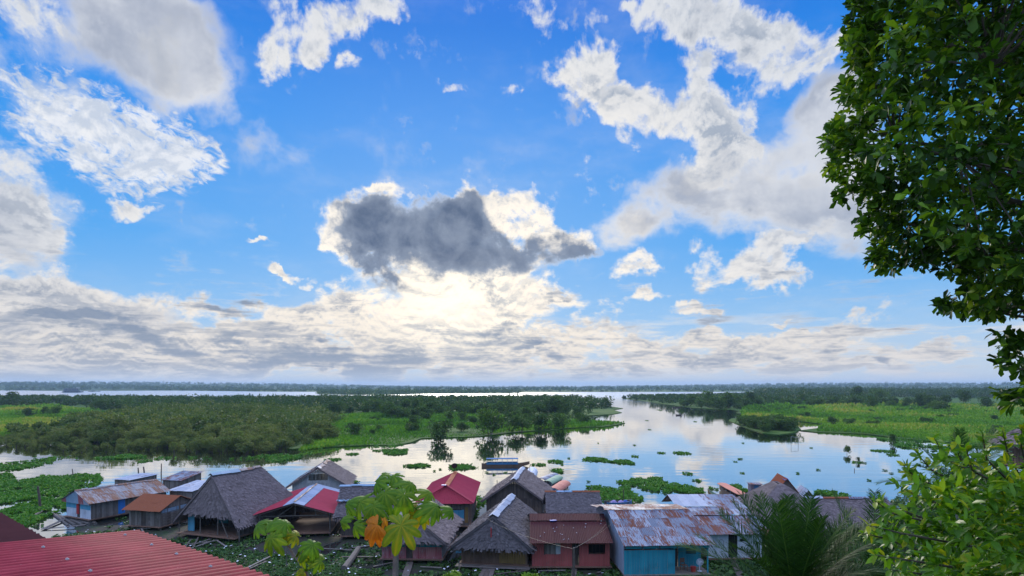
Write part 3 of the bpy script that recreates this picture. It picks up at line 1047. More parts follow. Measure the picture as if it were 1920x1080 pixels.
for i, (nm, kd, px, py, h, lab) in enumerate(SINGLES):
    p = G(px, py)
    kinds, h0 = kk[kd]
    s = h / h0
    r_ = place_plant(nm, kd, kinds, i % 4, (p.x, p.y, 0.1), s, i * 1.7, lab, 'tree' if kd == 'tree' else 'bush')
    if nm == 'water_shrub':
        r_.scale = (s * 0.55, s * 0.55, s)

# more of them, alike
def many(name, kd, poly, spacing, smin, smax, label, cat, group, limit):
    P_ = scatter_area(poly, spacing, rng)
    P_ = P_[np.argsort(P_[:, 1])][:limit]
    kinds, h0 = kk[kd]
    for x, y in P_:
        place_plant(name, kd, kinds, int(rng.integers(0, 4)), (x, y, 0.1), rng.uniform(smin, smax), rng.uniform(0, 6.28), label, cat, group)
    return len(P_)


ISLET_IN = [(1372, 790), (1384, 795), (1405, 803), (1432, 811), (1460, 813), (1488, 809), (1496, 804), (1485, 799), (1460, 794), (1430, 789), (1395, 787)]
many('islet_bush', 'bush', ISLET_IN, 3.6, 0.55, 0.95, 'dark green bush crowded on the small islet in the river', 'bush', 'bushes on the small islet', 60)
many('inlet_bush', 'bush', [(880, 806), (1040, 803), (1000, 797), (900, 800)], 7.0, 0.5, 0.9, 'low green bush along the meadow shore of the island', 'bush', 'bushes along the island shore', 26)
many('meadow_bush', 'bush', [(640, 832), (660, 800), (760, 780), (900, 776), (1080, 782), (1130, 795), (1040, 801), (960, 806), (880, 815), (790, 816)], 15.0, 0.35, 0.95, 'green bush standing in the island meadow', 'bush', 'bushes in the island meadow', 60)
many('reed_bush', 'bush', [(1400, 772), (1420, 762), (1560, 762), (1900, 772), (1900, 822), (1700, 815), (1560, 804)], 19.0, 0.25, 0.75, 'small dark bush standing in the riverside meadow grass', 'bush', 'small bushes in the riverside meadow', 60)
WOODS = [(-200, 770), (0, 763), (110, 764), (200, 770), (260, 776), (420, 774), (560, 781), (660, 792), (760, 788), (800, 783), (900, 781), (960, 786), (1060, 783), (1090, 778), (1130, 771),
         (1150, 766), (1120, 760), (1060, 752.5), (960, 750), (760, 750.5), (560, 752), (420, 753), (300, 752), (160, 751), (0, 750.5), (-200, 750)]
P_ = scatter_area(WOODS, 8.2, rng)
P_ = P_[np.argsort(P_[:, 1])]
nz = vnoise(P_, 0.012, 2.2)
P_ = P_[nz > -0.22]
items = []
for i, (x, y) in enumerate(P_):
    if i < 60:
        kd = 'tree' if rng.uniform() < .45 else 'bush'
        s = rng.uniform(.55, .9) if kd == 'tree' else rng.uniform(.9, 1.6)
        place_plant('wood_tree', kd, kk[kd][0], int(rng.integers(0, 4)), (x, y, 0.1), s, rng.uniform(0, 6.28),
                    'green tree in the nearer edge of the woods across the island', 'tree', 'trees at the edge of the island woods')
    else:
        h = min(rng.uniform(4.0, 9.0), max(2.6, 14.7 - 17.0 * y / FPX)) * rng.uniform(.75, 1.05)
        V, F, var = crown_arrays(rng, h * rng.uniform(.9, 1.4), h, 6, 110, 0.62 + y / 620.0, 0.06)
        items.append((V + np.array([x, y, 0]), F, np.clip(var * .55 + rng.uniform(0, .45), 0, 1)))
mass('island_woods', items, MATS['tree_leaf'], 'dark green woods across the back of the island along the wide river', 'woods')

RW = [(1167, 747.6), (1200, 751.4), (1260, 759.8), (1300, 764.8), (1340, 767.8), (1374, 768.3), (1430, 764), (1500, 765), (1570, 764), (1700, 769), (1840, 774), (2100, 775), (2300, 760), (2100, 741), (1800, 738), (1560, 737.5), (1430, 738.5), (1260, 743.5)]
P_ = scatter_area(RW, 12.5, rng)
nz = vnoise(P_, 0.006, 7.7)
pyx = HOR + CAM_H * FPX / P_[:, 1]
pxx = 960 + P_[:, 0] / P_[:, 1] * FPX
dens_ = np.where(pxx < 1400, 1.5, 0.34) + nz * 2.4 + (754 - pyx) * 0.025
P_ = P_[dens_ > rng.uniform(-0.1, 1.0, len(P_))]
P_ = P_[np.argsort(P_[:, 1])]
items = []
for i, (x, y) in enumerate(P_):
    if i < 50:
        kd = 'tree' if rng.uniform() < .4 else 'bush'
        place_plant('meadow_tree', kd, kk[kd][0], int(rng.integers(0, 4)), (x, y, 0.1), rng.uniform(.6, 1.1) * (1.0 if kd == 'tree' else 1.6), rng.uniform(0, 6.28),
                    'dark green tree scattered over the riverside meadow on the right', 'tree', 'scattered trees of the riverside meadow')
    else:
        h = rng.uniform(5.5, 12.0)
        if 960 + x / y * FPX < 1420:
            h = min(h, max(2.5, 14.7 - 15.5 * y / FPX)) * rng.uniform(.8, 1.05)
        V, F, var = crown_arrays(rng, h * rng.uniform(.9, 1.5), h, 6, 90, 0.7 + y / 620.0, 0.06)
        items.append((V + np.array([x, y, 0]), F, np.clip(var * .5 + rng.uniform(0, .4), 0, 1)))
mass('riverside_woods', items, MATS['tree_leaf'], 'dark green woods and tree rows at the back of the riverside meadow', 'woods')

# far forest along the opposite shore and over the hills
items = []
FS = [(-900, 728.2), (-300, 729.2), (0, 729.9), (200, 731.2), (400, 733.0), (480, 734.0), (620, 734.8), (760, 735.6), (900, 735.9), (1000, 735.2), (1150, 734.8), (1300, 734.6), (1500, 734.5), (1900, 734.2), (2600, 733.2)]
for (a, b_) in zip(FS, FS[1:]):
    A_, B_ = G(*a), G(*b_)
    n = int((B_ - A_).length / 7.0)
    for k in range(n):
        p = A_.lerp(B_, k / n)
        back = rng.uniform(0, 1) ** 2 * 500 + 12
        q = p * (1 + back / p.length)
        h = rng.uniform(3, 8) if back < 120 else rng.uniform(7, 13)
        V, F, var = crown_arrays(rng, h * rng.uniform(.9, 1.6), h, 4, 34, 3.4, 0.0)
        items.append((V + np.array([q.x, q.y, 0.3 + max(0, hill_z(q.x, q.y)) * sstep(1900, 2500, q.y)]), F, var))
for k in range(2600):
    y = rng.uniform(2000, 5200)
    x = rng.uniform(-1.1, 1.1) * y
    h = rng.uniform(7, 14) * (1.5 if rng.uniform() < .04 else 1.0)
    V, F, var = crown_arrays(rng, h * rng.uniform(1.2, 2.0), h, 4, 30, 5.5, 0.0)
    items.append((V + np.array([x, y, hill_z(x, y) - 4]), F, var))
mass('far_forest', items, MATS['far_leaf'], 'long low forest line on the far shore under the horizon', 'forest')
items = []
for x, y in scatter_area(BAR, 14.0, rng):
    h = rng.uniform(3, 9)
    V, F, var = crown_arrays(rng, h * 1.3, h, 4, 40, 2.2, 0.0)
    items.append((V + np.array([x, y, 0.2]), F, np.clip(var + .2, 0, 1)))
mass('sandbar_trees', items, MATS['tree_leaf'], 'low green trees on the narrow bar in the middle of the far river', 'trees')


# ------------------------------------------------------------------ meadow grass and reeds: beyond counting
def grass(name, polys, n, label, hue_seed, hmul=1.0, bias=0.0, cat='grass'):
    Ps = []
    for poly in polys:
        xs_ = [p[0] for p in poly]
        ys_ = [p[1] for p in poly]
        q = np.column_stack([rng.uniform(min(xs_), max(xs_), n), rng.uniform(min(ys_), max(ys_), n)])
        Ps.append(q[in_poly(q, poly)])
    q = np.vstack(Ps)
    D = CAM_H * FPX / (q[:, 1] - HOR)
    P = np.column_stack([(q[:, 0] - 960) / FPX * D, D, np.full(len(q), 0.18)])
    k = len(P)
    hn = vnoise(P, 0.045, hue_seed)
    patch = vnoise(P * np.array([1, .5, 1]), 0.018, hue_seed + 3)
    size = np.clip(D * 0.0050, 0.5, 4.0) * rng.uniform(0.6, 1.5, k) * (1.0 + 1.1 * hn) * hmul
    ax = unit(np.column_stack([rng.normal(0, .45, k), rng.normal(0, .45, k), np.ones(k)]))
    nr = unit(np.column_stack([rng.normal(0, 1, k), rng.normal(0, 1, k), rng.normal(0, .3, k)]))
    V, F = leaf_quads(P, ax, nr, size, size * 0.55)
    var = np.clip(0.40 + bias + 0.95 * patch + 0.45 * hn + rng.normal(0, .14, k), 0, 1)
    return tag(link(name, np_mesh(name, V, F, var, MATS['grass_leaf'])), label, cat, kind='stuff')


M1 = [(0, 764), (110, 764), (200, 772), (160, 788), (70, 806), (0, 822)]
M2 = [(560, 848), (600, 815), (620, 800), (700, 793), (800, 786), (900, 786), (960, 793), (1050, 793), (1170, 794), (1130, 800), (1030, 807), (960, 811), (880, 820), (790, 822), (740, 835), (640, 837)]
M3 = [(1390, 776), (1400, 757), (1500, 754), (1700, 756), (1960, 766), (1960, 838), (1815, 832), (1700, 823), (1620, 813), (1530, 810), (1545, 797), (1470, 787), (1395, 784)]
M2B = [(590, 806), (640, 782), (760, 774), (900, 774), (970, 788), (900, 789), (700, 797)]
grass('island_grass', [M1, M2, M2B], 34000, 'bright green grass and water plants over the flat meadows of the island', 1.3, 0.8, 0.05)
grass('riverside_grass', [M3], 75000, 'mixed green and yellowish grass over the riverside meadow on the right', 4.1, 0.95, 0.06)


# ------------------------------------------------------------------ floating plants
def rosettes(P, rng, size, leaves=6):
    k = len(P)
    Pq = np.repeat(P, leaves, axis=0)
    n = len(Pq)
    a = rng.uniform(0, 6.28, n)
    tilt = rng.uniform(0.35, 1.3, n)
    ax = np.column_stack([np.cos(a), np.sin(a), tilt])
    Pq = Pq + np.column_stack([np.cos(a), np.sin(a), np.zeros(n)]) * size * 0.15
    nr = np.column_stack([-np.cos(a) * tilt, -np.sin(a) * tilt, np.ones(n)]) + rng.normal(0, .35, (n, 3))
    s = size * rng.uniform(.6, 1.4, n)
    V, F = leaf_quads(Pq, ax, nr, s, s * 0.75)
    var = np.clip(np.repeat(rng.uniform(0, 1, k), leaves) * .6 + rng.uniform(0, .4, n), 0, 1)
    return V, F, var


def mat_of_plants(name, px, py, rx, ry, label, cat='floating plants', group=None, size=0.30, density=5.0, mtl='hyacinth_leaf', ragged=0.5, n_min=10):
    c = G(px, py)
    D = c.y
    ax_, ay_ = rx / FPX * D, ry / FPX * D * D / CAM_H
    n = max(n_min, int(math.pi * ax_ * ay_ * density))
    u = rng.uniform(-1.25, 1.25, (n * 2, 2))
    w = np.hypot(u[:, 0], u[:, 1]) + ragged * np.array([mnoise.noise(Vector((p[0] * 1.6 + px, p[1] * 1.6 + py, .3))) + .5 * mnoise.noise(Vector((p[0] * 4.5 + px, p[1] * 4.5, 1.3))) for p in u])
    u = u[w < 1.0]
    if len(u) < 4:
        u = rng.uniform(-.6, .6, (6, 2))
    if 4 < len(u) < 900:
        # keep the plants that hang together
        q = u * np.array([ax_, ay_])
        near = np.hypot(q[:, None, 0] - q[None, :, 0], q[:, None, 1] - q[None, :, 1]) < 0.55 + ay_ * .06
        best, left = None, set(range(len(u)))
        while left:
            grp, todo = set(), [left.pop()]
            while todo:
                i = todo.pop()
                grp.add(i)
                nb = [j for j in np.nonzero(near[i])[0] if j in left]
                left.difference_update(nb)
                todo += nb
            if best is None or len(grp) > len(best):
                best = grp
        u = u[sorted(best)]
    P = np.column_stack([u[:, 0] * ax_, u[:, 1] * ay_, np.full(len(u), 0.02)])
    V, F, var = rosettes(P, rng, size)
    o = link(name, np_mesh(name, V, F, var, MATS[mtl]), None, (c.x, c.y, 0))
    tag(o, label, cat, group)
    return o


PATCHES = [
    (1222, 908, 50, 13, 'largest floating mat of water plants in the open river'),
    (1152, 926, 46, 15, 'floating plant mat drifting right behind the maroon roofed house'),
    (1287, 918, 26, 9, 'ragged plant mat at the right end of the largest one'),
    (1112, 925, 18, 6, 'small leafy mat beside the little moored dinghy'),
    (867, 876, 28, 4.5, 'flat plant mat left of the blue roofed boat'),
    (783, 874, 25, 3.6, 'narrow green mat floating left of the mat by the blue roofed boat'),
    (742, 848, 21, 5, 'ragged plant mat floating off the island meadow'),
    (714, 845, 14, 2, 'thin strip of plants left of the ragged mat off the island'),
    (531, 860, 24, 6.5, 'dense green mat floating before the island thicket above the thatched roofs'),
    (623, 863, 15, 3, 'small mat floating above the small thatched house'),
    (660, 852, 12, 2, 'thin row of plants between the dense mat and the ragged mat'),
    (1042, 866, 15, 3, 'thin plant mat right of the blue roofed boat'),
    (1008, 872, 15, 2.4, 'plant strip touching the bow of the blue roofed boat'),
    (1112, 861, 20, 3.6, 'left mat of the long broken row of plants in mid river'),
    (1136, 865, 10, 2.2, 'middle clump of the long broken row in mid river'),
    (1168, 867, 19, 3.6, 'right mat of the long broken row of plants in mid river'),
    (1045, 883, 10, 3.6, 'single oval mat below the thin mat right of the boat'),
    (1278, 850, 16, 2.6, 'dark plant mat farthest out right of the middle of the river'),
    (1240, 850, 6, 1.4, 'small dark clump left of the farthest mat'),
    (1191, 856, 6, 2, 'small round clump above the long broken row'),
    (1290, 889, 8, 3, 'spiky clump of plants above the largest mat'),
    (1307, 902, 7, 2, 'small dark mat right above the ragged mat'),
    (1387, 917, 16, 7, 'leafy mat beside the orange roofed longboat'),
    (1337, 917, 9, 3, 'small mat left of the orange roofed longboat'),
    (1557, 927, 26, 8, 'green mat behind the long tin ridged thatched roof'),
    (1653, 846, 20, 2.0, 'thin mat reaching out from the riverside reeds'),
    (1672, 853, 10, 1.6, 'tiny strip below the thin mat by the reeds'),
    (1612, 868, 10, 2.4, 'leaf patch around the little tuft in open water'),
    (897, 942, 13, 9, 'plants crowded between the red hipped roof and the thatched houses'),
    (886, 965, 9, 8, 'plants at the foot of the red hipped house'),
    (238, 857, 34, 4.5, 'long green mat before the dark thicket on the left'),
    (274, 865, 11, 2.4, 'small mat below the long mat before the thicket'),
    (1388, 861, 5, 1.4, 'tiny brown green clump out in the wide bend'),
    (650, 905, 22, 4, 'thin plants at the water edge behind the small thatched house'),
]
for px, py, rx, ry, lab in PATCHES:
    mat_of_plants('floating_plants', px, py, rx, ry, lab, size=0.34 if ry > 3 else 0.26, density=6.5, ragged=.5 if ry > 3.2 else .2)
for k in range(75):
    px, py = rng.uniform(600, 1760), 756 + 150 * rng.uniform() ** 1.2
    if in_poly(np.array([[px, py]]), ISLAND)[0] or in_poly(np.array([[px, py]]), RIGHT)[0] or in_poly(np.array([[px, py]]), ISLET)[0]:
        continue
    mat_of_plants('drifting_clump', px, py, rng.uniform(1.2, 3.2), rng.uniform(0.4, 0.9), 'tiny clump of plants drifting on the open river', 'floating plants', 'tiny drifting clumps', 0.24, 5.0, n_min=7)


def carpet(name, poly, n, label, mtl='hyacinth_leaf', size=0.34, holes=0.0, cat='ground cover', gap=0.35):
    xs_ = [p[0] for p in poly]
    ys_ = [p[1] for p in poly]
    q = np.column_stack([rng.uniform(min(xs_), max(xs_), n), rng.uniform(min(ys_), max(ys_), n)])
    q = q[in_poly(q, poly)]
    D = CAM_H * FPX / (q[:, 1] - HOR)
    P = np.column_stack([(q[:, 0] - 960) / FPX * D, D, np.zeros(len(q))])
    h1 = vnoise(P, 0.16, 3.7) + 0.5 * vnoise(P, 0.5, 1.1)
    P = P[h1 > holes - 0.9 + gap * 0]
    P[:, 2] = [max(0.02, ground_z(p[0], p[1]) if p[1] < 80 else 0.02) for p in P]
    V, F, var = rosettes(P, rng, size, 6)
    return tag(link(name, np_mesh(name, V, F, var, MATS[mtl])), label, cat, kind='stuff')


carpet('hyacinth_carpet', [(-60, 872), (20, 868), (80, 860), (104, 862), (95, 870), (50, 878), (16, 885), (34, 902), (60, 898), (80, 892), (110, 894), (135, 890), (186, 888), (192, 900), (180, 912), (125, 925),
                           (118, 938), (128, 955), (100, 965), (86, 972), (70, 980), (40, 990), (-60, 1000)], 9000, 'thick carpet of floating green water plants left of the tin roofed house', holes=0.40)
carpet('shore_plants', [(50, 858), (330, 858), (540, 852), (600, 842), (700, 838), (760, 832), (740, 841), (640, 845), (600, 853), (560, 857), (440, 862), (330, 861), (200, 862), (90, 862)], 2600,
       'fringe of floating plants along the dark island shore', holes=0.95, size=0.42)
carpet('reed_edge', [(1690, 823), (1760, 829), (1830, 833), (1920, 836), (1920, 842), (1800, 842), (1740, 846), (1690, 840), (1668, 830), (1640, 822)], 2200, 'flooded plants at the edge of the riverside meadow', holes=0.85, size=0.5)
carpet('bank_weeds', [(60, 975), (230, 960), (340, 985), (460, 1005), (700, 1005), (860, 1045), (1150, 1060), (1300, 1030), (1460, 1000), (1700, 1000), (1700, 1130), (100, 1130)], 24000, 'dark green weeds covering the muddy bank among the houses', 'weed_leaf', 0.20, holes=0.98)
carpet('bank_grass', [(360, 1030), (470, 1035), (620, 1060), (720, 1075), (720, 1130), (300, 1130), (330, 1040)], 9000, 'short green grass on the bank before the houses', 'weed_leaf', 0.14, holes=0.45)
carpet('slope_undergrowth', [(1130, 1062), (1300, 1050), (1420, 1030), (1500, 985), (1640, 960), (1760, 880), (1960, 850), (2500, 850), (2700, 1000), (2600, 1500), (1130, 1500)], 44000, 'dark green undergrowth on the slope below the palms and the bright bush', 'weed_leaf', 0.34, holes=0.20)
# ------------------------------------------------------------------ building kit
HR = np.random.default_rng(21)


def lerp(a, b, t):
    return a + (b - a) * t


def bil(a, b, c, d, u, v):
    return lerp(lerp(a, b, u), lerp(d, c, u), v)


def plane_n(a, b, c, d):
    n = (b - a).cross(d - a)
    if n.length < 1e-6:
        n = (b - a).cross(c - a)
    n.normalize()
    return n if n.z >= 0 else -n


def slab(mb, a, b, c, d, th, var=0.5, mi=0):
    n = plane_n(a, b, c, d) * th
    lo = [p - n for p in (a, b, c, d)]
    hi = [a, b, c, d]
    mb.quad(*hi, var=var, mi=mi)
    mb.quad(*lo[::-1], var=var, mi=mi)
    for k in range(4):
        mb.quad(lo[k], lo[(k + 1) % 4], hi[(k + 1) % 4], hi[k], var, mi=mi)


def thatch_plane(mb, a, b, c, d, rows=None, th=0.16, strip=0.105, fringe=True):
    """layers of palm leaf strips from eave (a-b) to ridge (d-c)"""
    a, b, c, d = [Vector(p) for p in (a, b, c, d)]
    slab(mb, a, b, c, d, th, 0.25)
    n = plane_n(a, b, c, d)
    H = ((d + c) / 2 - (a + b) / 2).length
    rows = rows or max(6, int(H / 0.20))
    for r in range(rows):
        v0 = r / rows
        wid = (bil(a, b, c, d, 1, v0) - bil(a, b, c, d, 0, v0)).length
        k = max(2, int(wid / strip))
        tone = HR.uniform(-.12, .12)
        for i in range(k):
            u = (i + HR.uniform(-.35, .35) + .5) / k
            du = 0.75 / k
            jl = HR.uniform(-0.5, 0.9) / rows
            va = v0 - 0.25 / rows - max(0, jl) * (1 if r else 1.6)
            vb = min(1.0, v0 + 1.15 / rows)
            lift = 0.02 + HR.uniform(0, .06)
            sk = HR.uniform(-.9, .9) * du
            p0 = bil(a, b, c, d, u - du + sk, va) + n * lift
            p1 = bil(a, b, c, d, u + du + sk, va) + n * (lift + HR.uniform(-.03, .03))
            p2 = bil(a, b, c, d, min(1, u + du), vb) + n * 0.012
            p3 = bil(a, b, c, d, max(0, u - du), vb) + n * 0.012
            mb.quad(p0, p1, p2, p3, float(np.clip(HR.normal(.45 + tone, .2), 0, 1)))
    if fringe:
        wid = (b - a).length
        k = int(wid / 0.09)
        dn = ((a + b) / 2 - (c + d) / 2).normalized()
        for i in range(k):
            u = (i + HR.uniform(0, 1)) / k
            p = lerp(a, b, u) - n * HR.uniform(0, th)
            L = HR.uniform(.10, .34)
            s = (b - a).normalized() * HR.uniform(.03, .07)
            q = p + dn * L * .75 + Vector((0, 0, -L * .5)) + s * HR.uniform(-1, 1)
            mb.quad(p - s - dn * .05, p + s - dn * .05, q + s * .6, q - s * .6, float(HR.uniform(.1, .7)))


def tin_plane(mb, a, b, c, d, sheet=0.82, course=1.9, pitch=0.13, amp=0.016, th=True, mi=0, warp=0.02, holes=0.0, vv=(0, 1)):
    """corrugated sheets laid course by course from eave (a-b) to ridge (d-c)"""
    a, b, c, d = [Vector(p) for p in (a, b, c, d)]
    n = plane_n(a, b, c, d)
    H = ((d + c) / 2 - (a + b) / 2).length
    Wd = max((b - a).length, (c - d).length)
    nr, ns = max(1, round(H / course)), max(1, round(Wd / sheet))
    for r in range(nr):
        va, vb = r / nr, (r + 1) / nr
        if r:
            va -= 0.10 / H
        for s in range(ns):
            if HR.uniform() < holes:
                continue
            ua, ub = s / ns, (s + 1) / ns
            k = max(2, int((ub - ua) * Wd / (pitch / 2)))
            var = float(HR.uniform(vv[0], vv[1]))
            off = 0.006 * r * -1 + HR.uniform(0, warp) + 0.015 * (nr - r)
            tilt = HR.uniform(-warp, warp)
            low, top = [], []
            for i in range(k + 1):
                u = lerp(ua, ub + 0.04 / Wd, i / k)
                w = amp * (1 if i % 2 else -1)
                low.append(bil(a, b, c, d, u, va + HR.uniform(-.004, .004)) + n * (w + off + tilt))
                top.append(bil(a, b, c, d, u, vb) + n * (w + off - 0.02))
            for i in range(k):
                u0, u1 = lerp(ua, ub, i / k) * Wd, lerp(ua, ub, (i + 1) / k) * Wd
                mb.quad(low[i], low[i + 1], top[i + 1], top[i], var, ((u0, va * H), (u1, va * H), (u1, vb * H), (u0, vb * H)), mi=mi)


def board_wall(mb, p0, p1, z0, z1, holes=(), bw=0.19, th=0.03, horizontal=False, vfn=None, gap=0.014, top=None):
    """boards from p0 to p1 (plan points) between two heights, leaving rectangular openings (u0,u1,z0,z1) free"""
    p0, p1 = Vector((p0[0], p0[1], 0)), Vector((p1[0], p1[1], 0))
    L = (p1 - p0).length
    e = (p1 - p0) / L
    nrm = Vector((e.y, -e.x, 0))

    def piece(u0, u1, za, zb, var):
        if u1 - u0 < .01 or zb - za < .01:
            return
        o = nrm * HR.uniform(0, .022)
        A = [p0 + e * u0 + o, p0 + e * u1 + o, p0 + e * u1 + o - nrm * th, p0 + e * u0 + o - nrm * th]
        lo = [Vector((q.x, q.y, za)) for q in A]
        hi = [Vector((q.x, q.y, zb)) for q in A]
        mb.quad(*hi, var=var)
        mb.quad(*lo[::-1], var=var)
        for k in range(4):
            mb.quad(lo[k], lo[(k + 1) % 4], hi[(k + 1) % 4], hi[k], var)
    if not horizontal:
        k = max(1, round(L / bw))
        for i in range(k):
            u0, u1 = i * L / k + gap / 2, (i + 1) * L / k - gap / 2
            uc = (u0 + u1) / 2
            var = float(vfn(uc) if vfn else HR.uniform(0, 1))
            zt = top(uc) if top else z1
            cuts = sorted([(h[2], h[3]) for h in holes if h[0] - 1e-6 <= uc <= h[1] + 1e-6])
            z = z0 - HR.uniform(0, .04)
            for (ha, hb) in cuts:
                piece(u0, u1, z, min(ha, zt), var)
                z = max(z, hb)
            piece(u0, u1, z, zt - HR.uniform(0, .02), var)
    else:
        k = max(1, round((z1 - z0) / bw))
        for i in range(k):
            za, zb = z0 + i * (z1 - z0) / k + gap / 2, z0 + (i + 1) * (z1 - z0) / k - gap / 2
            zc = (za + zb) / 2
            var = float(HR.uniform(0, 1))
            cuts = sorted([(h[0], h[1]) for h in holes if h[2] <= zc <= h[3]])
            u = 0
            for (ha, hb) in cuts:
                piece(u, ha, za, zb, var)
                u = max(u, hb)
            piece(u, L, za, zb, var)


def new_house(name, label, px, py, yaw, z0=0.5, cat='house', group=None):
    p = G(px, py, z0)
    return tag(empty(name, (p.x, p.y, z0), R(yaw)), label, cat, group)


def shell(root, W, L, h, front='wood_old', sides='wood_old', holes=(), side_holes=(), bw=0.19, z0=0.0, floor=True, posts=True, right=True, left=True, rmat=None, lmat=None, hz=False, zdown=0.9):
    """floor, posts and four walls of a house"""
    if floor:
        f = MB()
        k = max(3, int((L + .6) / .25))
        for i in range(k):
            f.box((W / 2, -0.3 + (i + .5) * (L + .6) / k, -0.05), (W + .3, (L + .6) / k - .01, 0.06), float(HR.uniform(0, 1)))
        for x in (0.1, W / 2, W - .1):
            f.beam((x, -.2, -.15), (x, L + .2, -.15), .12, .14, .3)
        f.build('floor', MATS['wood_floor'], root)
    if posts:
        for x in (0.06, W / 2, W - .06):
            for y in (0.06, L - .06):
                p = MB()
                p.tube([(x, y, -zdown), (x, y, 0.0)], .075, 6)
                p.build('post', MATS['log'], root)
    w = MB()
    board_wall(w, (0, 0), (W, 0), z0, h, holes, bw, horizontal=hz)
    w.build('wall', MATS[front], root)
    w = MB()
    board_wall(w, (W, L), (0, L), z0, h, (), bw)
    w.build('wall', MATS['wood_old'], root)
    if left:
        w = MB()
        board_wall(w, (0, L - .035), (0, .035), z0, h, side_holes if left == 'holes' else (), bw, horizontal=hz)
        w.build('wall', MATS[lmat or sides], root)
    if right:
        w = MB()
        board_wall(w, (W, .035), (W, L - .035), z0, h, side_holes if right == 'holes' else (), bw, horizontal=hz)
        w.build('wall', MATS[rmat or sides], root)


def gable_fill(root, x0, x1, y, z0, z1, mat, bw=0.2, name='gable', facing=-1, hole=None):
    mb = MB()
    mid = (x0 + x1) / 2
    W = x1 - x0
    tp = (lambda u: z0 + (z1 - z0) * (1 - abs(u - W / 2) / (W / 2)))
    if facing < 0:
        board_wall(mb, (x0, y), (x1, y), z0, z1, (hole,) if hole else (), bw, top=tp)
    else:
        board_wall(mb, (x1, y), (x0, y), z0, z1, (), bw, top=tp)
    return mb.build(name, MATS[mat], root)


def ridge_cap(roof, p0, p1, w, drop, mat, ragged=True):
    """bent sheets along a ridge"""
    mb = MB()
    p0, p1 = Vector(p0), Vector(p1)
    L = (p1 - p0).length
    e = (p1 - p0).normalized()
    s = Vector((-e.y, e.x, 0)).normalized()
    k = max(2, round(L / 1.1))
    for i in range(k):
        a, b = p0 + e * (i * L / k - .04), p0 + e * ((i + 1) * L / k + .04)
        z = Vector((0, 0, 0.05 + (HR.uniform(0, .06) if ragged else 0)))
        for sg in (1, -1):
            ww = w * (HR.uniform(.75, 1.2) if ragged else 1)
            o = s * sg * ww - Vector((0, 0, drop * ww / w))
            j = HR.uniform(-.08, .08) if ragged else 0
            v = float(HR.uniform(0, 1))
            q = (a + z, b + z, b + z + o + e * j, a + z + o - e * j)
            mb.quad(*q, var=v, uv=((0, 0), (1, 0), (1, .5), (0, .5)))
            mb.quad(*[p - Vector((0, 0, .02)) for p in q[::-1]], var=v)
    return mb.build('ridge_cap', MATS[mat], roof)


def battens(root, planes, mat='wood_dark', drop=0.12, name='rafter', n=4):
    """rafters under a roof plane, each on its own"""
    for (a, b, c, d) in planes:
        a, b, c, d = [Vector(p) for p in (a, b, c, d)]
        for i in range(n):
            u = (i + .02) / (n - 1) * .97 if n > 1 else .5
            mb = MB()
            dz = Vector((0, 0, -drop))
            mb.beam(lerp(a, b, u) + dz, lerp(d, c, u) + dz, .06, .08, .4)
            mb.build(name, MATS[mat], root)


def panel(root, name, mat, x0, x1, z0, z1, y=-0.035, frame=True, th=.03, fmat='wood_dark', axis='x', at=0.0):
    """door leaf or shutter set into a wall, with its frame as a sub-part"""
    mb = MB()
    if axis == 'x':
        board_wall(mb, (x0, y), (x1, y), z0, z1, (), .16, th)
    else:
        board_wall(mb, (at, x0), (at, x1), z0, z1, (), .16, th)
    o = mb.build(name, MATS[mat], root)
    if frame and axis == 'x':
        f = MB()
        t_ = .06
        yy = y - .012
        f.box((x0 - t_ / 2, yy, (z0 + z1) / 2), (t_, .05, z1 - z0 + 2 * t_), .3)
        f.box((x1 + t_ / 2, yy, (z0 + z1) / 2), (t_, .05, z1 - z0 + 2 * t_), .6)
        f.box(((x0 + x1) / 2, yy, z1 + t_ / 2), (x1 - x0 - .004, .05, t_), .5)
        f.build('frame', MATS[fmat], o)
    return o


# ------------------------------------------------------------------ 1 long tin house with the striped gable
r = new_house('tin_house', 'long low wooden house with patchy tin roof and striped coloured gable, at the left', 125, 966, -27, 0.45)
W, L, h, hr = 4.7, 8.6, 1.85, 3.0
shell(r, W, L, h, 'paint_white', 'wood_old', holes=[(2.1, 2.7, 0, 1.5)], zdown=.7)
mb = MB()
for k, (x0, x1) in enumerate(((0.02, 2.05), (2.75, W - .02))):
    mb = MB()
    board_wall(mb, (x0, -.03), (x1, -.03), 1.0, 1.72, (), .3, .02)
    mb.build('painted_band', MATS['paint_skyblue'], r)
panel(r, 'door', 'wood_dark', 2.12, 2.68, 0.0, 1.48, y=.06)
q = panel(r, 'door', 'paint_blue', 2.9, 3.65, 0.08, 1.75, axis='y', at=W + .03)
q['label'] = 'bright blue door in the long plank wall'
for k, (m_, f0, f1) in enumerate((('paint_red', -.35, .55), ('tin_blue', .55, 2.0), ('tin_blue', 2.0, 2.9), ('paint_red', 2.9, 3.9), ('tin_white', 3.9, 5.05))):
    mb = MB()
    tp = lambda x: 1.72 + (hr - 1.80) * (1 - min(1, abs(x - W / 2) / (W / 2 + .4)))
    n_ = max(2, int((f1 - f0) / .15))
    for i in range(n_):
        xa, xb = lerp(f0, f1, i / n_), lerp(f0, f1, (i + 1) / n_)
        y = -.42 + (.015 if i % 2 else -.015)
        mb.quad((xa, -.30, 1.58), (xb, -.30, 1.58), (xb, y + .05, tp(xb)), (xa, y + .05, tp(xa)), .3 + .2 * (k % 3), ((xa, 0), (xb, 0), (xb, 1), (xa, 1)))
        mb.quad((xa, -.27, tp(xa)), (xb, -.27, tp(xb)), (xb, -.27, 1.58), (xa, -.27, 1.58), .4)
    g_ = mb.build('gable_sheet', MATS[m_], r)
mb = MB()
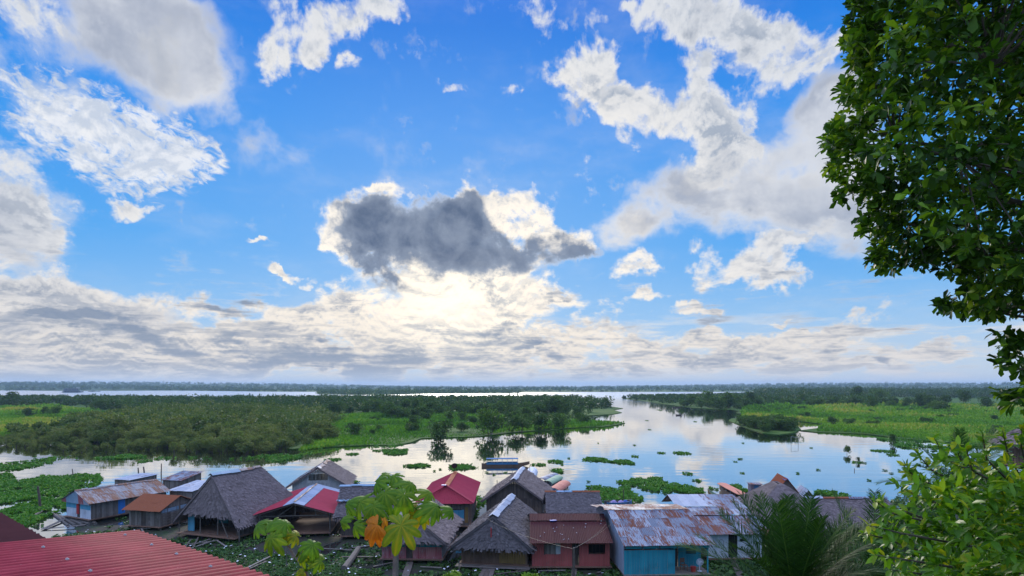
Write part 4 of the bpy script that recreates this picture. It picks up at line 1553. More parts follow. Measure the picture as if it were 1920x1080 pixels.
tin_plane(mb, (W + .45, -.45, 1.72), (W + .45, L + .3, 1.72), (W / 2, L + .3, hr), (W / 2, -.45, hr))
tin_plane(mb, (-.45, L + .3, 1.72), (-.45, -.45, 1.72), (W / 2, -.45, hr), (W / 2, L + .3, hr))
roof = mb.build('roof', MATS['tin_brown'], r)
ridge_cap(roof, (W / 2, -.4, hr + .02), (W / 2, L + .25, hr + .02), .22, .12, 'tin_brown')
gable_fill(r, 0, W, L - .02, h, hr - .1, 'wood_old', facing=1)
battens(r, [((W + .4, -.3, 1.72), (W + .4, L + .2, 1.72), (W / 2, L + .2, hr), (W / 2, -.3, hr))], n=5)

# ------------------------------------------------------------------ 2 rust roofed shack
r = new_house('rusty_shack', 'small plank shack with rust red tin roof left of the big thatched hall', 242, 984, -13, 0.55)
W, L, h, hr = 3.9, 4.6, 1.75, 2.85
shell(r, W, L, h, 'wood_old', 'wood_old', holes=[(1.55, 2.1, 0, 1.5)], bw=.26, hz=False, zdown=.8)
panel(r, 'door', 'wood_dark', 1.57, 2.08, 0, 1.48, y=.03)
mb = MB()
board_wall(mb, (W + .01, .1), (W + .01, L - .1), 1.28, 1.72, (), .4, .02)
mb.build('wall_sheet', MATS['tin_blue'], r)
mb = MB()
for k in range(5):
    za = .2 + .28 * k
    mb.beam((W + .04, 0, za), (W + .04, L, za + .02), .03, .05, .8)
mb.build('batten', MATS['log'], r)
mb = MB()
tin_plane(mb, (-.45, -.55, 1.62), (W + .35, -.55, 1.62), (W + .35, L / 2, hr), (-.45, L / 2, hr), vv=(.2, 1))
tin_plane(mb, (W + .35, L + .4, 1.7), (-.45, L + .4, 1.7), (-.45, L / 2, hr), (W + .35, L / 2, hr))
roof = mb.build('roof', MATS['tin_allrust'], r)
mb = MB()
for y in np.arange(.1, L - .05, .2):
    zt = h + (hr - h - .1) * (1 - abs(y - L / 2) / (L / 2))
    mb.box((W + .02, y + .1, (h + zt) / 2), (.03, .19, max(.02, zt - h)), float(HR.uniform(0, 1)))
mb.build('gable', MATS['wood_old'], r)
battens(r, [((-.4, -.5, 1.62), (W + .3, -.5, 1.62), (W + .3, L / 2, hr), (-.4, L / 2, hr))], n=5)


# ------------------------------------------------------------------ thatched houses, gable towards the hill
def thatched_gable(r, W, L, h, hr, ov=.6, fr=.4, skirt=True, back=0.0, mat='thatch', cap=None, capw=.4, eave=None, skirt_z=None, inset=0.0):
    sl = (hr - h) / (W / 2)
    he = h - ov * sl if eave is None else eave
    mb = MB()
    ye = -fr - (.62 if skirt else 0)
    thatch_plane(mb, (W + ov, ye, he), (W + ov, L + .4, he), (W / 2, L + .4 - back, hr), (W / 2, -fr + inset, hr))
    thatch_plane(mb, (-ov, L + .4, he), (-ov, ye, he), (W / 2, -fr + inset, hr), (W / 2, L + .4 - back, hr))
    if back:
        thatch_plane(mb, (W + ov, L + .4, he), (-ov, L + .4, he), (W / 2 - .05, L + .4 - back, hr), (W / 2 + .05, L + .4 - back, hr))
    roof = mb.build('roof', MATS[mat], r)
    if cap:
        ridge_cap(roof, (W / 2, -fr + inset, hr + .05), (W / 2, L + .3 - back, hr + .05), capw, capw * .55, cap)
    if skirt:
        zs = he if skirt_z is None else skirt_z
        t_ = (zs - he) / (hr - he)
        mb = MB()
        y0, y1 = -fr - .55, -fr + .1 + inset
        thatch_plane(mb, (lerp(-ov, W / 2, t_) + .02, lerp(y0, y1, t_) + .12, zs - .05), (lerp(W + ov, W / 2, t_) - .02, lerp(y0, y1, t_) + .12, zs - .05), (W / 2 + .06, y1, hr - .22), (W / 2 - .06, y1, hr - .22))
        mb.build('gable_thatch', MATS[mat], r)
    return roof


r = new_house('thatched_hall', 'largest thatched house, open front under a tall steep roof with blue tin ridge', 352, 994, -20, 0.6)
W, L, h, hr = 6.6, 8.6, 2.0, 5.7
thatched_gable(r, W, L, h, hr, .75, .5, True, 2.6, 'thatch', None, eave=1.05, skirt_z=1.95, inset=.25)
roof = [c_ for c_ in r.children if c_.name.startswith('roof')][0]
ridge_cap(roof, (W / 2, -.3, hr + .08), (W / 2, 3.2, hr + .08), .34, .24, 'tin_blue')
ridge_cap(roof, (W / 2, 3.3, hr + .08), (W / 2, 6.2, hr + .08), .30, .2, 'tin_brown')
shell(r, W, L, h, 'wood_dark', 'wood_dark', holes=[(0.9, W - .3, 0, 1.95)], zdown=1.0)
mb = MB()
board_wall(mb, (.15, 2.6), (W - .2, 2.6), 0, 1.95, [(3.0, 4.2, 0, 1.6)], .3)
mb.build('inner_wall', MATS['wood_dark'], r)
panel(r, 'wall_panel', 'paint_skyblue', .12, .95, 0.02, 1.7, y=-.06, frame=False)
panel(r, 'wall_panel', 'paint_tealdark', 1.3, 2.7, .35, 1.3, y=2.5, frame=False)
panel(r, 'wall_panel', 'paint_ochre', 1.3, 2.7, 1.32, 1.8, y=2.5, frame=False)
for x in (-.55, 2.2, 4.4, W + .45):
    mb = MB()
    mb.tube([(x, -.55, -1.0), (x + .03, -.5, 1.75)], .06, 6)
    mb.build('post', MATS['log'], r)
mb = MB()
mb.beam((W - 1.9, -.62, 1.9), (W - .4, -.9, -.35), .06, .06, .6)
mb.build('brace', MATS['log'], r)
mb = MB()
for i in range(6):
    mb.beam((-.4, -.45 - .12 * i, -.08), (W + .4, -.45 - .12 * i, -.08), .11, .05, float(HR.uniform(0, 1)))
mb.build('porch', MATS['wood_brown'], r)

# 4 the thatched house behind the red and white shelter
r = new_house('thatched_house', 'thatched house with open plank gable and patched tin ridge behind the red and white shelter', 548, 936, 9, 0.5)
W, L, h, hr = 6.4, 8.6, 2.0, 4.0
roof = thatched_gable(r, W, L, h, hr, .75, .5, False, 0, 'thatch', None)
ridge_cap(roof, (W / 2, -.45, hr + .05), (W / 2, 3.4, hr + .05), .42, .24, 'tin_patchy')
ridge_cap(roof, (W / 2, 4.3, hr + .05), (W / 2, 8.4, hr + .05), .42, .24, 'tin_brown')
shell(r, W, L, h, 'plank_pale', 'wood_old', zdown=.8)
gable_fill(r, 0, W, -.02, h, hr - .22, 'plank_pale', hole=(2.0, 4.4, 2.35, 3.2))
mb = MB()
for (x, y, w_, l_) in ((1.55, 1.4, .5, .9), (1.1, .4, .3, .5)):
    sl = (hr - h) / (W / 2)
    pts = [(x - w_, y - l_), (x + w_, y - l_), (x + w_, y + l_), (x - w_, y + l_)]
    mb.quad(*[(a, b_, h + a * sl + .14) for a, b_ in pts], var=.5)
    mb.quad(*[(a, b_, h + a * sl + .12) for a, b_ in pts[::-1]], var=.5)
mb.build('patch', MATS['tin_blue'], roof)
mb = MB()
for x in (2.3, 2.9, 3.5, 4.1):
    mb.beam((x, -.05, 2.3), (x, -.05, 3.15), .06, .06, .4)
mb.build('slat', MATS['wood_old'], r)

# ------------------------------------------------------------------ 5 open shelter, red and white roof
r = new_house('open_shelter', 'open sided wooden shelter under a red tin roof with a broad white ridge stripe', 489, 1004, 7, 0.35, 'shelter')
W, L, he, hr = 6.5, 10.6, 2.1, 3.25
mb = MB()
k = 40
for i in range(k):
    mb.box((W / 2, -.3 + (i + .5) * (L + .4) / k, .1), (W + .4, (L + .4) / k - .012, .06), float(HR.uniform(0, 1)))
mb.build('floor', MATS['wood_floor'], r)
for x in (-.1, W + .1):
    for y in (0, 3.5, 7.0, L - .1):
        mb = MB()
        mb.tube([(x, y, -.6), (x, y, he + .05)], .075, 6)
        mb.build('post', MATS['log'], r)
for y in (0.0, L - .1):
    for (a, b_) in (((-.2, y, he - .25), (W + .2, y, he - .25)), ((W / 2, y, he - .25), (W / 2, y, hr - .15)), ((W * .25, y, he - .25), (W / 2 - .1, y, hr - .35)), ((W * .8, y, he - .2), (W * .8, y, he + .3))):
        mb = MB()
        mb.beam(a, b_, .07, .08, .7)
        mb.build('tie_beam', MATS['log'], r)
mb = MB()
board_wall(mb, (W, L - .2), (0, L - .2), .1, 1.9, (), .24)
mb.build('back_wall', MATS['wood_dark'], r)
mb = MB()
board_wall(mb, (0.05, L - .25), (.05, 5.0), .1, 1.5, (), .24)
mb.build('side_wall', MATS['wood_dark'], r)
y0, y1 = -.7, L + .5
xm, wl = W / 2, 1.0
zz = lambda x: hr - (hr - he) * abs(x - xm) / (xm + .6)
mbr, mbw = MB(), MB()
tin_plane(mbr, (W + .6, y0, he), (W + .6, y1 - 1.5, he), (xm + wl + .05, y1 - 1.5, zz(xm + wl)), (xm + wl + .05, y0, zz(xm + wl)), sheet=1.0, course=3, vv=(.3, .8), warp=.008)
mbl = MB()
tin_plane(mbl, (-.6, y1, he), (-.6, y0, he), (xm - wl, y0, zz(xm - wl)), (xm - wl, y1, zz(xm - wl)), sheet=1.0, course=3, vv=(.3, .8), warp=.008)
tin_plane(mbw, (xm + wl, y0 + .02, zz(xm + wl) + .012), (xm + wl, y1 - 1.5, zz(xm + wl) + .012), (xm, y1 - 1.5, hr + .012), (xm, y0 + .02, hr + .012), sheet=1.2, course=1, warp=.008)
tin_plane(mbw, (W + .6, y1 - 1.48, he + .01), (W + .6, y1, he + .01), (xm, y1, hr + .012), (xm, y1 - 1.48, hr + .012), sheet=1.5, course=3, warp=.008)
tin_plane(mbw, (xm - wl, y1, zz(xm - wl) + .012), (xm - wl, y0 + .02, zz(xm - wl) + .012), (xm, y0 + .02, hr + .012), (xm, y1, hr + .012), sheet=1.2, course=1, warp=.008)
roof = mbr.build('roof', MATS['tin_red'], r)
mbl.build('roof_slope', MATS['tin_red'], roof)
mbw.build('white_strip', MATS['tin_white'], roof)
ridge_cap(roof, (xm, y0 + .3, hr + .03), (xm, y1 - .3, hr + .03), .10, .05, 'tin_brown', True)
battens(r, [((W + .5, y0, he), (W + .5, y1, he), (xm, y1, hr), (xm, y0, hr)), ((-.5, y0, he), (-.5, y1, he), (xm, y1, hr), (xm, y0, hr))], n=6)

# 6 dark two tiered thatch behind the tall leafy plant
r = new_house('tiered_thatched_house', 'dark thatched house in two tiers with blue tin edges, half hidden by big leaves', 640, 1004, 5, 0.5)
W, L, h, hr = 4.6, 6.0, 2.1, 4.1
shell(r, W, L, h, 'wood_dark', 'wood_dark', holes=[(2.6, 3.3, 0, 1.8)], zdown=.8)
panel(r, 'door', 'paint_ochre', 2.62, 3.28, 0, 1.75, y=.03)
mb = MB()
thatch_plane(mb, (-.8, 2.2, 3.0), (W + .3, 2.2, 3.0), (W + .2, 4.6, hr), (-.9, 4.6, hr))
thatch_plane(mb, (W + .2, L + .6, 2.6), (-.9, L + .6, 2.6), (-.9, 4.6, hr), (W + .2, 4.6, hr))
roof = mb.build('roof', MATS['thatch_dark'], r)
mb = MB()
thatch_plane(mb, (-.7, -.6, 1.9), (W + .5, -.6, 1.9), (W + .3, 2.3, 2.75), (-.75, 2.3, 2.75))
mb.build('lower_roof', MATS['thatch_dark'], r)
ridge_cap(roof, (-.95, 4.6, hr + .05), (W + .25, 4.6, hr + .05), .35, .15, 'tin_blue')
ridge_cap(roof, (-.85, 2.25, 2.98), (W + .35, 2.25, 2.98), .2, .1, 'tin_blue')
mb = MB()
board_wall(mb, (-.5, 2.4), (W, 2.4), 2.0, 3.0, (), .3)
mb.build('upper_wall', MATS['wood_dark'], r)

# small sheds in pale tin
def tin_shed(name, label, px, py, yaw, W, L, h0, h1, mat, wall='wood_old', z0=.4, ov=.25, cat='shed', flip=False):
    r = new_house(name, label, px, py, yaw, z0, cat)
    mb = MB()
    tin_plane(mb, (-ov, -ov, h0), (W + ov, -ov, h0), (W + ov, L + ov, h1), (-ov, L + ov, h1))
    mb.build('roof', MATS[mat], r)
    for (a, b_, nm) in (((0, 0), (W, 0), 'wall'), ((W, 0.03), (W, L - .03), 'wall'), ((W, L), (0, L), 'wall'), ((0, L - .03), (0, .03), 'wall')):
        mb = MB()
        n0_ = Vector(a)
        n1_ = Vector(b_)
        Ll = (n1_ - n0_).length
        board_wall(mb, a, b_, 0, h0, (), .22, top=lambda u: h0 + (h1 - h0) * (n0_.y + (n1_.y - n0_.y) * u / Ll) / L - .05)
        mb.build('wall', MATS[wall], r)
    for x in (.05, W - .05):
        for y in (.05, L - .05):
            mb = MB()
            mb.tube([(x, y, -.8), (x, y, .1)], .07, 6)
            mb.build('post', MATS['log'], r)
    return r


tin_shed('tin_shed', 'small white tin roof showing just right of the dark tiered thatch', 706, 934, 4, 1.9, 3.5, 2.0, 2.5, 'tin_white')
tin_shed('tin_shed', 'white blue tin roofed shed squeezed between rust shack and big thatched hall', 318, 944, -14, 3.3, 4.6, 1.6, 2.2, 'tin_white')
tin_shed('tin_shed', 'low white tin roof behind the ridge of the long striped gable house', 215, 917, -20, 3.0, 4.2, 1.4, 1.7, 'tin_white')
rr_ = tin_shed('tin_shed', 'broken blue and rust tin roof on bare posts by the water behind the sheds', 305, 920, -16, 3.2, 3.6, 1.5, 2.3, 'tin_patchy')
mb = MB()
for i in range(14):
    x, y = HR.uniform(-3.2, -.2), HR.uniform(0, 3.5)
    a = HR.uniform(0, 6.28)
    mb.beam((x, y, .9 + HR.uniform(0, .6)), (x + 1.4 * math.cos(a), y + 1.4 * math.sin(a), .8 + HR.uniform(0, .6)), .12, .03, float(HR.uniform(0, 1)))
mb.build('fallen_frame', MATS['wood_old'], rr_)

# ------------------------------------------------------------------ 7 red hipped house
r = new_house('red_roofed_house', 'stilt house under a bright red hipped tin roof at the water edge', 792, 985, 0, 0.6)
W, L, he, hr = 4.8, 13.0, 2.35, 3.95
shell(r, W, L, 2.35, 'wood_old', 'wood_dark', zdown=1.0, rmat='wood_brown', holes=[(3.0, 4.0, .3, 1.7)])
mb = MB()
yA, yB, xm = -.7, L + .3, 2.35
tin_plane(mb, (W + .55, yA, he), (W + .55, yB, he), (xm, L - 1.5, hr), (xm, .9, hr), sheet=1.0, course=3, vv=(.2, .7), warp=.008)
tin_plane(mb, (-.75, yB, he), (-.75, yA, he), (xm, .9, hr), (xm, L - 1.5, hr), sheet=1.0, course=3, vv=(.2, .7), warp=.008)
tin_plane(mb, (-.75, yA, he), (W + .55, yA, he), (xm + .02, .9, hr), (xm - .02, .9, hr), sheet=1.0, course=3, vv=(.2, .7), warp=.008)
tin_plane(mb, (W + .55, yB, he), (-.75, yB, he), (xm - .02, L - 1.5, hr), (xm + .02, L - 1.5, hr), sheet=1.0, course=3, warp=.008)
roof = mb.build('roof', MATS['tin_red'], r)
ridge_cap(roof, (xm, .95, hr + .03), (xm, L - 1.5, hr + .03), .28, .12, 'tin_orange', False)
mb = MB()
mb.tube([(W + .55, yA, he + .06), (xm, .9, hr + .06)], .09, 6)
mb.build('hip_cap', MATS['tin_red'], roof)
mb = MB()
mb.box((xm - .2, .7, hr + .10), (.5, .35, .06), .5)
mb.build('tarp_scrap', MATS['tarp_blue'], roof)
for k in range(5):
    mb = MB()
    y = .3 + k * 1.6
    mb.beam((W + .25, y, 0), (W + .35, y + .1, 2.3), .08, .08, .6)
    mb.build('post', MATS['log'], r)
panel(r, 'wall_panel', 'paint_skyblue', 3.2, 4.3, .5, 1.6, y=-.05, frame=False)
panel(r, 'wall_panel', 'paint_ochre', 4.4, 4.75, .3, 1.9, y=-.05, frame=False)

# 8 thatch with teal and red walls behind the tall leafy plant
r = new_house('thatched_house', 'thatched house with teal and faded red plank front behind the tall leafy plant', 716, 1046, -3, 0.5)
W, L, h, hr = 5.1, 8.0, 1.95, 3.75
thatched_gable(r, W, L, h, hr, .55, .4, True, 0, 'thatch', 'tin_patchy', .28, skirt_z=1.7)
shell(r, W, L, h, 'paint_red', 'plank_pale', holes=[(2.0, 2.55, 0, 1.6)], zdown=.8)
mb = MB()
board_wall(mb, (.0, -.035), (1.98, -.035), 1.0, 1.75, (), .25, .02)
mb.build('painted_band', MATS['paint_tealdark'], r)
mb = MB()
board_wall(mb, (2.57, -.035), (W, -.035), 1.0, 1.75, (), .25, .02)
mb.build('painted_band', MATS['paint_tealdark'], r)
panel(r, 'door', 'wood_dark', 2.02, 2.53, 0, 1.58, y=.06)

# 9 and 10 pair of thatched houses with white tin ridges
r = new_house('thatched_house', 'rear thatched house of the pair with pale ridge strip, beside the moored boats', 912, 966, -6.5, 0.5)
W, L, h, hr = 6.3, 9.6, 2.0, 4.15
thatched_gable(r, W, L, h, hr, .55, .5, False, 0, 'thatch', 'tin_white', .34)
shell(r, W, L, h, 'wood_dark', 'wood_dark', zdown=.9)
gable_fill(r, 0, W, -.02, h, hr - .2, 'wood_dark')
r = new_house('thatched_house', 'front thatched house of the pair with ragged white ridge and brown and ochre walls', 865, 1053, -9, 0.5)
W, L, h, hr = 5.5, 9.0, 2.0, 4.0
thatched_gable(r, W, L, h, hr, .6, .6, True, 0, 'thatch_dark', 'tin_white', .42, skirt_z=1.55)
shell(r, W, L, h, 'wood_brown', 'wood_dark', holes=[(3.15, 5.4, 0, 2.0)], zdown=1.0)
mb = MB()
board_wall(mb, (3.18, -.02), (5.36, -.02), .05, 1.75, (), .2)
mb.build('shutter_wall', MATS['paint_ochre'], r)
mb = MB()
mb.box((2.7, -1.0, 2.75), (.07, .07, .75), .5)
mb.build('hanging_cloth', MATS['cloth_red'], r)
mb = MB()
for i in range(5):
    mb.beam((-.3, -.35 - .14 * i, -.1), (W + .3, -.35 - .14 * i, -.1), .13, .05, float(HR.uniform(0, 1)))
mb.build('porch', MATS['wood_old'], r)

# ------------------------------------------------------------------ 11 maroon roofed house and 12 thatch behind it
r = new_house('maroon_roofed_house', 'coral walled house under a dark maroon tin roof in front of a long thatched roof', 998, 1061, 0, 0.5)
W, L, h, he, hr = 6.25, 7.0, 2.15, 2.0, 3.45
shell(r, W, L, h, 'paint_coral', 'paint_coral', holes=[(1.0, 2.3, .95, 2.0), (3.15, 3.75, 0, 2.15), (4.5, 5.85, .95, 1.75)], zdown=1.0)
panel(r, 'shutter', 'wood_old', 1.02, 1.82, .97, 1.98)
panel(r, 'shutter', 'plank_pale', 1.84, 2.28, .97, 1.98, frame=False)
panel(r, 'door', 'wood_dark', 3.17, 3.73, 0, 2.1, y=.35, frame=False)
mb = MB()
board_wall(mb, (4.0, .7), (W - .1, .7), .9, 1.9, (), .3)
mb.build('inner_wall', MATS['painted_shade'], r)  # boards painted black in place of the unlit room behind the window
mb = MB()
ym, zm = 2.6, 3.02
tin_plane(mb, (-.2, -.75, he), (W + .15, -.75, he), (W + .05, ym, zm), (-.12, ym, zm), sheet=.9, course=3, vv=(.3, .8), warp=.01)
tin_plane(mb, (-.12, ym - .05, zm + .06), (W + .05, ym - .05, zm + .06), (W + .05, ym + 1.1, hr), (-.12, ym + 1.1, hr), sheet=.9, course=3, vv=(.3, .8), warp=.01)
tin_plane(mb, (W + .05, L + .3, 2.6), (-.12, L + .3, 2.6), (-.12, ym + 1.1, hr), (W + .05, ym + 1.1, hr), sheet=.9, course=3, warp=.01)
roof = mb.build('roof', MATS['tin_maroon'], r)
for (x, y) in ((1.85, 2.55),):
    mb = MB()
    mb.box((x, y, zm + .09), (.55, .3, .05), .5, rot=.2)
    mb.build('tarp_scrap', MATS['tarp_blue'], roof)
mb = MB()
for k in range(16):
    x, y = HR.uniform(.3, 5.9), HR.uniform(-.4, 2.3)
    mb.box((x, y, he + (y + .75) / (ym + .75) * (zm - he) + .035), (HR.uniform(.04, .09), HR.uniform(.04, .08), .02), .9, rot=HR.uniform(0, 3))
tag(mb.build('litter', MATS['cloth_white'], roof), kind='stuff')
dish = MB()
for i in range(14):
    for j in range(4):
        a0, a1 = 2 * math.pi * i / 14, 2 * math.pi * (i + 1) / 14
        r0, r1 = j / 4 * .36, (j + 1) / 4 * .36
        P_ = [(r0 * math.cos(a0), r0 * r0 * .6, r0 * math.sin(a0)), (r1 * math.cos(a0), r1 * r1 * .6, r1 * math.sin(a0)), (r1 * math.cos(a1), r1 * r1 * .6, r1 * math.sin(a1)), (r0 * math.cos(a1), r0 * r0 * .6, r0 * math.sin(a1))]
        dish.quad(*P_, .5)
t_ = tag(empty('satellite_dish', r.matrix_basis @ Vector((5.9, 2.9, 3.45)), R(150)), 'dark satellite dish standing on the right end of the maroon roof', 'satellite dish')
d_ = dish.build('dish', MATS['metal_dark'], t_, loc=(0, 0, .45))
d_.rotation_euler = (R(35), 0, 0)
mb = MB()
mb.tube([(0, 0, -.25), (0, 0, .45)], .03, 6)
mb.build('mast', MATS['metal_dark'], t_)
mb = MB()
mb.tube([(0, 0, .2), (0, .45, .62)], .015, 5)
mb.build('feed_arm', MATS['metal_dark'], t_)

r = new_house('long_thatched_house', 'thatched house with straight rust and blue tin ridge behind the maroon roof', 1030, 1004, 0, 0.5)
W, L, h, hr = 5.0, 6.2, 2.1, 3.75
shell(r, W, L, h, 'wood_dark', 'wood_dark', zdown=.9)
mb = MB()
thatch_plane(mb, (-.35, -.6, 1.9), (W + .35, -.6, 1.9), (W + .25, 3.1, hr), (-.2, 3.1, hr))
thatch_plane(mb, (W + .35, L + .6, 1.9), (-.35, L + .6, 1.9), (-.2, 3.1, hr), (W + .25, 3.1, hr))
roof = mb.build('roof', MATS['thatch_dark'], r)
ridge_cap(roof, (-.25, 3.1, hr + .04), (.9, 3.1, hr + .04), .22, .12, 'tin_allrust', False)
ridge_cap(roof, (.9, 3.1, hr + .04), (2.5, 3.1, hr + .04), .22, .12, 'tin_blue', False)
ridge_cap(roof, (2.5, 3.1, hr + .04), (W + .3, 3.1, hr + .04), .22, .12, 'tin_allrust', False)
for xx in (0, W):
    mb = MB()
    for y in np.arange(.1, L - .05, .2):
        zt = h + (hr - h - .15) * (1 - abs(y - L / 2) / (L / 2))
        mb.box((xx, y + .1, (h + zt) / 2), (.03, .19, max(.02, zt - h)), float(HR.uniform(0, 1)))
    mb.build('gable', MATS['wood_dark'], r)

# ------------------------------------------------------------------ 13 teal house
r = new_house('teal_house', 'teal plank house with rust streaked grey tin roof and a small porch', 1170, 1077, 3, 0.5)
W, L, h, he, hr = 6.7, 8.6, 2.35, 2.2, 3.95
mb = MB()
board_wall(mb, (0, 0), (4.0, 0), 0, 1.85, (), .2)
w_ = mb.build('wall', MATS['paint_teal'], r)
mb = MB()
board_wall(mb, (0, -.06), (W, -.06), 2.0, 2.32, (), .5)
mb.build('fascia', MATS['paint_teal'], r)
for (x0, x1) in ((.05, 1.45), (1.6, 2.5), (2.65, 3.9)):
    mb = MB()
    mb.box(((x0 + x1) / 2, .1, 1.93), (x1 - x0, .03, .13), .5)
    mb.build('vent_shade_panel', MATS['painted_shade'], r)  # solid black strip, painted shade instead of an open vent
mb = MB()
board_wall(mb, (4.0, 1.8), (W, 1.8), 0, 2.3, [(.1, .8, 0, 1.8), (1.5, 2.2, 1.0, 1.75)], .2)
mb.build('porch_wall', MATS['paint_teal'], r)
mb = MB()
board_wall(mb, (4.0, .05), (4.0, 1.8), 0, 2.2, (), .2)
mb.build('wall', MATS['paint_teal'], r)
panel(r, 'door', 'wood_dark', 4.12, 4.78, 0, 1.75, y=1.9, frame=False)
mb = MB()
board_wall(mb, (W, L - .03), (0, L - .03), 0, h, (), .22)
mb.build('wall', MATS['wood_old'], r)
mb = MB()
board_wall(mb, (W, 1.85), (W, L - .1), 0, h, (), .22)
mb.build('wall', MATS['paint_teal'], r)
mb = MB()
for y in np.arange(0, L - .05, .2):
    zt = h - .1 + max(0, (hr - h - .05) * (1 - abs(y - 5.0) / 5.0 if y < 5 else 1 - (y - 5.0) / (L - 5.0) * .3))
    mb.box((-.02 + (.012 if int(y / .2) % 2 else 0), y + .1, zt / 2), (.03, .2, zt), float(HR.uniform(0, 1)))
mb.build('side_cladding', MATS['tin_white'], r)
mb = MB()
for i in range(34):
    mb.box((W / 2, -.2 + (i + .5) * (L + .3) / 34, -.06), (W + .1, (L + .3) / 34 - .01, .06), float(HR.uniform(0, 1)))
mb.build('floor', MATS['wood_old'], r)
for x in (0.1, 2.2, 4.2, W - .1):
    for y in (.05, L - .1):
        mb = MB()
        mb.tube([(x, y, -1.0), (x, y, -.05)], .08, 6)
        mb.build('post', MATS['log'], r)
mb = MB()
mb.beam((W - .1, .1, 0), (W - .1, .1, 2.2), .09, .09, .5)
mb.build('post', MATS['paint_teal'], r)
mb = MB()
tin_plane(mb, (-.1, -.35, he), (W + .4, -.35, he), (W + .1, 5.0, hr), (-.25, 5.0, hr), sheet=.62, course=1.35)
roof = mb.build('roof', MATS['tin_rusty'], r)
mb = MB()
tin_plane(mb, (W + .3, L + .1, hr - .30), (-1.0, L + .1, hr - .30), (-.5, 4.95, hr + .03), (W + .15, 4.95, hr + .03), sheet=.8, course=2)
mb.build('back_slope', MATS['tin_brown'], roof)
battens(r, [((.0, -.3, he), (W + .3, -.3, he), (W + .1, 5.0, hr), (-.2, 5.0, hr))], n=6)

# 14 white house with patchwork tin roof
r = new_house('white_house', 'whitewashed house under a patchwork roof of pale, blue and rusty tin sheets', 1328, 1046, 2, 0.5)
W, L, h, he, hr = 4.6, 8.4, 2.2, 2.05, 4.05
shell(r, W, L, h, 'paint_white', 'paint_white', holes=[(1.75, 2.5, 0, 2.1), (2.75, 3.35, 1.35, 1.6)], zdown=1.0)
panel(r, 'door', 'painted_shade', 1.77, 2.48, 0, 2.08, y=.12)  # near-black panel, the darkness of the doorway put into its colour
panel(r, 'vent_shade_panel', 'painted_shade', 2.76, 3.34, 1.36, 1.59, y=.05)  # black panel with the shade of the vent painted on
mb = MB()
for k in range(11):
    a0, a1 = math.pi * k / 11, math.pi * (k + 1) / 11
    mb.beam((1.1 + .2 * math.cos(a0), -.05, 1.35 + .2 * math.sin(a0)), (1.1 + .2 * math.cos(a1), -.05, 1.35 + .2 * math.sin(a1)), .02, .02, .5)
mb.beam((.9, -.05, .75), (.9, -.05, 1.35), .02, .02)
mb.beam((1.3, -.05, .75), (1.3, -.05, 1.35), .02, .02)
mb.build('arch_marking', MATS['metal_dark'], r)
yk = 2.9
zk = he + (hr - he) * (yk + .5) / (7.0 + .5)
mb = MB()
tin_plane(mb, (-1.1, -.5, he), (W + .7, -.5, he), (W + .55, yk, zk), (-1.2, yk, zk), sheet=.75, course=1.7)
roof = mb.build('roof', MATS['tin_rusty'], r)
mb = MB()
tin_plane(mb, (-1.25, yk - .1, zk + .03), (2.6, yk - .1, zk + .03), (2.4, 4.6, 3.42), (-1.3, 4.6, 3.42), sheet=.7, course=.9)
mb.build('rusty_section', MATS['tin_rusty'], roof)
mb = MB()
tin_plane(mb, (-1.35, 4.55, 3.46), (2.4, 4.55, 3.46), (2.2, 7.2, hr + .05), (-1.4, 7.2, hr + .05), sheet=.8, course=2.6, warp=.01)
mb.build('pale_section', MATS['tin_white'], roof)
mb = MB()
tin_plane(mb, (2.45, yk - .1, zk + .02), (W + .55, yk - .1, zk + .02), (W + .3, 7.2, hr + .04), (2.25, 7.2, hr + .04), sheet=.8, course=1.1)
mb.build('blue_section', MATS['tin_patchy'], roof)
mb = MB()
tin_plane(mb, (W + .3, L + .8, 3.0), (-1.4, L + .8, 3.0), (-1.4, 7.2, hr), (W + .3, 7.2, hr))
mb.build('back_slope', MATS['tin_brown'], roof)

# 15 brown thatch with hipped front, 18 long thatch with tin ridge
r = new_house('hipped_thatched_house', 'broad thatched roof with a rounded peak rising behind the palm fronds', 1418, 1000, -8, 0.5)
W, L, h, hr = 6.6, 7.5, 2.0, 4.35
shell(r, W, L, h, 'wood_dark', 'wood_dark', zdown=.9)
mb = MB()
thatch_plane(mb, (-.9, -.8, 1.6), (W + .9, -.8, 1.6), (W / 2 + .25, 3.6, hr), (W / 2 - .25, 3.6, hr))
thatch_plane(mb, (W + .9, -.8, 1.6), (W + .9, L + .7, 1.6), (W / 2 + .25, 5.6, hr), (W / 2 + .25, 3.6, hr))
thatch_plane(mb, (-.9, L + .7, 1.6), (-.9, -.8, 1.6), (W / 2 - .25, 3.6, hr), (W / 2 - .25, 5.6, hr))
thatch_plane(mb, (W + .9, L + .7, 1.6), (-.9, L + .7, 1.6), (W / 2 - .25, 5.6, hr), (W / 2 + .25, 5.6, hr))
mb.build('roof', MATS['thatch'], r)
r = new_house('long_thatched_house', 'long thatched roof with a tin ridge strip, right of the white patched shed', 1548, 1012, 0, 0.5)
W, L, h, hr = 7.2, 6.4, 1.7, 3.35
shell(r, W, L, h, 'wood_dark', 'wood_dark', zdown=.9)
mb = MB()
thatch_plane(mb, (-.5, -.8, 1.4), (W + .5, -.8, 1.4), (W + .4, 3.2, hr), (-.4, 3.2, hr))
thatch_plane(mb, (W + .5, L + .6, 1.4), (-.5, L + .6, 1.4), (-.4, 3.2, hr), (W + .4, 3.2, hr))
roof = mb.build('roof', MATS['thatch'], r)
ridge_cap(roof, (-.5, 3.2, hr + .05), (1.3, 3.2, hr + .05), .34, .16, 'tin_white')
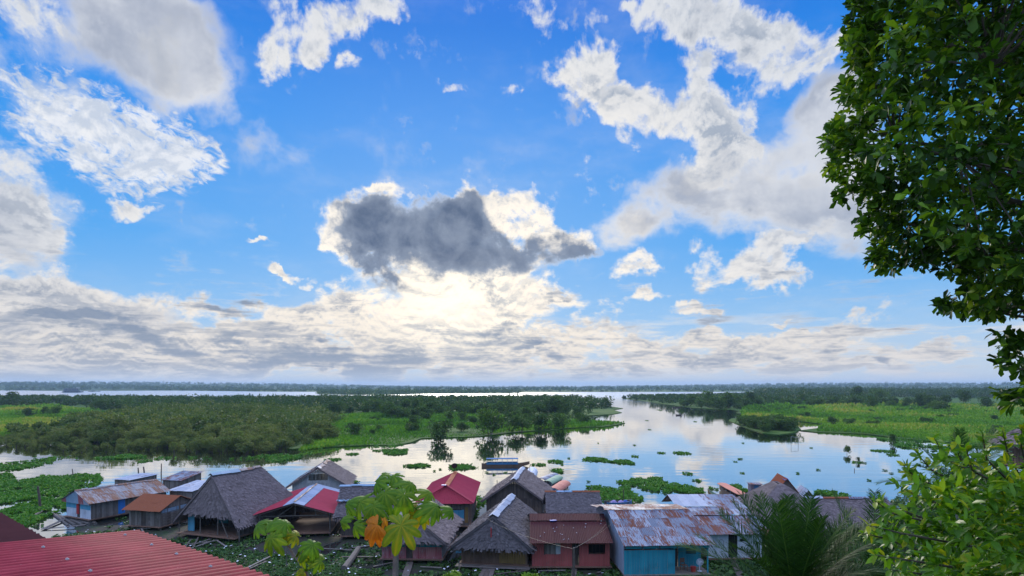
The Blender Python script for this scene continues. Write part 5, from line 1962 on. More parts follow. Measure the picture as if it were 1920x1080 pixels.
ridge_cap(roof, (1.35, 3.2, hr + .05), (3.8, 3.2, hr + .05), .30, .14, 'tin_allrust')
ridge_cap(roof, (3.9, 3.2, hr + .05), (W + .5, 3.2, hr + .05), .26, .12, 'tin_patchy')
for xx in (0, W):
    mb = MB()
    for y in np.arange(.1, L - .05, .2):
        zt = h + (hr - h - .15) * (1 - abs(y - L / 2) / (L / 2))
        mb.box((xx, y + .1, (h + zt) / 2), (.03, .19, max(.02, zt - h)), float(HR.uniform(0, 1)))
    mb.build('gable', MATS['wood_dark'], r)


def gable_shed(name, label, px, py, yaw, W, L, h, hr, mat, wall='wood_old', z0=.4, ov=.3, mat2=None):
    r = new_house(name, label, px, py, yaw, z0, 'shed')
    shell(r, W, L, h, wall, wall, zdown=.8)
    mb = MB()
    sl = (hr - h) / (W / 2)
    tin_plane(mb, (W + ov, -ov, h - ov * sl), (W + ov, L + ov, h - ov * sl), (W / 2, L + ov, hr), (W / 2, -ov, hr))
    roof = mb.build('roof', MATS[mat], r)
    mb = MB()
    tin_plane(mb, (-ov, L + ov, h - ov * sl), (-ov, -ov, h - ov * sl), (W / 2, -ov, hr), (W / 2, L + ov, hr))
    mb.build('roof_slope', MATS[mat2 or mat], roof)
    gable_fill(r, 0, W, -.02, h, hr - .1, wall)
    gable_fill(r, 0, W, L - .02, h, hr - .1, wall, facing=1)
    return r


rr_ = gable_shed('rusty_shed', 'orange rusted tin shed roof with a blue patch behind the rounded thatched peak', 1452, 968, -10, 2.6, 3.8, 2.6, 4.3, 'tin_allrust', mat2='tin_orange')
mb = MB()
mb.quad((1.0, -.3, 4.12), (1.55, -.3, 4.22), (1.75, 2.0, 4.12), (1.2, 2.0, 4.16), .5)
mb.build('roof_patch', MATS['tarp_blue'], rr_)
gable_shed('tin_shed', 'small shed with white and brown tin roof between the peak and the long thatch', 1496, 975, -14, 2.0, 3.2, 2.2, 3.3, 'thatch_dark', mat2='tin_white')
tin_shed('tin_shed', 'low white scrap roof tucked left of the long thatched roof', 1527, 985, 0, 1.5, 2.0, 2.3, 2.7, 'tin_white')

# far right thatched house on the slope
p = GD(1990, 860, 46)
r = tag(empty('thatched_house', (p.x, p.y, 8.35), R(-8)), 'thatched house high on the slope at the right edge of the view', 'house')
W, L, h, hr = 6.5, 6.5, 2.4, 4.55
shell(r, W, L, h, 'wood_brown', 'wood_brown', holes=[(2.2, 3.2, 0, 1.9)], zdown=2.5)
panel(r, 'door', 'wood_dark', 2.22, 3.18, 0, 1.88)
mb = MB()
thatch_plane(mb, (-.8, -.8, 1.9), (W + .8, -.8, 1.9), (W / 2 + 1.4, 3.2, hr), (W / 2 - 1.4, 3.2, hr))
thatch_plane(mb, (W + .8, -.8, 1.9), (W + .8, L + .7, 1.9), (W / 2 + 1.4, 3.2, hr), (W / 2 + 1.4, 3.2, hr))
thatch_plane(mb, (-.8, L + .7, 1.9), (-.8, -.8, 1.9), (W / 2 - 1.4, 3.2, hr), (W / 2 - 1.4, 3.2, hr))
thatch_plane(mb, (W + .8, L + .7, 1.9), (-.8, L + .7, 1.9), (W / 2 - 1.4, 3.2, hr), (W / 2 + 1.4, 3.2, hr))
mb.build('roof', MATS['thatch'], r)

# little water closet booth
r = new_house('booth', 'narrow tin booth with a dark blue curtain standing over the water', 1408, 934, -4, 0.4, 'booth')
for (a, b_) in (((0, 0), (.42, 0)), ((1.0, 0), (1.35, 0)), ((1.35, .02), (1.35, 1.2)), ((1.35, 1.22), (0, 1.22)), ((0, 1.2), (0, .02))):
    mb = MB()
    board_wall(mb, a, b_, 0, 1.75, (), .12)
    mb.build('wall', MATS['tin_patchy'], r)
mb = MB()
board_wall(mb, (.42, .03), (1.0, .03), .05, 1.7, (), .1)
mb.build('curtain', MATS['hull_blue'], r)
mb = MB()
mb.box((.68, .6, 1.8), (1.6, 1.5, .05), .4)
mb.build('roof', MATS['tin_patchy'], r)
mb = MB()
mb.box((.68, .6, -.05), (1.6, 1.5, .08), .4)
mb.build('floor', MATS['wood_old'], r)
for x in (.05, 1.3):
    for y in (.05, 1.15):
        mb = MB()
        mb.tube([(x, y, -1), (x, y, 0)], .05, 6)
        mb.build('post', MATS['log'], r)

# ------------------------------------------------------------------ the two roofs just below the viewer
A = GD(260, 996, 10.6)
Bq = GD(500, 1080, 10.6 * 10.7 / 14)
e = (Bq - A).normalized()
upd = Vector((e.y, -e.x, 0)) if Vector((e.y, -e.x, 0)).y < 0 else Vector((-e.y, e.x, 0))
r = tag(empty('red_roof_house', (A.x, A.y, ground_z(A.x, A.y)), math.atan2(e.y, e.x)), 'house below the viewer of which the pinkish red corrugated roof fills the lower left corner', 'house')
zr = A.z - ground_z(A.x, A.y)
m, t, out = new_mat('corrugated_pink')
P = obj_coord(t)
x_, y_, z_ = sep(t, P)
d1 = noise(t, P, 2.2, 7.0, 0.7)
d2 = noise(t, xyz(t, x_ * 14.0, y_ * 1.0, 0), 1.0, 5.0, 0.7)
c = mix(t, (d1 * .5 + d2 * .5).smooth(.38, .66), (0.23, 0.024, 0.036, 1), (0.36, 0.044, 0.062, 1))
stk = noise(t, xyz(t, x_ * 7.0, y_ * .5, 1.0), 1.0, 6.0, 0.7)
c = mix(t, stk.smooth(.52, .72) * .45, c, (0.16, 0.035, 0.040, 1))
sheet_ = noise(t, xyz(t, (x_ / 1.02)._m('FLOOR') * 7.3, 0.5, 0), 3.0, 0.0, 0.0)
c = mix(t, sheet_.smooth(.35, .65) * .35, c, mix(t, 1.0, c, (0.72, 0.62, 0.66, 1), 'MULTIPLY'))
c = mix(t, noise(t, P, 26.0, 3.0, 0.6).smooth(.68, .78) * .5, c, (0.5, 0.3, 0.3, 1))
principled(t, out, c, 0.65, d1, 0.15, 0.01, spec=0.1)
verts, LX, pit = [], 9.0, 0.170
nxx, nyy = int(LX / pit) * 8, 3
mbv, fcs = [], []
for j in range(nyy + 1):
    for i in range(nxx + 1):
        x = i * LX / nxx - .02
        d = j / nyy * 6.0
        mbv.append((x, -d, zr + .028 * math.sin(2 * math.pi * x / pit) + d * .085))
for j in range(nyy):
    for i in range(nxx):
        k = j * (nxx + 1) + i
        fcs.append((k, k + 1, k + nxx + 2, k + nxx + 1))
me = np_mesh('roof', np.array(mbv), np.array(fcs), np.full(len(fcs), .5), MATS['corrugated_pink'], True)
ro = link('roof', me, r)
sol = ro.modifiers.new('thickness', 'SOLIDIFY')
sol.thickness = 0.006
for row, d in enumerate((.35, 1.55, 2.75)):
    for k in range(9):
        x = round((.4 + k * .93 + row * .3) / pit) * pit + pit * .25
        if x < LX - .3:
            mb = MB()
            mb.tube([(x, -d, zr + .024 + d * .085), (x, -d, zr + .040 + d * .085)], [.026, .024], 8)
            mb.tube([(x, -d, zr + .040 + d * .085), (x, -d, zr + .052 + d * .085)], [.014, .010], 6)
            mb.build('roof_bolt', MATS['plank_pale'], ro)
mb = MB()
board_wall(mb, (.35, -.7), (LX - .3, -.7), .0, zr - .1, (), .25)
mb.build('wall', MATS['wood_old'], r)
mb = MB()
board_wall(mb, (.35, -5.8), (.35, -.75), .0, zr - .1, (), .25)
mb.build('wall', MATS['wood_old'], r)
mb = MB()
for y in (-.4, -2.2, -4.0):
    mb.beam((.1, y, zr - .09 - y * .085), (LX - .2, y, zr - .09 - y * .085), .06, .1, .4)
mb.build('purlin', MATS['wood_old'], r)

# dark maroon roof behind it
p0, p1, p2 = GD(92, 1014, 16.0), GD(0, 962, 17.5), GD(-60, 1050, 13.0)
r = tag(empty('maroon_roof_house', (p0.x, p0.y, ground_z(p0.x, p0.y))), 'house at the left edge with a dark maroon corrugated roof behind the pinkish one', 'house')
L0 = Vector((p0.x, p0.y, ground_z(p0.x, p0.y)))
a_, b_, = p0 - L0, p1 - L0
ex = (b_ - a_)
mb = MB()
v3 = Vector((-2.6, -3.2, .25))
a0_, b0_ = a_, a_ + ex * 2.2
tin_plane(mb, a0_, b0_, b0_ + v3 * 1.6, a0_ + v3 * 1.6, sheet=1.0, course=6, pitch=.17, amp=.02, vv=(.3, .8), warp=.004)
mb.build('roof', MATS['tin_maroon'], r)
mb = MB()
q0, q1 = a0_ + v3 * .15, b0_ + v3 * .15
board_wall(mb, (q0.x, q0.y), (q1.x, q1.y), -.3, min(q0.z, q1.z) - .15, (), .25)
mb.build('wall', MATS['wood_dark'], r)
# ------------------------------------------------------------------ boats
def hull_mb(L, B, H, flare=1.25, rise=0.5, mi_out=0, mi_in=1, n=14, sharp=0.06, th=0.05):
    mb = MB()
    st = []
    for i in range(n + 1):
        t = i / n
        x = (t - .5) * L
        w = B / 2 * max(sharp, (math.sin(math.pi * (0.08 + 0.92 * (1 - t)) ** .8 if False else math.pi * min(1, (0.16 + 0.84 * t))) ** 0.55) if t > 0.45 else (0.82 + .18 * t / .45))
        if i == n:
            w = B * sharp / 2
        top = H + rise * max(0, (t - .55) / .45) ** 2.2 + rise * .25 * max(0, (.25 - t) / .25) ** 2
        bot = -0.15 + (rise * .75 + .1) * max(0, (t - .72) / .28) ** 2
        st.append((x, w, top, bot))

    def ring(s, inset):
        x, w, top, bot = s
        w_ = max(.01, w - inset)
        return [Vector((x, -w_, top)), Vector((x, -w_ / flare, bot + inset)), Vector((x, w_ / flare, bot + inset)), Vector((x, w_, top))]
    R0 = [ring(s, 0) for s in st]
    R1 = [ring(s, th) for s in st]
    for a, b in zip(R0, R0[1:]):
        for k in range(3):
            mb.quad(a[k], a[k + 1], b[k + 1], b[k], .5, mi=mi_out)
    for a, b in zip(R1, R1[1:]):
        for k in range(3):
            mb.quad(b[k], b[k + 1], a[k + 1], a[k], .5, mi=mi_in)
    for a, b, c, d in zip(R0, R0[1:], R1, R1[1:]):
        mb.quad(a[0], b[0], d[0], c[0], .8, mi=mi_out)
        mb.quad(c[3], d[3], b[3], a[3], .8, mi=mi_out)
    mb.quad(*R0[0], var=.4, mi=mi_out)
    mb.quad(*R1[0][::-1], var=.4, mi=mi_in)
    return mb, st


def boat(label, px, py, yaw, L, B, H, hull='wood_brown', inner='wood_old', canopy=None, c0=-.4, c1=.3, ch=1.5, arch=.25, rise=.5, name='boat', cat='boat', posts=4, band=None, group=None, benches=3):
    p = G(px, py)
    r = tag(empty(name, (p.x, p.y, 0.06), R(yaw)), label, cat, group)
    mb, st = hull_mb(L, B, H, rise=rise)
    mb.build('hull', [MATS[hull], MATS[inner]], r)
    for i in range(benches):
        x = lerp(-.3, .3, i / max(1, benches - 1)) * L
        mb = MB()
        mb.box((x, 0, H - .12), (.25, B * .8, .04), .5)
        mb.build('bench', MATS[inner], r)
    if canopy:
        x0, x1 = c0 * L, c1 * L
        mb = MB()
        n = 8
        pr = [(B * .52 * math.cos(math.pi * k / n), ch + arch * math.sin(math.pi * k / n)) for k in range(n + 1)]
        seg = 6
        for i in range(seg):
            xa, xb = lerp(x0, x1, i / seg), lerp(x0, x1, (i + 1) / seg) - .01
            for (a, b) in zip(pr, pr[1:]):
                mb.quad((xa, a[0], a[1]), (xb, a[0], a[1]), (xb, b[0], b[1]), (xa, b[0], b[1]), .3 + .4 * (i % 2))
                mb.quad((xb, a[0], a[1] - .04), (xa, a[0], a[1] - .04), (xa, b[0], b[1] - .04), (xb, b[0], b[1] - .04), .4)
        mb.build('canopy', MATS[canopy], r)
        for i in range(posts):
            x = lerp(x0 + .1, x1 - .1, i / (posts - 1))
            for sgn in (-1, 1):
                mb = MB()
                mb.tube([(x, sgn * B * .44, H - .1), (x, sgn * B * .47, ch + .03)], .025, 5)
                mb.build('canopy_post', MATS['paint_white'], r)
    if band:
        for sgn in (-1, 1):
            mb = MB()
            for i in range(4):
                xa, xb = lerp(c0, c1, i / 4) * L, lerp(c0, c1, (i + 1) / 4) * L - .02
                mb.quad((xa, sgn * B * .505, H - .05), (xb, sgn * B * .505, H - .05), (xb, sgn * B * .51, H + .32), (xa, sgn * B * .51, H + .32), .5)
                mb.quad((xb, sgn * B * .50, H - .05), (xa, sgn * B * .50, H - .05), (xa, sgn * B * .505, H + .32), (xb, sgn * B * .505, H + .32), .5)
            mb.build('side_board', MATS[band], r)
    return r


r = boat('long river boat with a flat blue roof, alone in the middle of the water', 948, 874, 3, 9.0, 1.45, .38, 'wood_brown', 'wood_old', 'canopy_blue', -.40, .26, 1.38, .08, .45, posts=7, band='hull_blue', benches=5)
mb = MB()
mb.tube([(-4.1, 0, .35), (-4.3, 0, 1.4), (-4.15, 0, 1.95), (-4.28, 0, 2.1)], [.04, .03, .03, .05], 6)
mb.build('stern_post', MATS['wood_dark'], r)
mb = MB()
mb.beam((-3.2, .1, .6), (-4.5, .2, .25), .14, .2, .4)
mb.build('motor', MATS['metal_dark'], r)
boat('moored boat with salmon orange arched canopy and dark blue hull beside the thatched pair', 1050, 930, 72, 9.5, 1.7, .55, 'hull_blue', 'wood_old', 'paint_salmon', -.42, .30, 1.15, .55, .5)
boat('moored boat with pale green canopy between the salmon and the grey ones', 1038, 914, 70, 9.0, 1.5, .45, 'hull_blue', 'wood_old', 'paint_green', -.38, .28, 1.0, .45, .45)
boat('moored boat with dull grey canopy left of the green canopied one', 1028, 908, 66, 9.0, 1.5, .4, 'wood_dark', 'wood_old', 'tin_patchy', -.38, .30, .95, .4, .4)
r = boat('moored boat with a white peaked roof seen end on behind the thatched pair', 996, 905, 84, 7.0, 1.7, .6, 'cloth_white', 'wood_old', 'cloth_white', -.45, .35, 1.2, .9, .4, posts=4)
mb = MB()
mb.tube([(-2.9, 0, 2.0), (-2.9, 0, 3.0)], .04, 6)
mb.build('mast', MATS['wood_dark'], r)
boat('small grey wooden dinghy moored behind the long thatched roof with tin ridge', 1097, 936, 80, 4.6, 1.5, .55, 'wood_old', 'wood_old', rise=.25, benches=2)
r = boat('work boat heaped with violet and dark cloth behind the teal house', 1160, 950, 8, 3.4, 1.5, .6, 'hull_blue', 'wood_dark', rise=.2, benches=2)
for (x, y, s, mm) in ((-.7, -.2, .8, 'cloth_violet'), (.2, -.25, .7, 'cloth_violet'), (.9, .1, .6, 'cloth_blue')):
    mb = MB()
    n = 8
    for i in range(n):
        for j in range(n):
            q = []
            for (a, b) in ((i, j), (i + 1, j), (i + 1, j + 1), (i, j + 1)):
                u, v = a / n * 2 - 1, b / n * 2 - 1
                q.append((x + u * s * .5, y + v * s * .4, .55 + .35 * s * max(0, 1 - u * u) * max(0, 1 - v * v) + .05 * mnoise.noise(Vector((u * 3 + x, v * 3, 0)))))
            mb.quad(*q, var=.5)
    mb.build('cloth_heap', MATS[mm], r)
mb = MB()
mb.tube([(.7, .3, .5), (.75, .3, 2.0)], .04, 6)
mb.build('mast', MATS['wood_dark'], r)
boat('narrow longboat with a flat orange roof moored near the narrow tin booth', 1372, 930, 88, 11.0, 1.3, .5, 'wood_brown', 'wood_old', 'paint_salmon', -.46, .40, .95, .12, .4, posts=6)
boat('bare wooden canoe moored between the orange longboat and the booth', 1396, 934, 104, 8.0, 1.0, .4, 'wood_brown', 'wood_dark', rise=.4)
boat('yellow green canoe poking out left of the orange longboat', 1348, 936, 100, 6.0, .9, .35, 'paint_ochre', 'paint_green', rise=.5)
for (px, py, L_, lab) in ((530, 744.5, 6.5, 'low dark canoe far out on the wide river at the left'), (680, 745.2, 7.5, 'low canoe far out on the wide river above the island woods'), (612, 743.5, 5, 'smallest far canoe between the two others on the wide river'),
                          (1269, 764.5, 5.5, 'dark canoe lying off the tip of the right hand woods'), (1273, 779, 3, 'dark dugout afloat in the channel mouth')):
    boat(lab, px, py, 4, L_, 1.1, .45, 'wood_dark', 'wood_dark', name='canoe', cat='canoe', benches=2)

# river ship
p = G(137, 736)
r = tag(empty('river_ship', (p.x, p.y, 0), R(6)), 'large three decked river ship with dark hull far off at the left', 'ship')
mb, st = hull_mb(46, 9, 1.8, rise=1.5, n=16)
mb.build('hull', [MATS['ship_dark'], MATS['ship_paint']], r)
for k, (x0, x1, z0, z1, w_) in enumerate(((-19, 14, 1.9, 4.4, 8.4), (-19, 12, 4.8, 7.2, 8.2), (-17, 9, 7.6, 9.6, 7.6))):
    mb = MB()
    n = 11 if k < 2 else 9
    mb.box(((x0 + x1) / 2, 0, (z0 + z1) / 2), (x1 - x0, w_ - 1.6, z1 - z0), .5)
    mb.build('deckhouse', MATS['ship_dark'], r)
    mb = MB()
    mb.box(((x0 + x1) / 2, 0, z1 + .18), (x1 - x0 + 1.6, w_ + .8, .3), .6)
    mb.build('deck', MATS['ship_paint'], r)
    for i in range(n):
        x = lerp(x0, x1, i / (n - 1))
        mb = MB()
        mb.beam((x, -w_ / 2, z0 - .1), (x, -w_ / 2, z1 + .05), .25, .25, .6)
        mb.build('deck_post', MATS['ship_paint'], r)
mb = MB()
mb.box((11, 0, 11), (5, 5, 2.2), .6)
mb.build('wheelhouse', MATS['ship_paint'], r)
mb = MB()
mb.tube([(-8, 0, 9.7), (-8, 0, 13.5)], [.7, .6], 10)
mb.build('funnel', MATS['ship_dark'], r)
p = G(177, 734.5)
r = tag(empty('barge', (p.x, p.y, 0), R(5)), 'low barge with a small cabin just right of the river ship', 'barge')
mb, st = hull_mb(30, 7, 1.2, rise=.6, n=12)
mb.build('hull', [MATS['ship_dark'], MATS['ship_dark']], r)
mb = MB()
mb.box((-5, 0, 2.3), (8, 5, 2.2), .5)
mb.build('cabin', MATS['ship_paint'], r)
mb = MB()
mb.box((-5, 0, 3.5), (9, 6, .2), .5)
mb.build('cabin_roof', MATS['ship_dark'], r)


# ------------------------------------------------------------------ poles, planks, logs, odds and ends
def pole(name, px, py, top_py, r0, label, lean=0.0, mat='log', cat='pole', z0=None, D=None, group=None):
    if D is None:
        p = G(px, py)
    else:
        p = GD(px, py, D)
    gz = min(0, p.z) - .5 if z0 is None else z0
    h = (py - top_py) / FPX * p.y
    mb = MB()
    mb.tube([(0, 0, gz - p.z), (lean * .5 + .02, 0, h * .5), (lean, 0, h)], [r0, r0 * .9, r0 * .75], 7)
    o = mb.build(name, MATS[mat], None, True, (p.x, p.y, p.z))
    return tag(o, label, cat, group)


pole('mooring_pole', 137, 893, 879, .09, 'short wooden pole in the water left of the white low tin roof', -.15)
pole('mooring_pole', 260, 897, 877, .12, 'left wooden pole of three by the broken blue tin roof', -.1)
pole('mooring_pole', 272, 902, 875, .13, 'tall leaning wooden pole beside the broken blue tin roof', -.25)
pole('mooring_pole', 302, 888, 869, .10, 'wooden pole behind the broken blue tin roof', .05)
pole('mooring_pole', 76, 953, 912, .16, 'thick dark leaning post in the floating plant carpet', -.35, 'wood_dark')
pole('mooring_pole', 932, 916, 900, .06, 'thin pole left of the rear thatched house with pale ridge')
pole('mooring_pole', 1602, 883, 878, .06, 'tiny stick standing out in the open river at the right')
pole('mooring_pole', 1511, 930, 914, .05, 'thin pole behind the white and brown shed roof')
pole('utility_pole', 1074, 1085, 1027, .07, 'thin dark pole before the door of the coral house', .05, 'bark', D=30)
pole('fence_stake', 537, 1072, 1003, .035, 'thin stake on the bank before the thatched hall and shelter', .02, 'log', D=50)
pole('fence_stake', 860, 1090, 1050, .03, 'thin dark stake near the bottom below the tall leafy plant', .02, 'log', D=34)

p = G(1490, 833)
r = tag(empty('goal_frame', (p.x, p.y, 0), R(-14)), 'thin white football goal frame standing in the flooded water by the meadow', 'goal')
for k, (a, b_) in enumerate((((-.85, 0, -.5), (-.85, 0, 1.95)), ((.85, 0, -.5), (.85, 0, 1.75)), ((-.85, 0, 1.95), (.85, 0, 1.75)))):
    mb = MB()
    mb.tube([a, b_], .05, 6)
    mb.build('goal_bar' if k == 2 else 'goal_post', MATS['plank_pale'], r)


def plank(px0, py0, px1, py1, w, label, name='plank', mat='wood_old', group=None, z=.28, th=.05, cat='plank'):
    a, b_ = G(px0, py0, z), G(px1, py1, z)
    a.z = max(ground_z(a.x, a.y), 0) + .1
    b_.z = max(ground_z(b_.x, b_.y), 0) + .1 + HR.uniform(0, .15)
    c_ = (a + b_) / 2
    mb = MB()
    mb.beam(a - c_, b_ - c_, w, th, float(HR.uniform(0, 1)))
    o = mb.build(name, MATS[mat], None, False, c_)
    return tag(o, label, cat, group)


def log_(px0, py0, px1, py1, r0, label, group=None, dz0=.05, dz1=.05, name='log', cat='log'):
    a, b_ = G(px0, py0, .2), G(px1, py1, .2)
    a.z = max(ground_z(a.x, a.y), 0) + dz0
    b_.z = max(ground_z(b_.x, b_.y), 0) + dz1
    c_ = (a + b_) / 2
    mb = MB()
    mb.tube([a - c_, (a + b_) / 2 - c_ + Vector((.05, 0, .02)), b_ - c_], [r0, r0 * .95, r0 * .85], 9)
    return tag(mb.build(name, MATS['log'], None, True, c_), label, cat, group)


log_(645, 1066, 672, 1034, .28, 'thick pale tree trunk lying from the pool towards the dark tiered house', dz0=.1, dz1=.35)
plank(80, 989, 143, 962, .35, 'long walkway plank from the puddle to the striped gable house', 'walkway_plank')
plank(78, 989, 160, 983, .25, 'plank lying along the puddle edge below the striped gable house', 'walkway_plank')
plank(51, 971, 82, 953, .35, 'plank in the weeds left of the striped gable house')
plank(53, 968, 72, 960, .2, 'short narrow board beside the plank in the weeds at the left')
for i in range(5):
    log_(99 + i * 6, 961 + i * 2.0, 128 + i * 13, 981 - i * 1.2 + 2, .16, 'dark floating log of the raft before the striped gable house', 'raft logs before the striped gable house')
plank(343, 1030, 402, 1012, .16, 'long bare pole plank at the front of the timber heap below the thatched hall')
for i, (a, b_, c_, d) in enumerate(((352, 1022, 400, 1010), (368, 1016, 410, 1013), (362, 1024, 372, 1008), (404, 1010, 422, 1026), (380, 1020, 396, 1004), (345, 1026, 358, 1010), (352, 1017, 390, 1015))):
    plank(a, b_, c_, d, .14, 'weathered plank in the timber heap on the bank below the thatched hall', group='timber heap below the thatched hall')
plank(408, 1056, 421, 1049, .3, 'short wide board on the grass right of the pinkish roof')
plank(460, 1066, 508, 1045, .18, 'long plank on the grass below the shelter, left one')
plank(468, 1066, 500, 1052, .2, 'second plank on the grass below the shelter')
plank(440, 1069, 452, 1063, .2, 'small board on the grass near the pinkish roof edge')
plank(757, 1086, 769, 1050, .55, 'gangplank from the bank up to the teal and faded red house', 'gangplank', z=.4)
for i in range(3):
    plank(898 + i * 10, 1086, 918 + i * 6, 1052, .33, 'wide gangplank board before the brown and ochre thatched house', 'gangplank', group='gangplank boards before the brown and ochre house')
plank(1075, 1086, 1078, 1060, .4, 'dark gangplank in front of the coral house', 'gangplank')
plank(1263, 1090, 1254, 1076, .5, 'gangplank before the porch of the teal house', 'gangplank')
plank(1392, 1086, 1372, 1046, .5, 'dark walkway plank up to the white house door', 'gangplank', mat='wood_dark')
plank(1394, 1080, 1388, 1066, .12, 'broken pale board beside the walkway of the white house', mat='plank_pale')
for i, (a, b_, c_, d) in enumerate(((560, 1026, 660, 1032), (640, 1040, 700, 1046), (660, 1026, 700, 1022), (788, 1062, 828, 1066), (700, 1058, 744, 1052), (890, 1062, 915, 1070), (1010, 1068, 1060, 1072), (930, 1076, 990, 1070),
                                       (1120, 1072, 1145, 1066), (500, 1018, 540, 1022), (250, 990, 282, 992), (262, 984, 268, 998))):
    plank(a, b_, c_, d, .16, 'grey plank lying in the weeds under the houses', group='loose planks on the bank')

# small things on the teal porch
p = G(1313, 1066, .6)
hp = [o for o in bpy.data.objects if o.name == 'teal_house'][0]
M_ = Matrix.Translation(hp.location) @ Matrix.Rotation(hp.rotation_euler.z, 4, 'Z')


def on_porch(x, y, z=0.0):
    return M_ @ Vector((x, y, z))


t_ = tag(empty('bucket', on_porch(5.6, .5)), 'red plastic bucket on the porch of the teal house', 'bucket')
mb = MB()
mb.tube([(0, 0, -.02), (0, 0, .38)], [.17, .23], 14)
mb.build('tub', MATS['plastic_red'], t_)
mb = MB()
for k in range(10):
    a0, a1 = math.pi * k / 10, math.pi * (k + 1) / 10
    mb.beam((.23 * math.cos(a0), 0, .38 + .18 * math.sin(a0)), (.23 * math.cos(a1), 0, .38 + .18 * math.sin(a1)), .015, .015)
mb.build('handle', MATS['metal_grey'], t_)
t_ = tag(empty('fan', on_porch(6.1, .45)), 'white standing fan on the teal house porch beside the red bucket', 'fan')
mb = MB()
for k in range(18):
    a0, a1 = 2 * math.pi * k / 18, 2 * math.pi * (k + 1) / 18
    for rr in (.12, .2, .27):
        mb.beam((rr * math.cos(a0), -.06, .75 + rr * math.sin(a0)), (rr * math.cos(a1), -.06, .75 + rr * math.sin(a1)), .025, .02)
    mb.beam((0, -.08, .75), (.27 * math.cos(a0), -.06, .75 + .27 * math.sin(a0)), .018, .018)
mb.build('grille', MATS['cloth_white'], t_)
for k in range(3):
    a = 2 * math.pi * k / 3 + .3
    mb = MB()
    mb.quad((0, 0, .75), (.22 * math.cos(a - .4), .02, .75 + .22 * math.sin(a - .4)), (.24 * math.cos(a), -.02, .75 + .24 * math.sin(a)), (.2 * math.cos(a + .4), -.03, .75 + .2 * math.sin(a + .4)), .5)
    mb.build('blade', MATS['cloth_white'], t_)
mb = MB()
mb.tube([(0, .03, 0), (0, .03, .75)], .03, 8)
mb.tube([(0, .03, 0), (0, .03, .04)], .18, 12)
mb.build('stand', MATS['cloth_white'], t_)
t_ = tag(empty('chair', on_porch(4.95, .8), R(20)), 'dark wooden chair on the porch of the teal house', 'chair')
mb = MB()
mb.box((0, 0, .43), (.42, .42, .04), .5)
mb.build('seat', MATS['wood_brown'], t_)
mb = MB()
mb.box((0, .2, .75), (.42, .03, .35), .5)
mb.build('backrest', MATS['wood_brown'], t_)
for x in (-.19, .19):
    for y in (-.19, .19):
        mb = MB()
        mb.beam((x, y, 0), (x, y, .41 if y < 0 else .6), .04, .04)
        mb.build('leg', MATS['wood_brown'], t_)

mb = MB()
mb.box((2.4, -.10, .95), (.45, .05, 1.1), .5)
q_ = mb.build('towel', MATS['cloth_red'], [o for o in bpy.data.objects if o.name == 'tin_house'][0])

# dish on the red hipped roof
hp = [o for o in bpy.data.objects if o.name == 'red_roofed_house'][0]
t_ = tag(empty('satellite_dish', hp.location + Vector((2.25, 11.3, 3.9))), 'small dark satellite dish on a pole above the bright red hipped roof', 'satellite dish')
mb = MB()
mb.tube([(0, 0, -.3), (0, 0, .7)], .035, 6)
mb.build('mast', MATS['metal_dark'], t_)
q = d_.copy()
col.objects.link(q)
q.parent = t_
q.location = (0, 0, .75)
q.rotation_euler = (R(20), 0, R(10))

# litter on the bank
lm = MB()
for k in range(420):
    px, py = HR.uniform(60, 1180), HR.uniform(955, 1078)
    g = G(px, py, .25)
    if g.y > shore_y(g.x) + 1:
        continue
    z = max(.02, ground_z(g.x, g.y)) + HR.uniform(.10, .22)
    s = HR.uniform(.05, .16)
    a = HR.uniform(0, 3.1)
    c_, s_ = math.cos(a) * s, math.sin(a) * s
    lm.quad((g.x - c_, g.y - s_, z), (g.x + s_ * .7, g.y - c_ * .7, z + .03), (g.x + c_, g.y + s_, z + .05), (g.x - s_ * .7, g.y + c_ * .7, z + .02), float(HR.uniform(0, 1)))
tag(lm.build('litter', MATS['cloth_white']), 'scraps of white litter strewn over the muddy bank among the weeds', 'litter', kind='stuff')
# ------------------------------------------------------------------ plants close to the viewer
NR = np.random.default_rng(77)
leaf_mat('near_leaf', [(0.0, (0.009, 0.028, 0.005)), (0.45, (0.027, 0.082, 0.011)), (0.75, (0.085, 0.19, 0.018)), (1.0, (0.20, 0.30, 0.03))], 0.38, rough=0.45, spec=0.22, vein=True)
leaf_mat('bush_leaf', [(0.0, (0.022, 0.078, 0.009)), (0.5, (0.066, 0.180, 0.016)), (0.85, (0.13, 0.265, 0.022)), (1.0, (0.27, 0.33, 0.025))], 0.38, rough=0.42, spec=0.30, vein=True)
leaf_mat('palm_leaf', [(0.0, (0.010, 0.034, 0.008)), (0.6, (0.030, 0.090, 0.016)), (1.0, (0.085, 0.16, 0.035))], 0.22, rough=0.55, spec=0.12)
leaf_mat('broad_leaf', [(0.0, (0.030, 0.095, 0.010)), (0.5, (0.066, 0.165, 0.013)), (0.8, (0.135, 0.215, 0.016)), (1.0, (0.25, 0.235, 0.016))], 0.42, rough=0.5, spec=0.2, vein='lobes')
leaf_mat('broad_leaf_orange', [(0.0, (0.28, 0.10, 0.008)), (0.6, (0.42, 0.17, 0.012)), (1.0, (0.50, 0.28, 0.03))], 0.35, rough=0.5, spec=0.3, vein='lobes', tcol=(1.1, 1.0, 0.8))


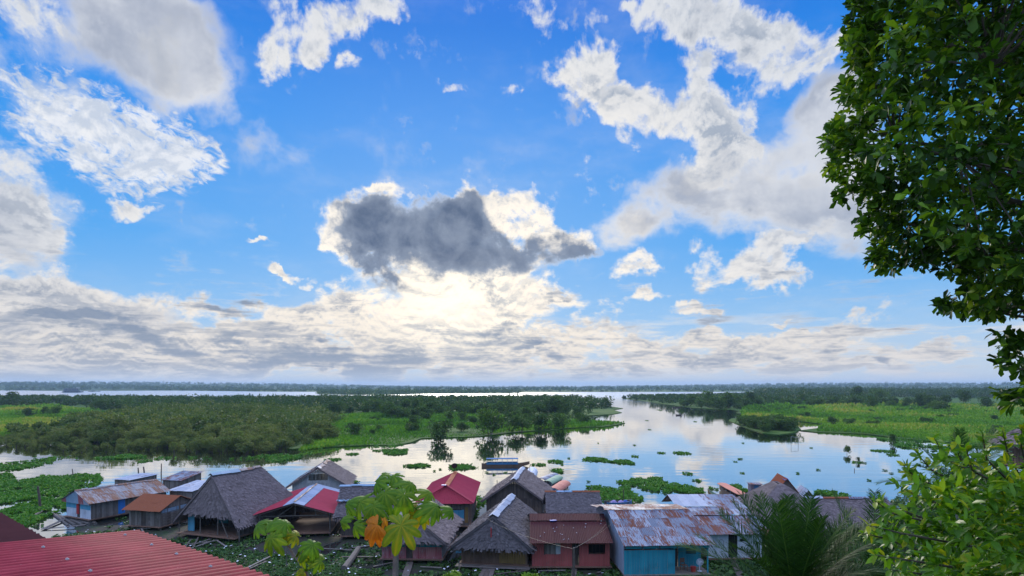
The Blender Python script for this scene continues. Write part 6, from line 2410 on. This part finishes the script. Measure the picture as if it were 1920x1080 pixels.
def near_leaves(P, axis, nrm, length, width, fold=0.25, sag=0.15, obov=True):
    n = len(P)
    ax = unit(axis)
    sd = unit(np.cross(ax, nrm))
    up = unit(np.cross(sd, ax))
    L = np.asarray(length).reshape(-1, 1) * np.ones((n, 1))
    W = np.asarray(width).reshape(-1, 1) * np.ones((n, 1))
    w1, w2 = (.30, .50) if obov else (.46, .40)
    t1, t2 = (.34, .74) if obov else (.34, .70)
    v = np.empty((n, 8, 3))

    def pt(t, s, lift):
        return P + ax * L * t + sd * W * s + up * (abs(s) * fold * W * 1.0 - sag * L * t * t + lift * L)
    v[:, 0] = pt(0, 0, 0)
    v[:, 1] = pt(t1, 0, 0)
    v[:, 2] = pt(t2, 0, 0)
    v[:, 3] = pt(1, 0, 0)
    v[:, 4] = pt(t1, w1, 0)
    v[:, 5] = pt(t2, w2, 0)
    v[:, 6] = pt(t1, -w1, 0)
    v[:, 7] = pt(t2, -w2, 0)
    tri = np.array([(0, 4, 1), (0, 1, 6), (1, 4, 5), (1, 5, 2), (1, 2, 7), (1, 7, 6), (2, 5, 3), (2, 3, 7)])
    F = (np.arange(n)[:, None, None] * 8 + tri[None]).reshape(-1, 3)
    return v.reshape(-1, 3), F


def leafy(P, out_dir, rng, per, L0, W0, spread, tipvar, obov=True, down=0.0, base_var=None):
    """whorls of leaves at twig ends"""
    k = len(P)
    Pq = np.repeat(P, per, 0)
    D = np.repeat(unit(out_dir), per, 0)
    n = len(Pq)
    ax = unit(D * (1 - spread * .5) + rng.normal(0, spread, (n, 3)) + np.array([0, 0, -down]))
    nr = unit(np.array([0, 0, 1.0]) + D * .3 + rng.normal(0, .45, (n, 3)))
    s = L0 * rng.uniform(.6, 1.25, n)
    Pq = Pq - D * (rng.uniform(0, 1, (n, 1)) * L0 * .7)
    V, F = near_leaves(Pq, ax, nr, s, s * W0 * rng.uniform(.85, 1.15, n), .3, .18, obov)
    bv = rng.uniform(0, .75, k) if base_var is None else base_var
    var = np.clip(np.repeat(bv, per) * .55 + rng.uniform(0, .45, n) + np.where(rng.uniform(0, 1, n) < tipvar, .4, 0), 0, 1)
    return V, F, np.repeat(var, 8)


def poly_sample(poly, n, rng):
    xs_, ys_ = [p[0] for p in poly], [p[1] for p in poly]
    q = np.column_stack([rng.uniform(min(xs_), max(xs_), n), rng.uniform(min(ys_), max(ys_), n)])
    return q[in_poly(q, poly)]


def to_world(q, D):
    return np.column_stack([(q[:, 0] - 960) / FPX * D, D, CAM_H - (q[:, 1] - HOR) / FPX * D])


# big tree on the right: crown hanging in from a trunk that stands outside the view
CROWN = [(1605, -20), (1582, 40), (1600, 70), (1575, 66), (1592, 110), (1600, 130), (1572, 168), (1580, 205), (1552, 240), (1540, 262), (1560, 290), (1550, 322), (1566, 350), (1556, 380), (1600, 380), (1640, 384),
         (1606, 410), (1612, 435), (1640, 450), (1628, 490), (1650, 514), (1700, 500), (1740, 500), (1800, 530), (1790, 548), (1748, 568), (1760, 585), (1800, 582), (1850, 596), (1880, 590), (1905, 580), (2000, 600), (2200, 600),
         (2500, 500), (2600, 100), (2500, -300), (2200, -500), (1800, -420), (1640, -160)]
q = poly_sample(CROWN, 17000, NR)
edge = np.array([min(math.hypot(p[0] - a[0], p[1] - a[1]) for a in CROWN[:36]) for p in q])
D = np.where(edge < 60, NR.uniform(6.2, 8.0, len(q)), NR.uniform(5.0, 11.5, len(q)))
P = to_world(q, D)
cl = np.array([mnoise.noise(Vector((p[0] * 1.5, p[1] * 1.5, p[2] * 1.5))) for p in P])
keep = (cl > -0.24) | (NR.uniform(0, 1, len(P)) < .3)
keep &= (D < 9.0) | (NR.uniform(0, 1, len(P)) < .42)
P, edge, cl = P[keep], edge[keep], cl[keep]
ctr = np.array([8.4, 8.0, 17.5])
od = unit(P - ctr) + NR.normal(0, .45, P.shape) + np.array([0, 0, .1])
V, F, var = leafy(P, od, NR, 8, .118, .50, .75, .05, True, .1, np.clip(.33 + cl * 1.25, 0, 1))
sprigs = np.array([(1905, 625), (1890, 640), (1880, 655), (1915, 650), (1900, 690), (1880, 680), (1925, 670), (1935, 690), (1890, 740), (1910, 735), (1880, 745), (1935, 742), (1900, 752), (1925, 755), (1875, 628), (1950, 630), (1875, 738), (1945, 720), (1895, 660), (1872, 676), (1905, 745)], float)
P2 = to_world(np.repeat(sprigs, 3, 0) + NR.normal(0, 8, (len(sprigs) * 3, 2)), NR.uniform(6.4, 7.4, len(sprigs) * 3))
V2, F2, var2 = leafy(P2, np.tile([-.8, 0, .1], (len(P2), 1)) + NR.normal(0, .4, P2.shape), NR, 7, .135, .5, .8, .1)
tree_root = tag(empty('broadleaf_tree', (8.8, 8.2, ground_z(8.8, 8.2))), 'big dark leafy tree hanging into the upper right corner', 'tree')
base = np.array([8.8, 8.2, ground_z(8.8, 8.2)])
Vall = np.vstack([V, V2]) - base
Fall = np.vstack([F, F2 + len(V)])
crown = link('crown', np_mesh('crown', Vall, Fall, np.concatenate([var, var2]), MATS['near_leaf'], True), tree_root)
mb = MB()
mb.tube([(0, 0, -.5), (.1, 0, 3), (-.1, .1, 6), (.05, 0, 9), (0, 0, 12)], [.34, .28, .24, .18, .08], 12)
mb.build('trunk', MATS['bark'], tree_root, True)
limbs = [((1760, 130), 7.0), ((1680, 260), 7.0), ((1650, 60), 7.2), ((1700, 420), 6.8), ((1800, 300), 6.2), ((1850, 480), 7.0), ((1860, 130), 6.0), ((1760, -120), 8.0), ((1890, 590), 7.0), ((1900, 690), 7.0), ((1905, 745), 7.0), ((1640, 330), 7.4)]
tips = []
for (pp, dd) in limbs:
    e_ = to_world(np.array([pp], float), np.array([dd]))[0] - base
    s_ = Vector((0, 0, min(11, max(2.0, e_[2] - 1.2))))
    e_ = Vector(e_)
    mid = s_.lerp(e_, .5) + Vector((0, 0, .35))
    mb = MB()
    mb.tube([s_, s_.lerp(mid, .5) + Vector((0, 0, .12)), mid, mid.lerp(e_, .5) + Vector((0, 0, .08)), e_], [.10, .075, .05, .03, .012], 7)
    mb.build('branch', MATS['bark'], tree_root, True)
    tips += [mid, mid.lerp(e_, .5), e_]
mb = MB()
tw = np.array(tips)
for k in NR.choice(len(P), 420, replace=False):
    p_ = P[k] - base
    i = int(np.argmin(np.linalg.norm(tw - p_, axis=1)))
    if np.linalg.norm(tw[i] - p_) < 2.2:
        a = Vector(tw[i])
        b_ = Vector(p_)
        mb.tube([a, a.lerp(b_, .5) + Vector((0, 0, .08)), b_], [.014, .010, .004], 4, cap=False)
mb.build('twigs', MATS['bark'], tree_root)

# yellow green bush in the lower right corner
BUSH = [(1624, 1005), (1640, 975), (1675, 985), (1690, 960), (1650, 950), (1648, 940), (1700, 945), (1712, 915), (1700, 890), (1740, 880), (1752, 850), (1790, 850), (1790, 870), (1830, 880), (1838, 850), (1860, 856), (1880, 840),
        (1905, 850), (1930, 830), (2300, 800), (2500, 1300), (1700, 1330), (1690, 1130), (1700, 1070), (1660, 1060), (1690, 1040), (1660, 1020)]
q = poly_sample(BUSH, 5600, NR)
D = NR.uniform(5.2, 8.2, len(q))
P = to_world(q, D)
cl = np.array([mnoise.noise(Vector((p[0] * 1.8, p[1] * 1.8, p[2] * 1.8))) for p in P])
keep = (cl > -.22) & (NR.uniform(0, 1, len(P)) < np.clip((np.array([min(math.hypot(p[0] - a[0], p[1] - a[1]) for a in BUSH[:21]) for p in q]) - 8) / 45, .05, 1))
P, cl, D = P[keep], cl[keep], D[keep]
ctr = np.array([6.2, 7.5, 11.2])
od = unit(P - ctr) + NR.normal(0, .5, P.shape) + np.array([-.15, -.3, .35])
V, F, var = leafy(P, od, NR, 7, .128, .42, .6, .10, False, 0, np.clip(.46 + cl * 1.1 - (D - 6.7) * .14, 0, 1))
base = np.array([6.0, 7.0, ground_z(6.0, 7.0)])
bush_root = tag(empty('leafy_bush', tuple(base)), 'bright yellow green leafy bush filling the lower right corner', 'bush')
SPR = [(1690, 1000, 1628, 985), (1672, 962, 1640, 938), (1720, 930, 1676, 905), (1725, 905, 1694, 872), (1745, 880, 1716, 846), (1775, 862, 1752, 822), (1800, 860, 1790, 826), (1850, 862, 1842, 815), (1890, 852, 1880, 808), (1662, 1010, 1618, 1000),
       (1700, 1050, 1640, 1040), (1720, 1075, 1668, 1068), (1915, 840, 1916, 800), (1700, 960, 1650, 968), (1740, 905, 1700, 885), (1822, 880, 1812, 842)]
sp, sdir = [], []
for k, (x0, y0, x1, y1) in enumerate(SPR):
    dd = 5.4 + (k % 5) * .35
    a_, b_ = to_world(np.array([[x0, y0], [x1, y1]], float), np.array([dd + .3, dd]))
    for q in range(5):
        sp.append(a_ + (b_ - a_) * (q / 4))
        sdir.append(unit((b_ - a_)[None])[0])
sp, sdir = np.array(sp), np.array(sdir)
V3, F3, var3 = leafy(sp, sdir, NR, 6, .118, .42, .62, .22, False, 0, NR.uniform(.5, 1, len(sp)))
F = np.vstack([F, F3 + len(V)])
V = np.vstack([V, V3])
var = np.concatenate([var, var3])
link('crown', np_mesh('crown', V - base, F, var, MATS['bush_leaf'], True), bush_root)
for k in range(len(SPR)):
    mb = MB()
    e_ = [Vector(sp[k * 5 + q] - base) for q in range(5)]
    mb.tube([e_[0].lerp(Vector((0, 0, e_[0].z - .6)), .6)] + e_, [.014, .010, .009, .007, .005, .003], 5)
    mb.build('stem', MATS['bark'], bush_root, True)
for k in range(16):
    i = int(NR.integers(0, len(P)))
    e_ = Vector(P[i] - base)
    s_ = Vector((NR.normal(0, .15), NR.normal(0, .15), -.3))
    mb = MB()
    mb.tube([s_, s_.lerp(e_, .4) + Vector((0, 0, .35)), s_.lerp(e_, .75) + Vector((0, 0, .2)), e_], [.045, .03, .018, .006], 6)
    mb.build('stem', MATS['bark'], bush_root, True)


# ------------------------------------------------------------------ palms
def frond(root, az, elv, L, droop, rng, w=.42, nl=104, tint=.4, twist=0.0):
    n = 22
    d0 = np.array([math.cos(az) * math.cos(elv), math.sin(az) * math.cos(elv), math.sin(elv)])
    pts = [np.zeros(3)]
    d = d0.copy()
    for i in range(n):
        d = unit((d + np.array([0, 0, -droop / n * (0.4 + 1.6 * i / n)]))[None])[0]
        pts.append(pts[-1] + d * L / n)
    pts = np.array(pts)
    mb = MB()
    mb.tube([tuple(p) for p in pts[::2]], [lerp(.022, .004, i / 11) for i in range(len(pts[::2]))], 5, var=.9)
    t = np.linspace(.12, .99, nl)
    idx = t * n
    i0 = np.clip(idx.astype(int), 0, n - 1)
    fr_ = (idx - i0)[:, None]
    B = pts[i0] * (1 - fr_) + pts[i0 + 1] * fr_
    T = unit(pts[i0 + 1] - pts[i0])
    sd = unit(np.cross(T, np.array([0, 0, 1.0]) + 1e-4))
    up = unit(np.cross(sd, T))
    Vs, Fs, vs, off = [np.array(mb.v)], [], [], 0
    ll = w * np.sin(np.pi * (0.12 + .80 * t)) ** .7
    for sg in (1, -1):
        jit = rng.normal(0, .13, (nl, 3))
        ax = unit(sd * sg * .85 + T * (.55 + .5 * t[:, None]) + up * .30 + jit)
        nr_ = unit(up + jit)
        s2 = unit(np.cross(ax, nr_))
        wd = .014 + .008 * rng.uniform(0, 1, (nl, 1))
        L_ = ll[:, None] * rng.uniform(.85, 1.1, (nl, 1))
        tipd = np.array([0, 0, -1.0]) * L_ * rng.uniform(.05, .28, (nl, 1))
        v = np.empty((nl, 6, 3))
        v[:, 0] = B - s2 * wd * .3
        v[:, 1] = B + s2 * wd * .3
        v[:, 2] = B + ax * L_ * .5 + s2 * wd * .5 + tipd * .2
        v[:, 3] = B + ax * L_ * .5 - s2 * wd * .5 + tipd * .2
        v[:, 4] = B + ax * L_ + s2 * wd * .06 + tipd
        v[:, 5] = B + ax * L_ - s2 * wd * .06 + tipd
        Vs.append(v.reshape(-1, 3))
        a = np.arange(nl)[:, None] * 6
        Fs.append(np.vstack([a + np.array([[0, 1, 2, 3]]), a + np.array([[3, 2, 4, 5]])]))
        vv = np.clip(tint + rng.normal(0, .16, nl), 0, 1)
        vs.append(np.concatenate([vv, vv]))
    nb = len(mb.v)
    quads = [f for f in mb.f if len(f) == 4]
    FA = [np.array(quads)]
    o_ = nb
    for f, v in zip(Fs, Vs[1:]):
        FA.append(f + o_)
        o_ += len(v)
    me = np_mesh('frond', np.vstack(Vs), np.vstack(FA), np.concatenate([np.full(len(quads), .95)] + vs), MATS['palm_leaf'])
    return link('frond', me, root)


def palm(name, label, c, fronds, seed, tint=.4, trunk_r=.13, w=.42):
    rg = np.random.default_rng(seed)
    gz = ground_z(c.x, c.y)
    r = tag(empty(name, (c.x, c.y, c.z)), label, 'palm')
    mb = MB()
    mb.tube([(.15, .2, gz - c.z - .3), (.08, .1, (gz - c.z) * .5), (0, 0, .05)], [trunk_r * 1.3, trunk_r, trunk_r * .9], 10)
    mb.build('trunk', MATS['bark_pale'], r, True)
    for (ang, yy, L, droop) in fronds:
        # ang: lean from upright, to the right positive; yy: share that leans away from the viewer
        a = R(ang)
        v = Vector((math.sin(a), yy, math.cos(a))).normalized()
        f = frond(r, math.atan2(v.y, v.x), math.asin(v.z), L, droop, rg, w, tint=tint + rg.uniform(-.12, .12))
    return r


palm('coconut_palm', 'coconut palm with dark upright fronds before the long thatched roofs', GD(1490, 1132, 13.5),
     [(-62, -.1, 2.3, .55), (-48, .2, 2.5, .35), (-38, -.25, 2.3, .5), (-24, .25, 2.5, .3), (-12, -.15, 2.4, .3), (-3, .1, 2.3, .15), (6, -.3, 2.2, .3), (14, .2, 2.45, .25), (26, 0, 2.4, .4), (38, .3, 2.5, .5), (50, -.2, 2.5, .7),
      (64, .2, 2.6, .9), (78, -.3, 2.4, .9), (-80, .1, 2.3, .9), (-30, .5, 2.5, .3), (-17, .4, 2.6, .25), (-7, .5, 2.5, .2), (10, .5, 2.5, .2), (20, .45, 2.5, .3), (32, -.1, 2.4, .45), (44, .1, 2.5, .6), (56, .1, 2.5, .8), (-70, .3, 2.9, .6), (72, .3, 2.9, .7), (57, .5, 2.9, .45), (-56, .5, 2.8, .4), (-20, -.9, 1.9, 1.2), (25, -.9, 2.0, 1.2), (60, -.8, 2.0, 1.2), (-55, -.8, 2.0, 1.1), (5, -1.2, 1.8, 1.4)], 3, .36, w=.62)
palm('coconut_palm', 'darker palm right behind the upright fronded one, beside the bright bush', GD(1640, 1110, 16.5),
     [(-60, .1, 2.6, .7), (-45, -.1, 2.8, .5), (-30, .1, 2.9, .45), (-15, .2, 2.8, .3), (0, 0, 2.7, .3), (12, -.2, 2.8, .4), (28, .1, 2.8, .5), (-75, -.3, 2.5, .9), (-35, -.7, 2.4, 1.0), (10, -.8, 2.3, 1.1)], 4, .28, w=.6)
palm('coconut_palm', 'palm behind the bright bush with feathery fronds against the water', GD(1800, 930, 19.0),
     [(-82, 0, 2.2, .7), (-66, .2, 2.4, .6), (-45, -.2, 2.2, .7), (-4, 0, 2.0, .1), (8, .2, 2.1, .25), (22, 0, 2.4, .6), (38, .2, 2.7, .8), (54, -.2, 2.6, 1.0), (70, .1, 2.5, 1.0), (-25, .3, 2.0, .4)], 5, .42, w=.5)


# ------------------------------------------------------------------ tall plants with hand shaped leaves
def hand_leaf(root, c, R0, n_dir, spin, rng, droop=.35, lobes=9, mat='broad_leaf', tint=.5, span=300, name='leaf'):
    """one palmate leaf: obovate lobes round the stalk's end"""
    nrm = Vector(n_dir).normalized()
    t1 = nrm.cross(Vector((0, 1, 0.01))).normalized()
    t2 = nrm.cross(t1)
    nu, nv = 11, 6
    Vs, Fs, vs, UV = [], [], [], []
    off = 0
    for k in range(lobes):
        a = R(spin + (k / (lobes - 1) - .5) * span + rng.normal(0, 3.5))
        rel = abs(k / (lobes - 1) - .5) * 2
        L = R0 * (1.0 - .42 * rel) * rng.uniform(.92, 1.06)
        d = t1 * math.cos(a) + t2 * math.sin(a)
        s = nrm.cross(d)
        W = L * .37
        dr = droop * rng.uniform(.8, 1.25)
        lift = .004 * k
        for i in range(nu + 1):
            t = i / nu
            if t < .62:
                wd = W * .5 * (.10 + .90 * math.sin(math.pi / 2 * t / .62) ** 1.15)
            else:
                wd = W * .5 * max(.05, math.sqrt(max(0, 1 - ((t - .62) / .385) ** 2)))
            for j in range(nv + 1):
                v = j / nv * 2 - 1
                ripple = .012 * R0 * math.sin(t * 26) * abs(v) * (1 if 0 < t < .95 else 0)
                zz_ = -dr * L * t * t - abs(v) ** 1.4 * wd * .28 + ripple + lift * t
                p = d * (L * (t - .12 * dr * t * t)) + s * (v * wd) + nrm * zz_ + Vector((0, 0, -.10 * L * t * t))
                Vs.append(tuple(p))
                UV.append((t, v * wd / (W * .5), k * 1.37))
        for i in range(nu):
            for j in range(nv):
                q = off + i * (nv + 1) + j
                Fs.append((q, q + 1, q + nv + 2, q + nv + 1))
                vs.append(min(1, max(0, tint + (.12 if j in (2, 3) else 0) + rng.normal(0, .02) + .06 * ((k % 3) - 1))))
        off += (nu + 1) * (nv + 1)
    me = np_mesh(name, np.array(Vs), np.array(Fs), np.array(vs), MATS[mat], True)
    me.attributes.new('lobe', 'FLOAT_VECTOR', 'POINT').data.foreach_set('vector', np.array(UV, dtype=np.float32).ravel())
    o = link(name, me, root)
    o.location = c
    return o


def hand_plant(label, D, stem, leaves, seed, r0=.035):
    rg = np.random.default_rng(seed)
    S_ = [GD(px, py, dd) for px, py, dd in stem]
    b0 = S_[0]
    base = Vector((b0.x + .1, b0.y + .1, ground_z(b0.x, b0.y)))
    r = tag(empty('umbrella_leaf_plant', tuple(base)), label, 'plant')
    pts = [Vector((0, 0, -.2))] + [p - base for p in S_]
    mb = MB()
    mb.tube(pts, [r0 * lerp(1.25, .45, i / (len(pts) - 1)) for i in range(len(pts))], 9)
    mb.build('stem', MATS['bark_pale'], r, True)
    for (px, py, dd, rad, face, spin, droop, tint, mat, span) in leaves:
        c = GD(px, py, dd) - base
        o = hand_leaf(r, c, 0.92 * rad / FPX * dd, face, spin, rg, droop, 9, mat, tint, span)
        if mat == 'broad_leaf_orange':
            o['label'] = 'withered orange leaf'
        # leaf stalk from the nearest point of the stem
        best = min((p for p in pts[1:]), key=lambda p: (p - c).length)
        best = best if (best - c).length > .02 else pts[-1]
        mb = MB()
        mid = best.lerp(c, .55) + Vector((0, 0, .06))
        mb.tube([best, mid, c], [.010, .008, .006], 6)
        mb.build('leaf_stalk', MATS['broad_leaf'], r, True)
    return r


G_, O_ = 'broad_leaf', 'broad_leaf_orange'
hand_plant('tall plant with big hand shaped green leaves and one withered orange leaf, bottom centre', 7,
           [(741, 1110, 7.0), (742, 1040, 7.0), (744, 980, 7.0), (742, 945, 7.0), (738, 915, 7.0)],
           [(738, 893, 7.0, 36, (-.1, -.5, .8), 80, .5, .45, G_, 310), (706, 905, 6.9, 34, (-.6, -.5, .6), 120, .5, .40, G_, 300), (770, 908, 6.9, 38, (.5, -.5, .7), 30, .5, .5, G_, 300),
            (722, 925, 6.7, 44, (-.2, -.75, .6), 95, .55, .52, G_, 300), (757, 928, 6.7, 46, (.2, -.8, .55), 80, .55, .55, G_, 300), (676, 942, 6.8, 46, (-.5, -.6, .6), 130, .55, .55, G_, 300),
            (652, 946, 6.9, 42, (-.7, -.5, .5), 160, .6, .42, G_, 280), (640, 978, 6.8, 28, (-.7, -.4, .4), 165, .6, .5, G_, 240), (848, 958, 6.9, 30, (.7, -.4, .5), 20, .7, .45, G_, 240), (716, 890, 7.1, 26, (-.4, -.3, .9), 110, .5, .5, G_, 300), (700, 950, 6.6, 40, (-.1, -.8, .55), 100, .6, .5, G_, 290), (806, 925, 7.0, 34, (.6, -.4, .7), 20, .5, .62, G_, 290),
            (818, 950, 6.8, 44, (.5, -.5, .7), 40, .65, .50, G_, 280), (790, 962, 6.9, 40, (.3, -.7, .5), 60, .6, .95, G_, 290), (665, 985, 6.7, 30, (-.5, -.6, .5), 130, .7, .5, G_, 260),
            (752, 985, 6.4, 58, (.05, -.9, .45), 90, .45, .78, G_, 320), (708, 984, 6.45, 54, (-.3, -.9, .25), -12, .5, .4, O_, 190), (718, 966, 6.6, 40, (.1, -.8, .5), 40, .6, .7, O_, 170),
            (775, 945, 7.1, 34, (.3, -.3, .9), 10, .5, .85, G_, 300)], 8)
hand_plant('slender leaning plant with smaller hand shaped leaves, left of the tall leafy one', 7,
           [(590, 1110, 6.6), (574, 1072, 6.6), (555, 1045, 6.6), (538, 1020, 6.6), (522, 1000, 6.6)],
           [(512, 978, 6.6, 30, (-.2, -.5, .8), 90, .5, .45, G_, 310), (482, 985, 6.7, 36, (-.6, -.4, .7), 150, .5, .38, G_, 290), (535, 982, 6.5, 34, (.4, -.5, .7), 50, .5, .42, G_, 300),
            (508, 1008, 6.4, 38, (-.2, -.85, .5), 105, .55, .55, G_, 310), (533, 998, 6.6, 30, (.4, -.6, .6), 50, .6, .65, G_, 280), (556, 1005, 6.6, 32, (.6, -.5, .6), 20, .6, .8, G_, 250),
            (586, 1022, 6.5, 36, (.3, -.7, .6), 80, .55, .35, G_, 310), (566, 1040, 6.5, 28, (-.2, -.8, .4), 110, .6, .7, G_, 260), (602, 1052, 6.5, 32, (.5, -.7, .4), 40, .7, .55, G_, 260),
            (570, 1072, 6.5, 20, (.3, -.8, .3), 70, .7, .8, G_, 180)], 9, .016)
hand_plant('tip of a young plant at the bottom edge, right of the tall leafy one', 6,
           [(846, 1130, 6.0), (843, 1100, 6.0), (842, 1085, 6.0)],
           [(842, 1080, 6.0, 30, (0, -.5, .8), 90, .4, .5, G_, 310), (862, 1078, 6.0, 24, (.5, -.4, .7), 20, .4, .6, G_, 250), (832, 1084, 6.0, 24, (-.4, -.4, .7), 140, .4, .5, G_, 250)], 10, .012)
hand_plant('upright bright tip of a young plant at the bottom edge below the coral house', 6,
           [(1008, 1130, 6.0), (1006, 1100, 6.0), (1006, 1090, 6.0)],
           [(1018, 1086, 6.0, 22, (.2, -.9, -.1), -90, .1, .5, G_, 120), (1002, 1084, 6.0, 20, (-.3, -.6, .7), 120, .3, .6, G_, 260), (984, 1084, 6.0, 22, (-.4, -.6, .6), 150, .3, .5, G_, 250)], 12, .012)

# thin cables over the roofs
def cable(a, b_, sag, label):
    mb = MB()
    c_ = (a + b_) / 2
    pts = [a.lerp(b_, k / 14) - c_ + Vector((0, 0, -sag * 4 * (k / 14) * (1 - k / 14))) for k in range(15)]
    mb.tube(pts, .007, 5)
    return tag(mb.build('power_cable', MATS['metal_dark'], None, False, c_), label, 'cable')


cable(GD(1074, 1028, 30), GD(1140, 978, 52), .25, 'thin dark cable from the pole before the coral house to the maroon roof')
cable(GD(1074, 1029, 30), GD(912, 972, 50), .25, 'thin dark cable from the pole to the peak with ragged white ridge')
cable(GD(1074, 1030, 30), GD(1168, 962, 53), .2, 'thin dark cable from the pole to the rust streaked grey roof')

# ------------------------------------------------------------------ the air
b = MB()
b.box((0, 6400, 44.0), (30000, 13600, 94.0))
m, t, out = new_mat('humid_air')
pv = t.nodes.new('ShaderNodeVolumePrincipled')
pv.inputs['Color'].default_value = (0.55, 0.78, 1.0, 1)
pv.inputs['Density'].default_value = HAZE_DENSITY
pv.inputs['Anisotropy'].default_value = 0.2
t.links.new(pv.outputs[0], out.inputs['Volume'])
hz_ = b.build('haze', m)
hz_.location = (0, 0, 0)
tag(hz_, kind='stuff')
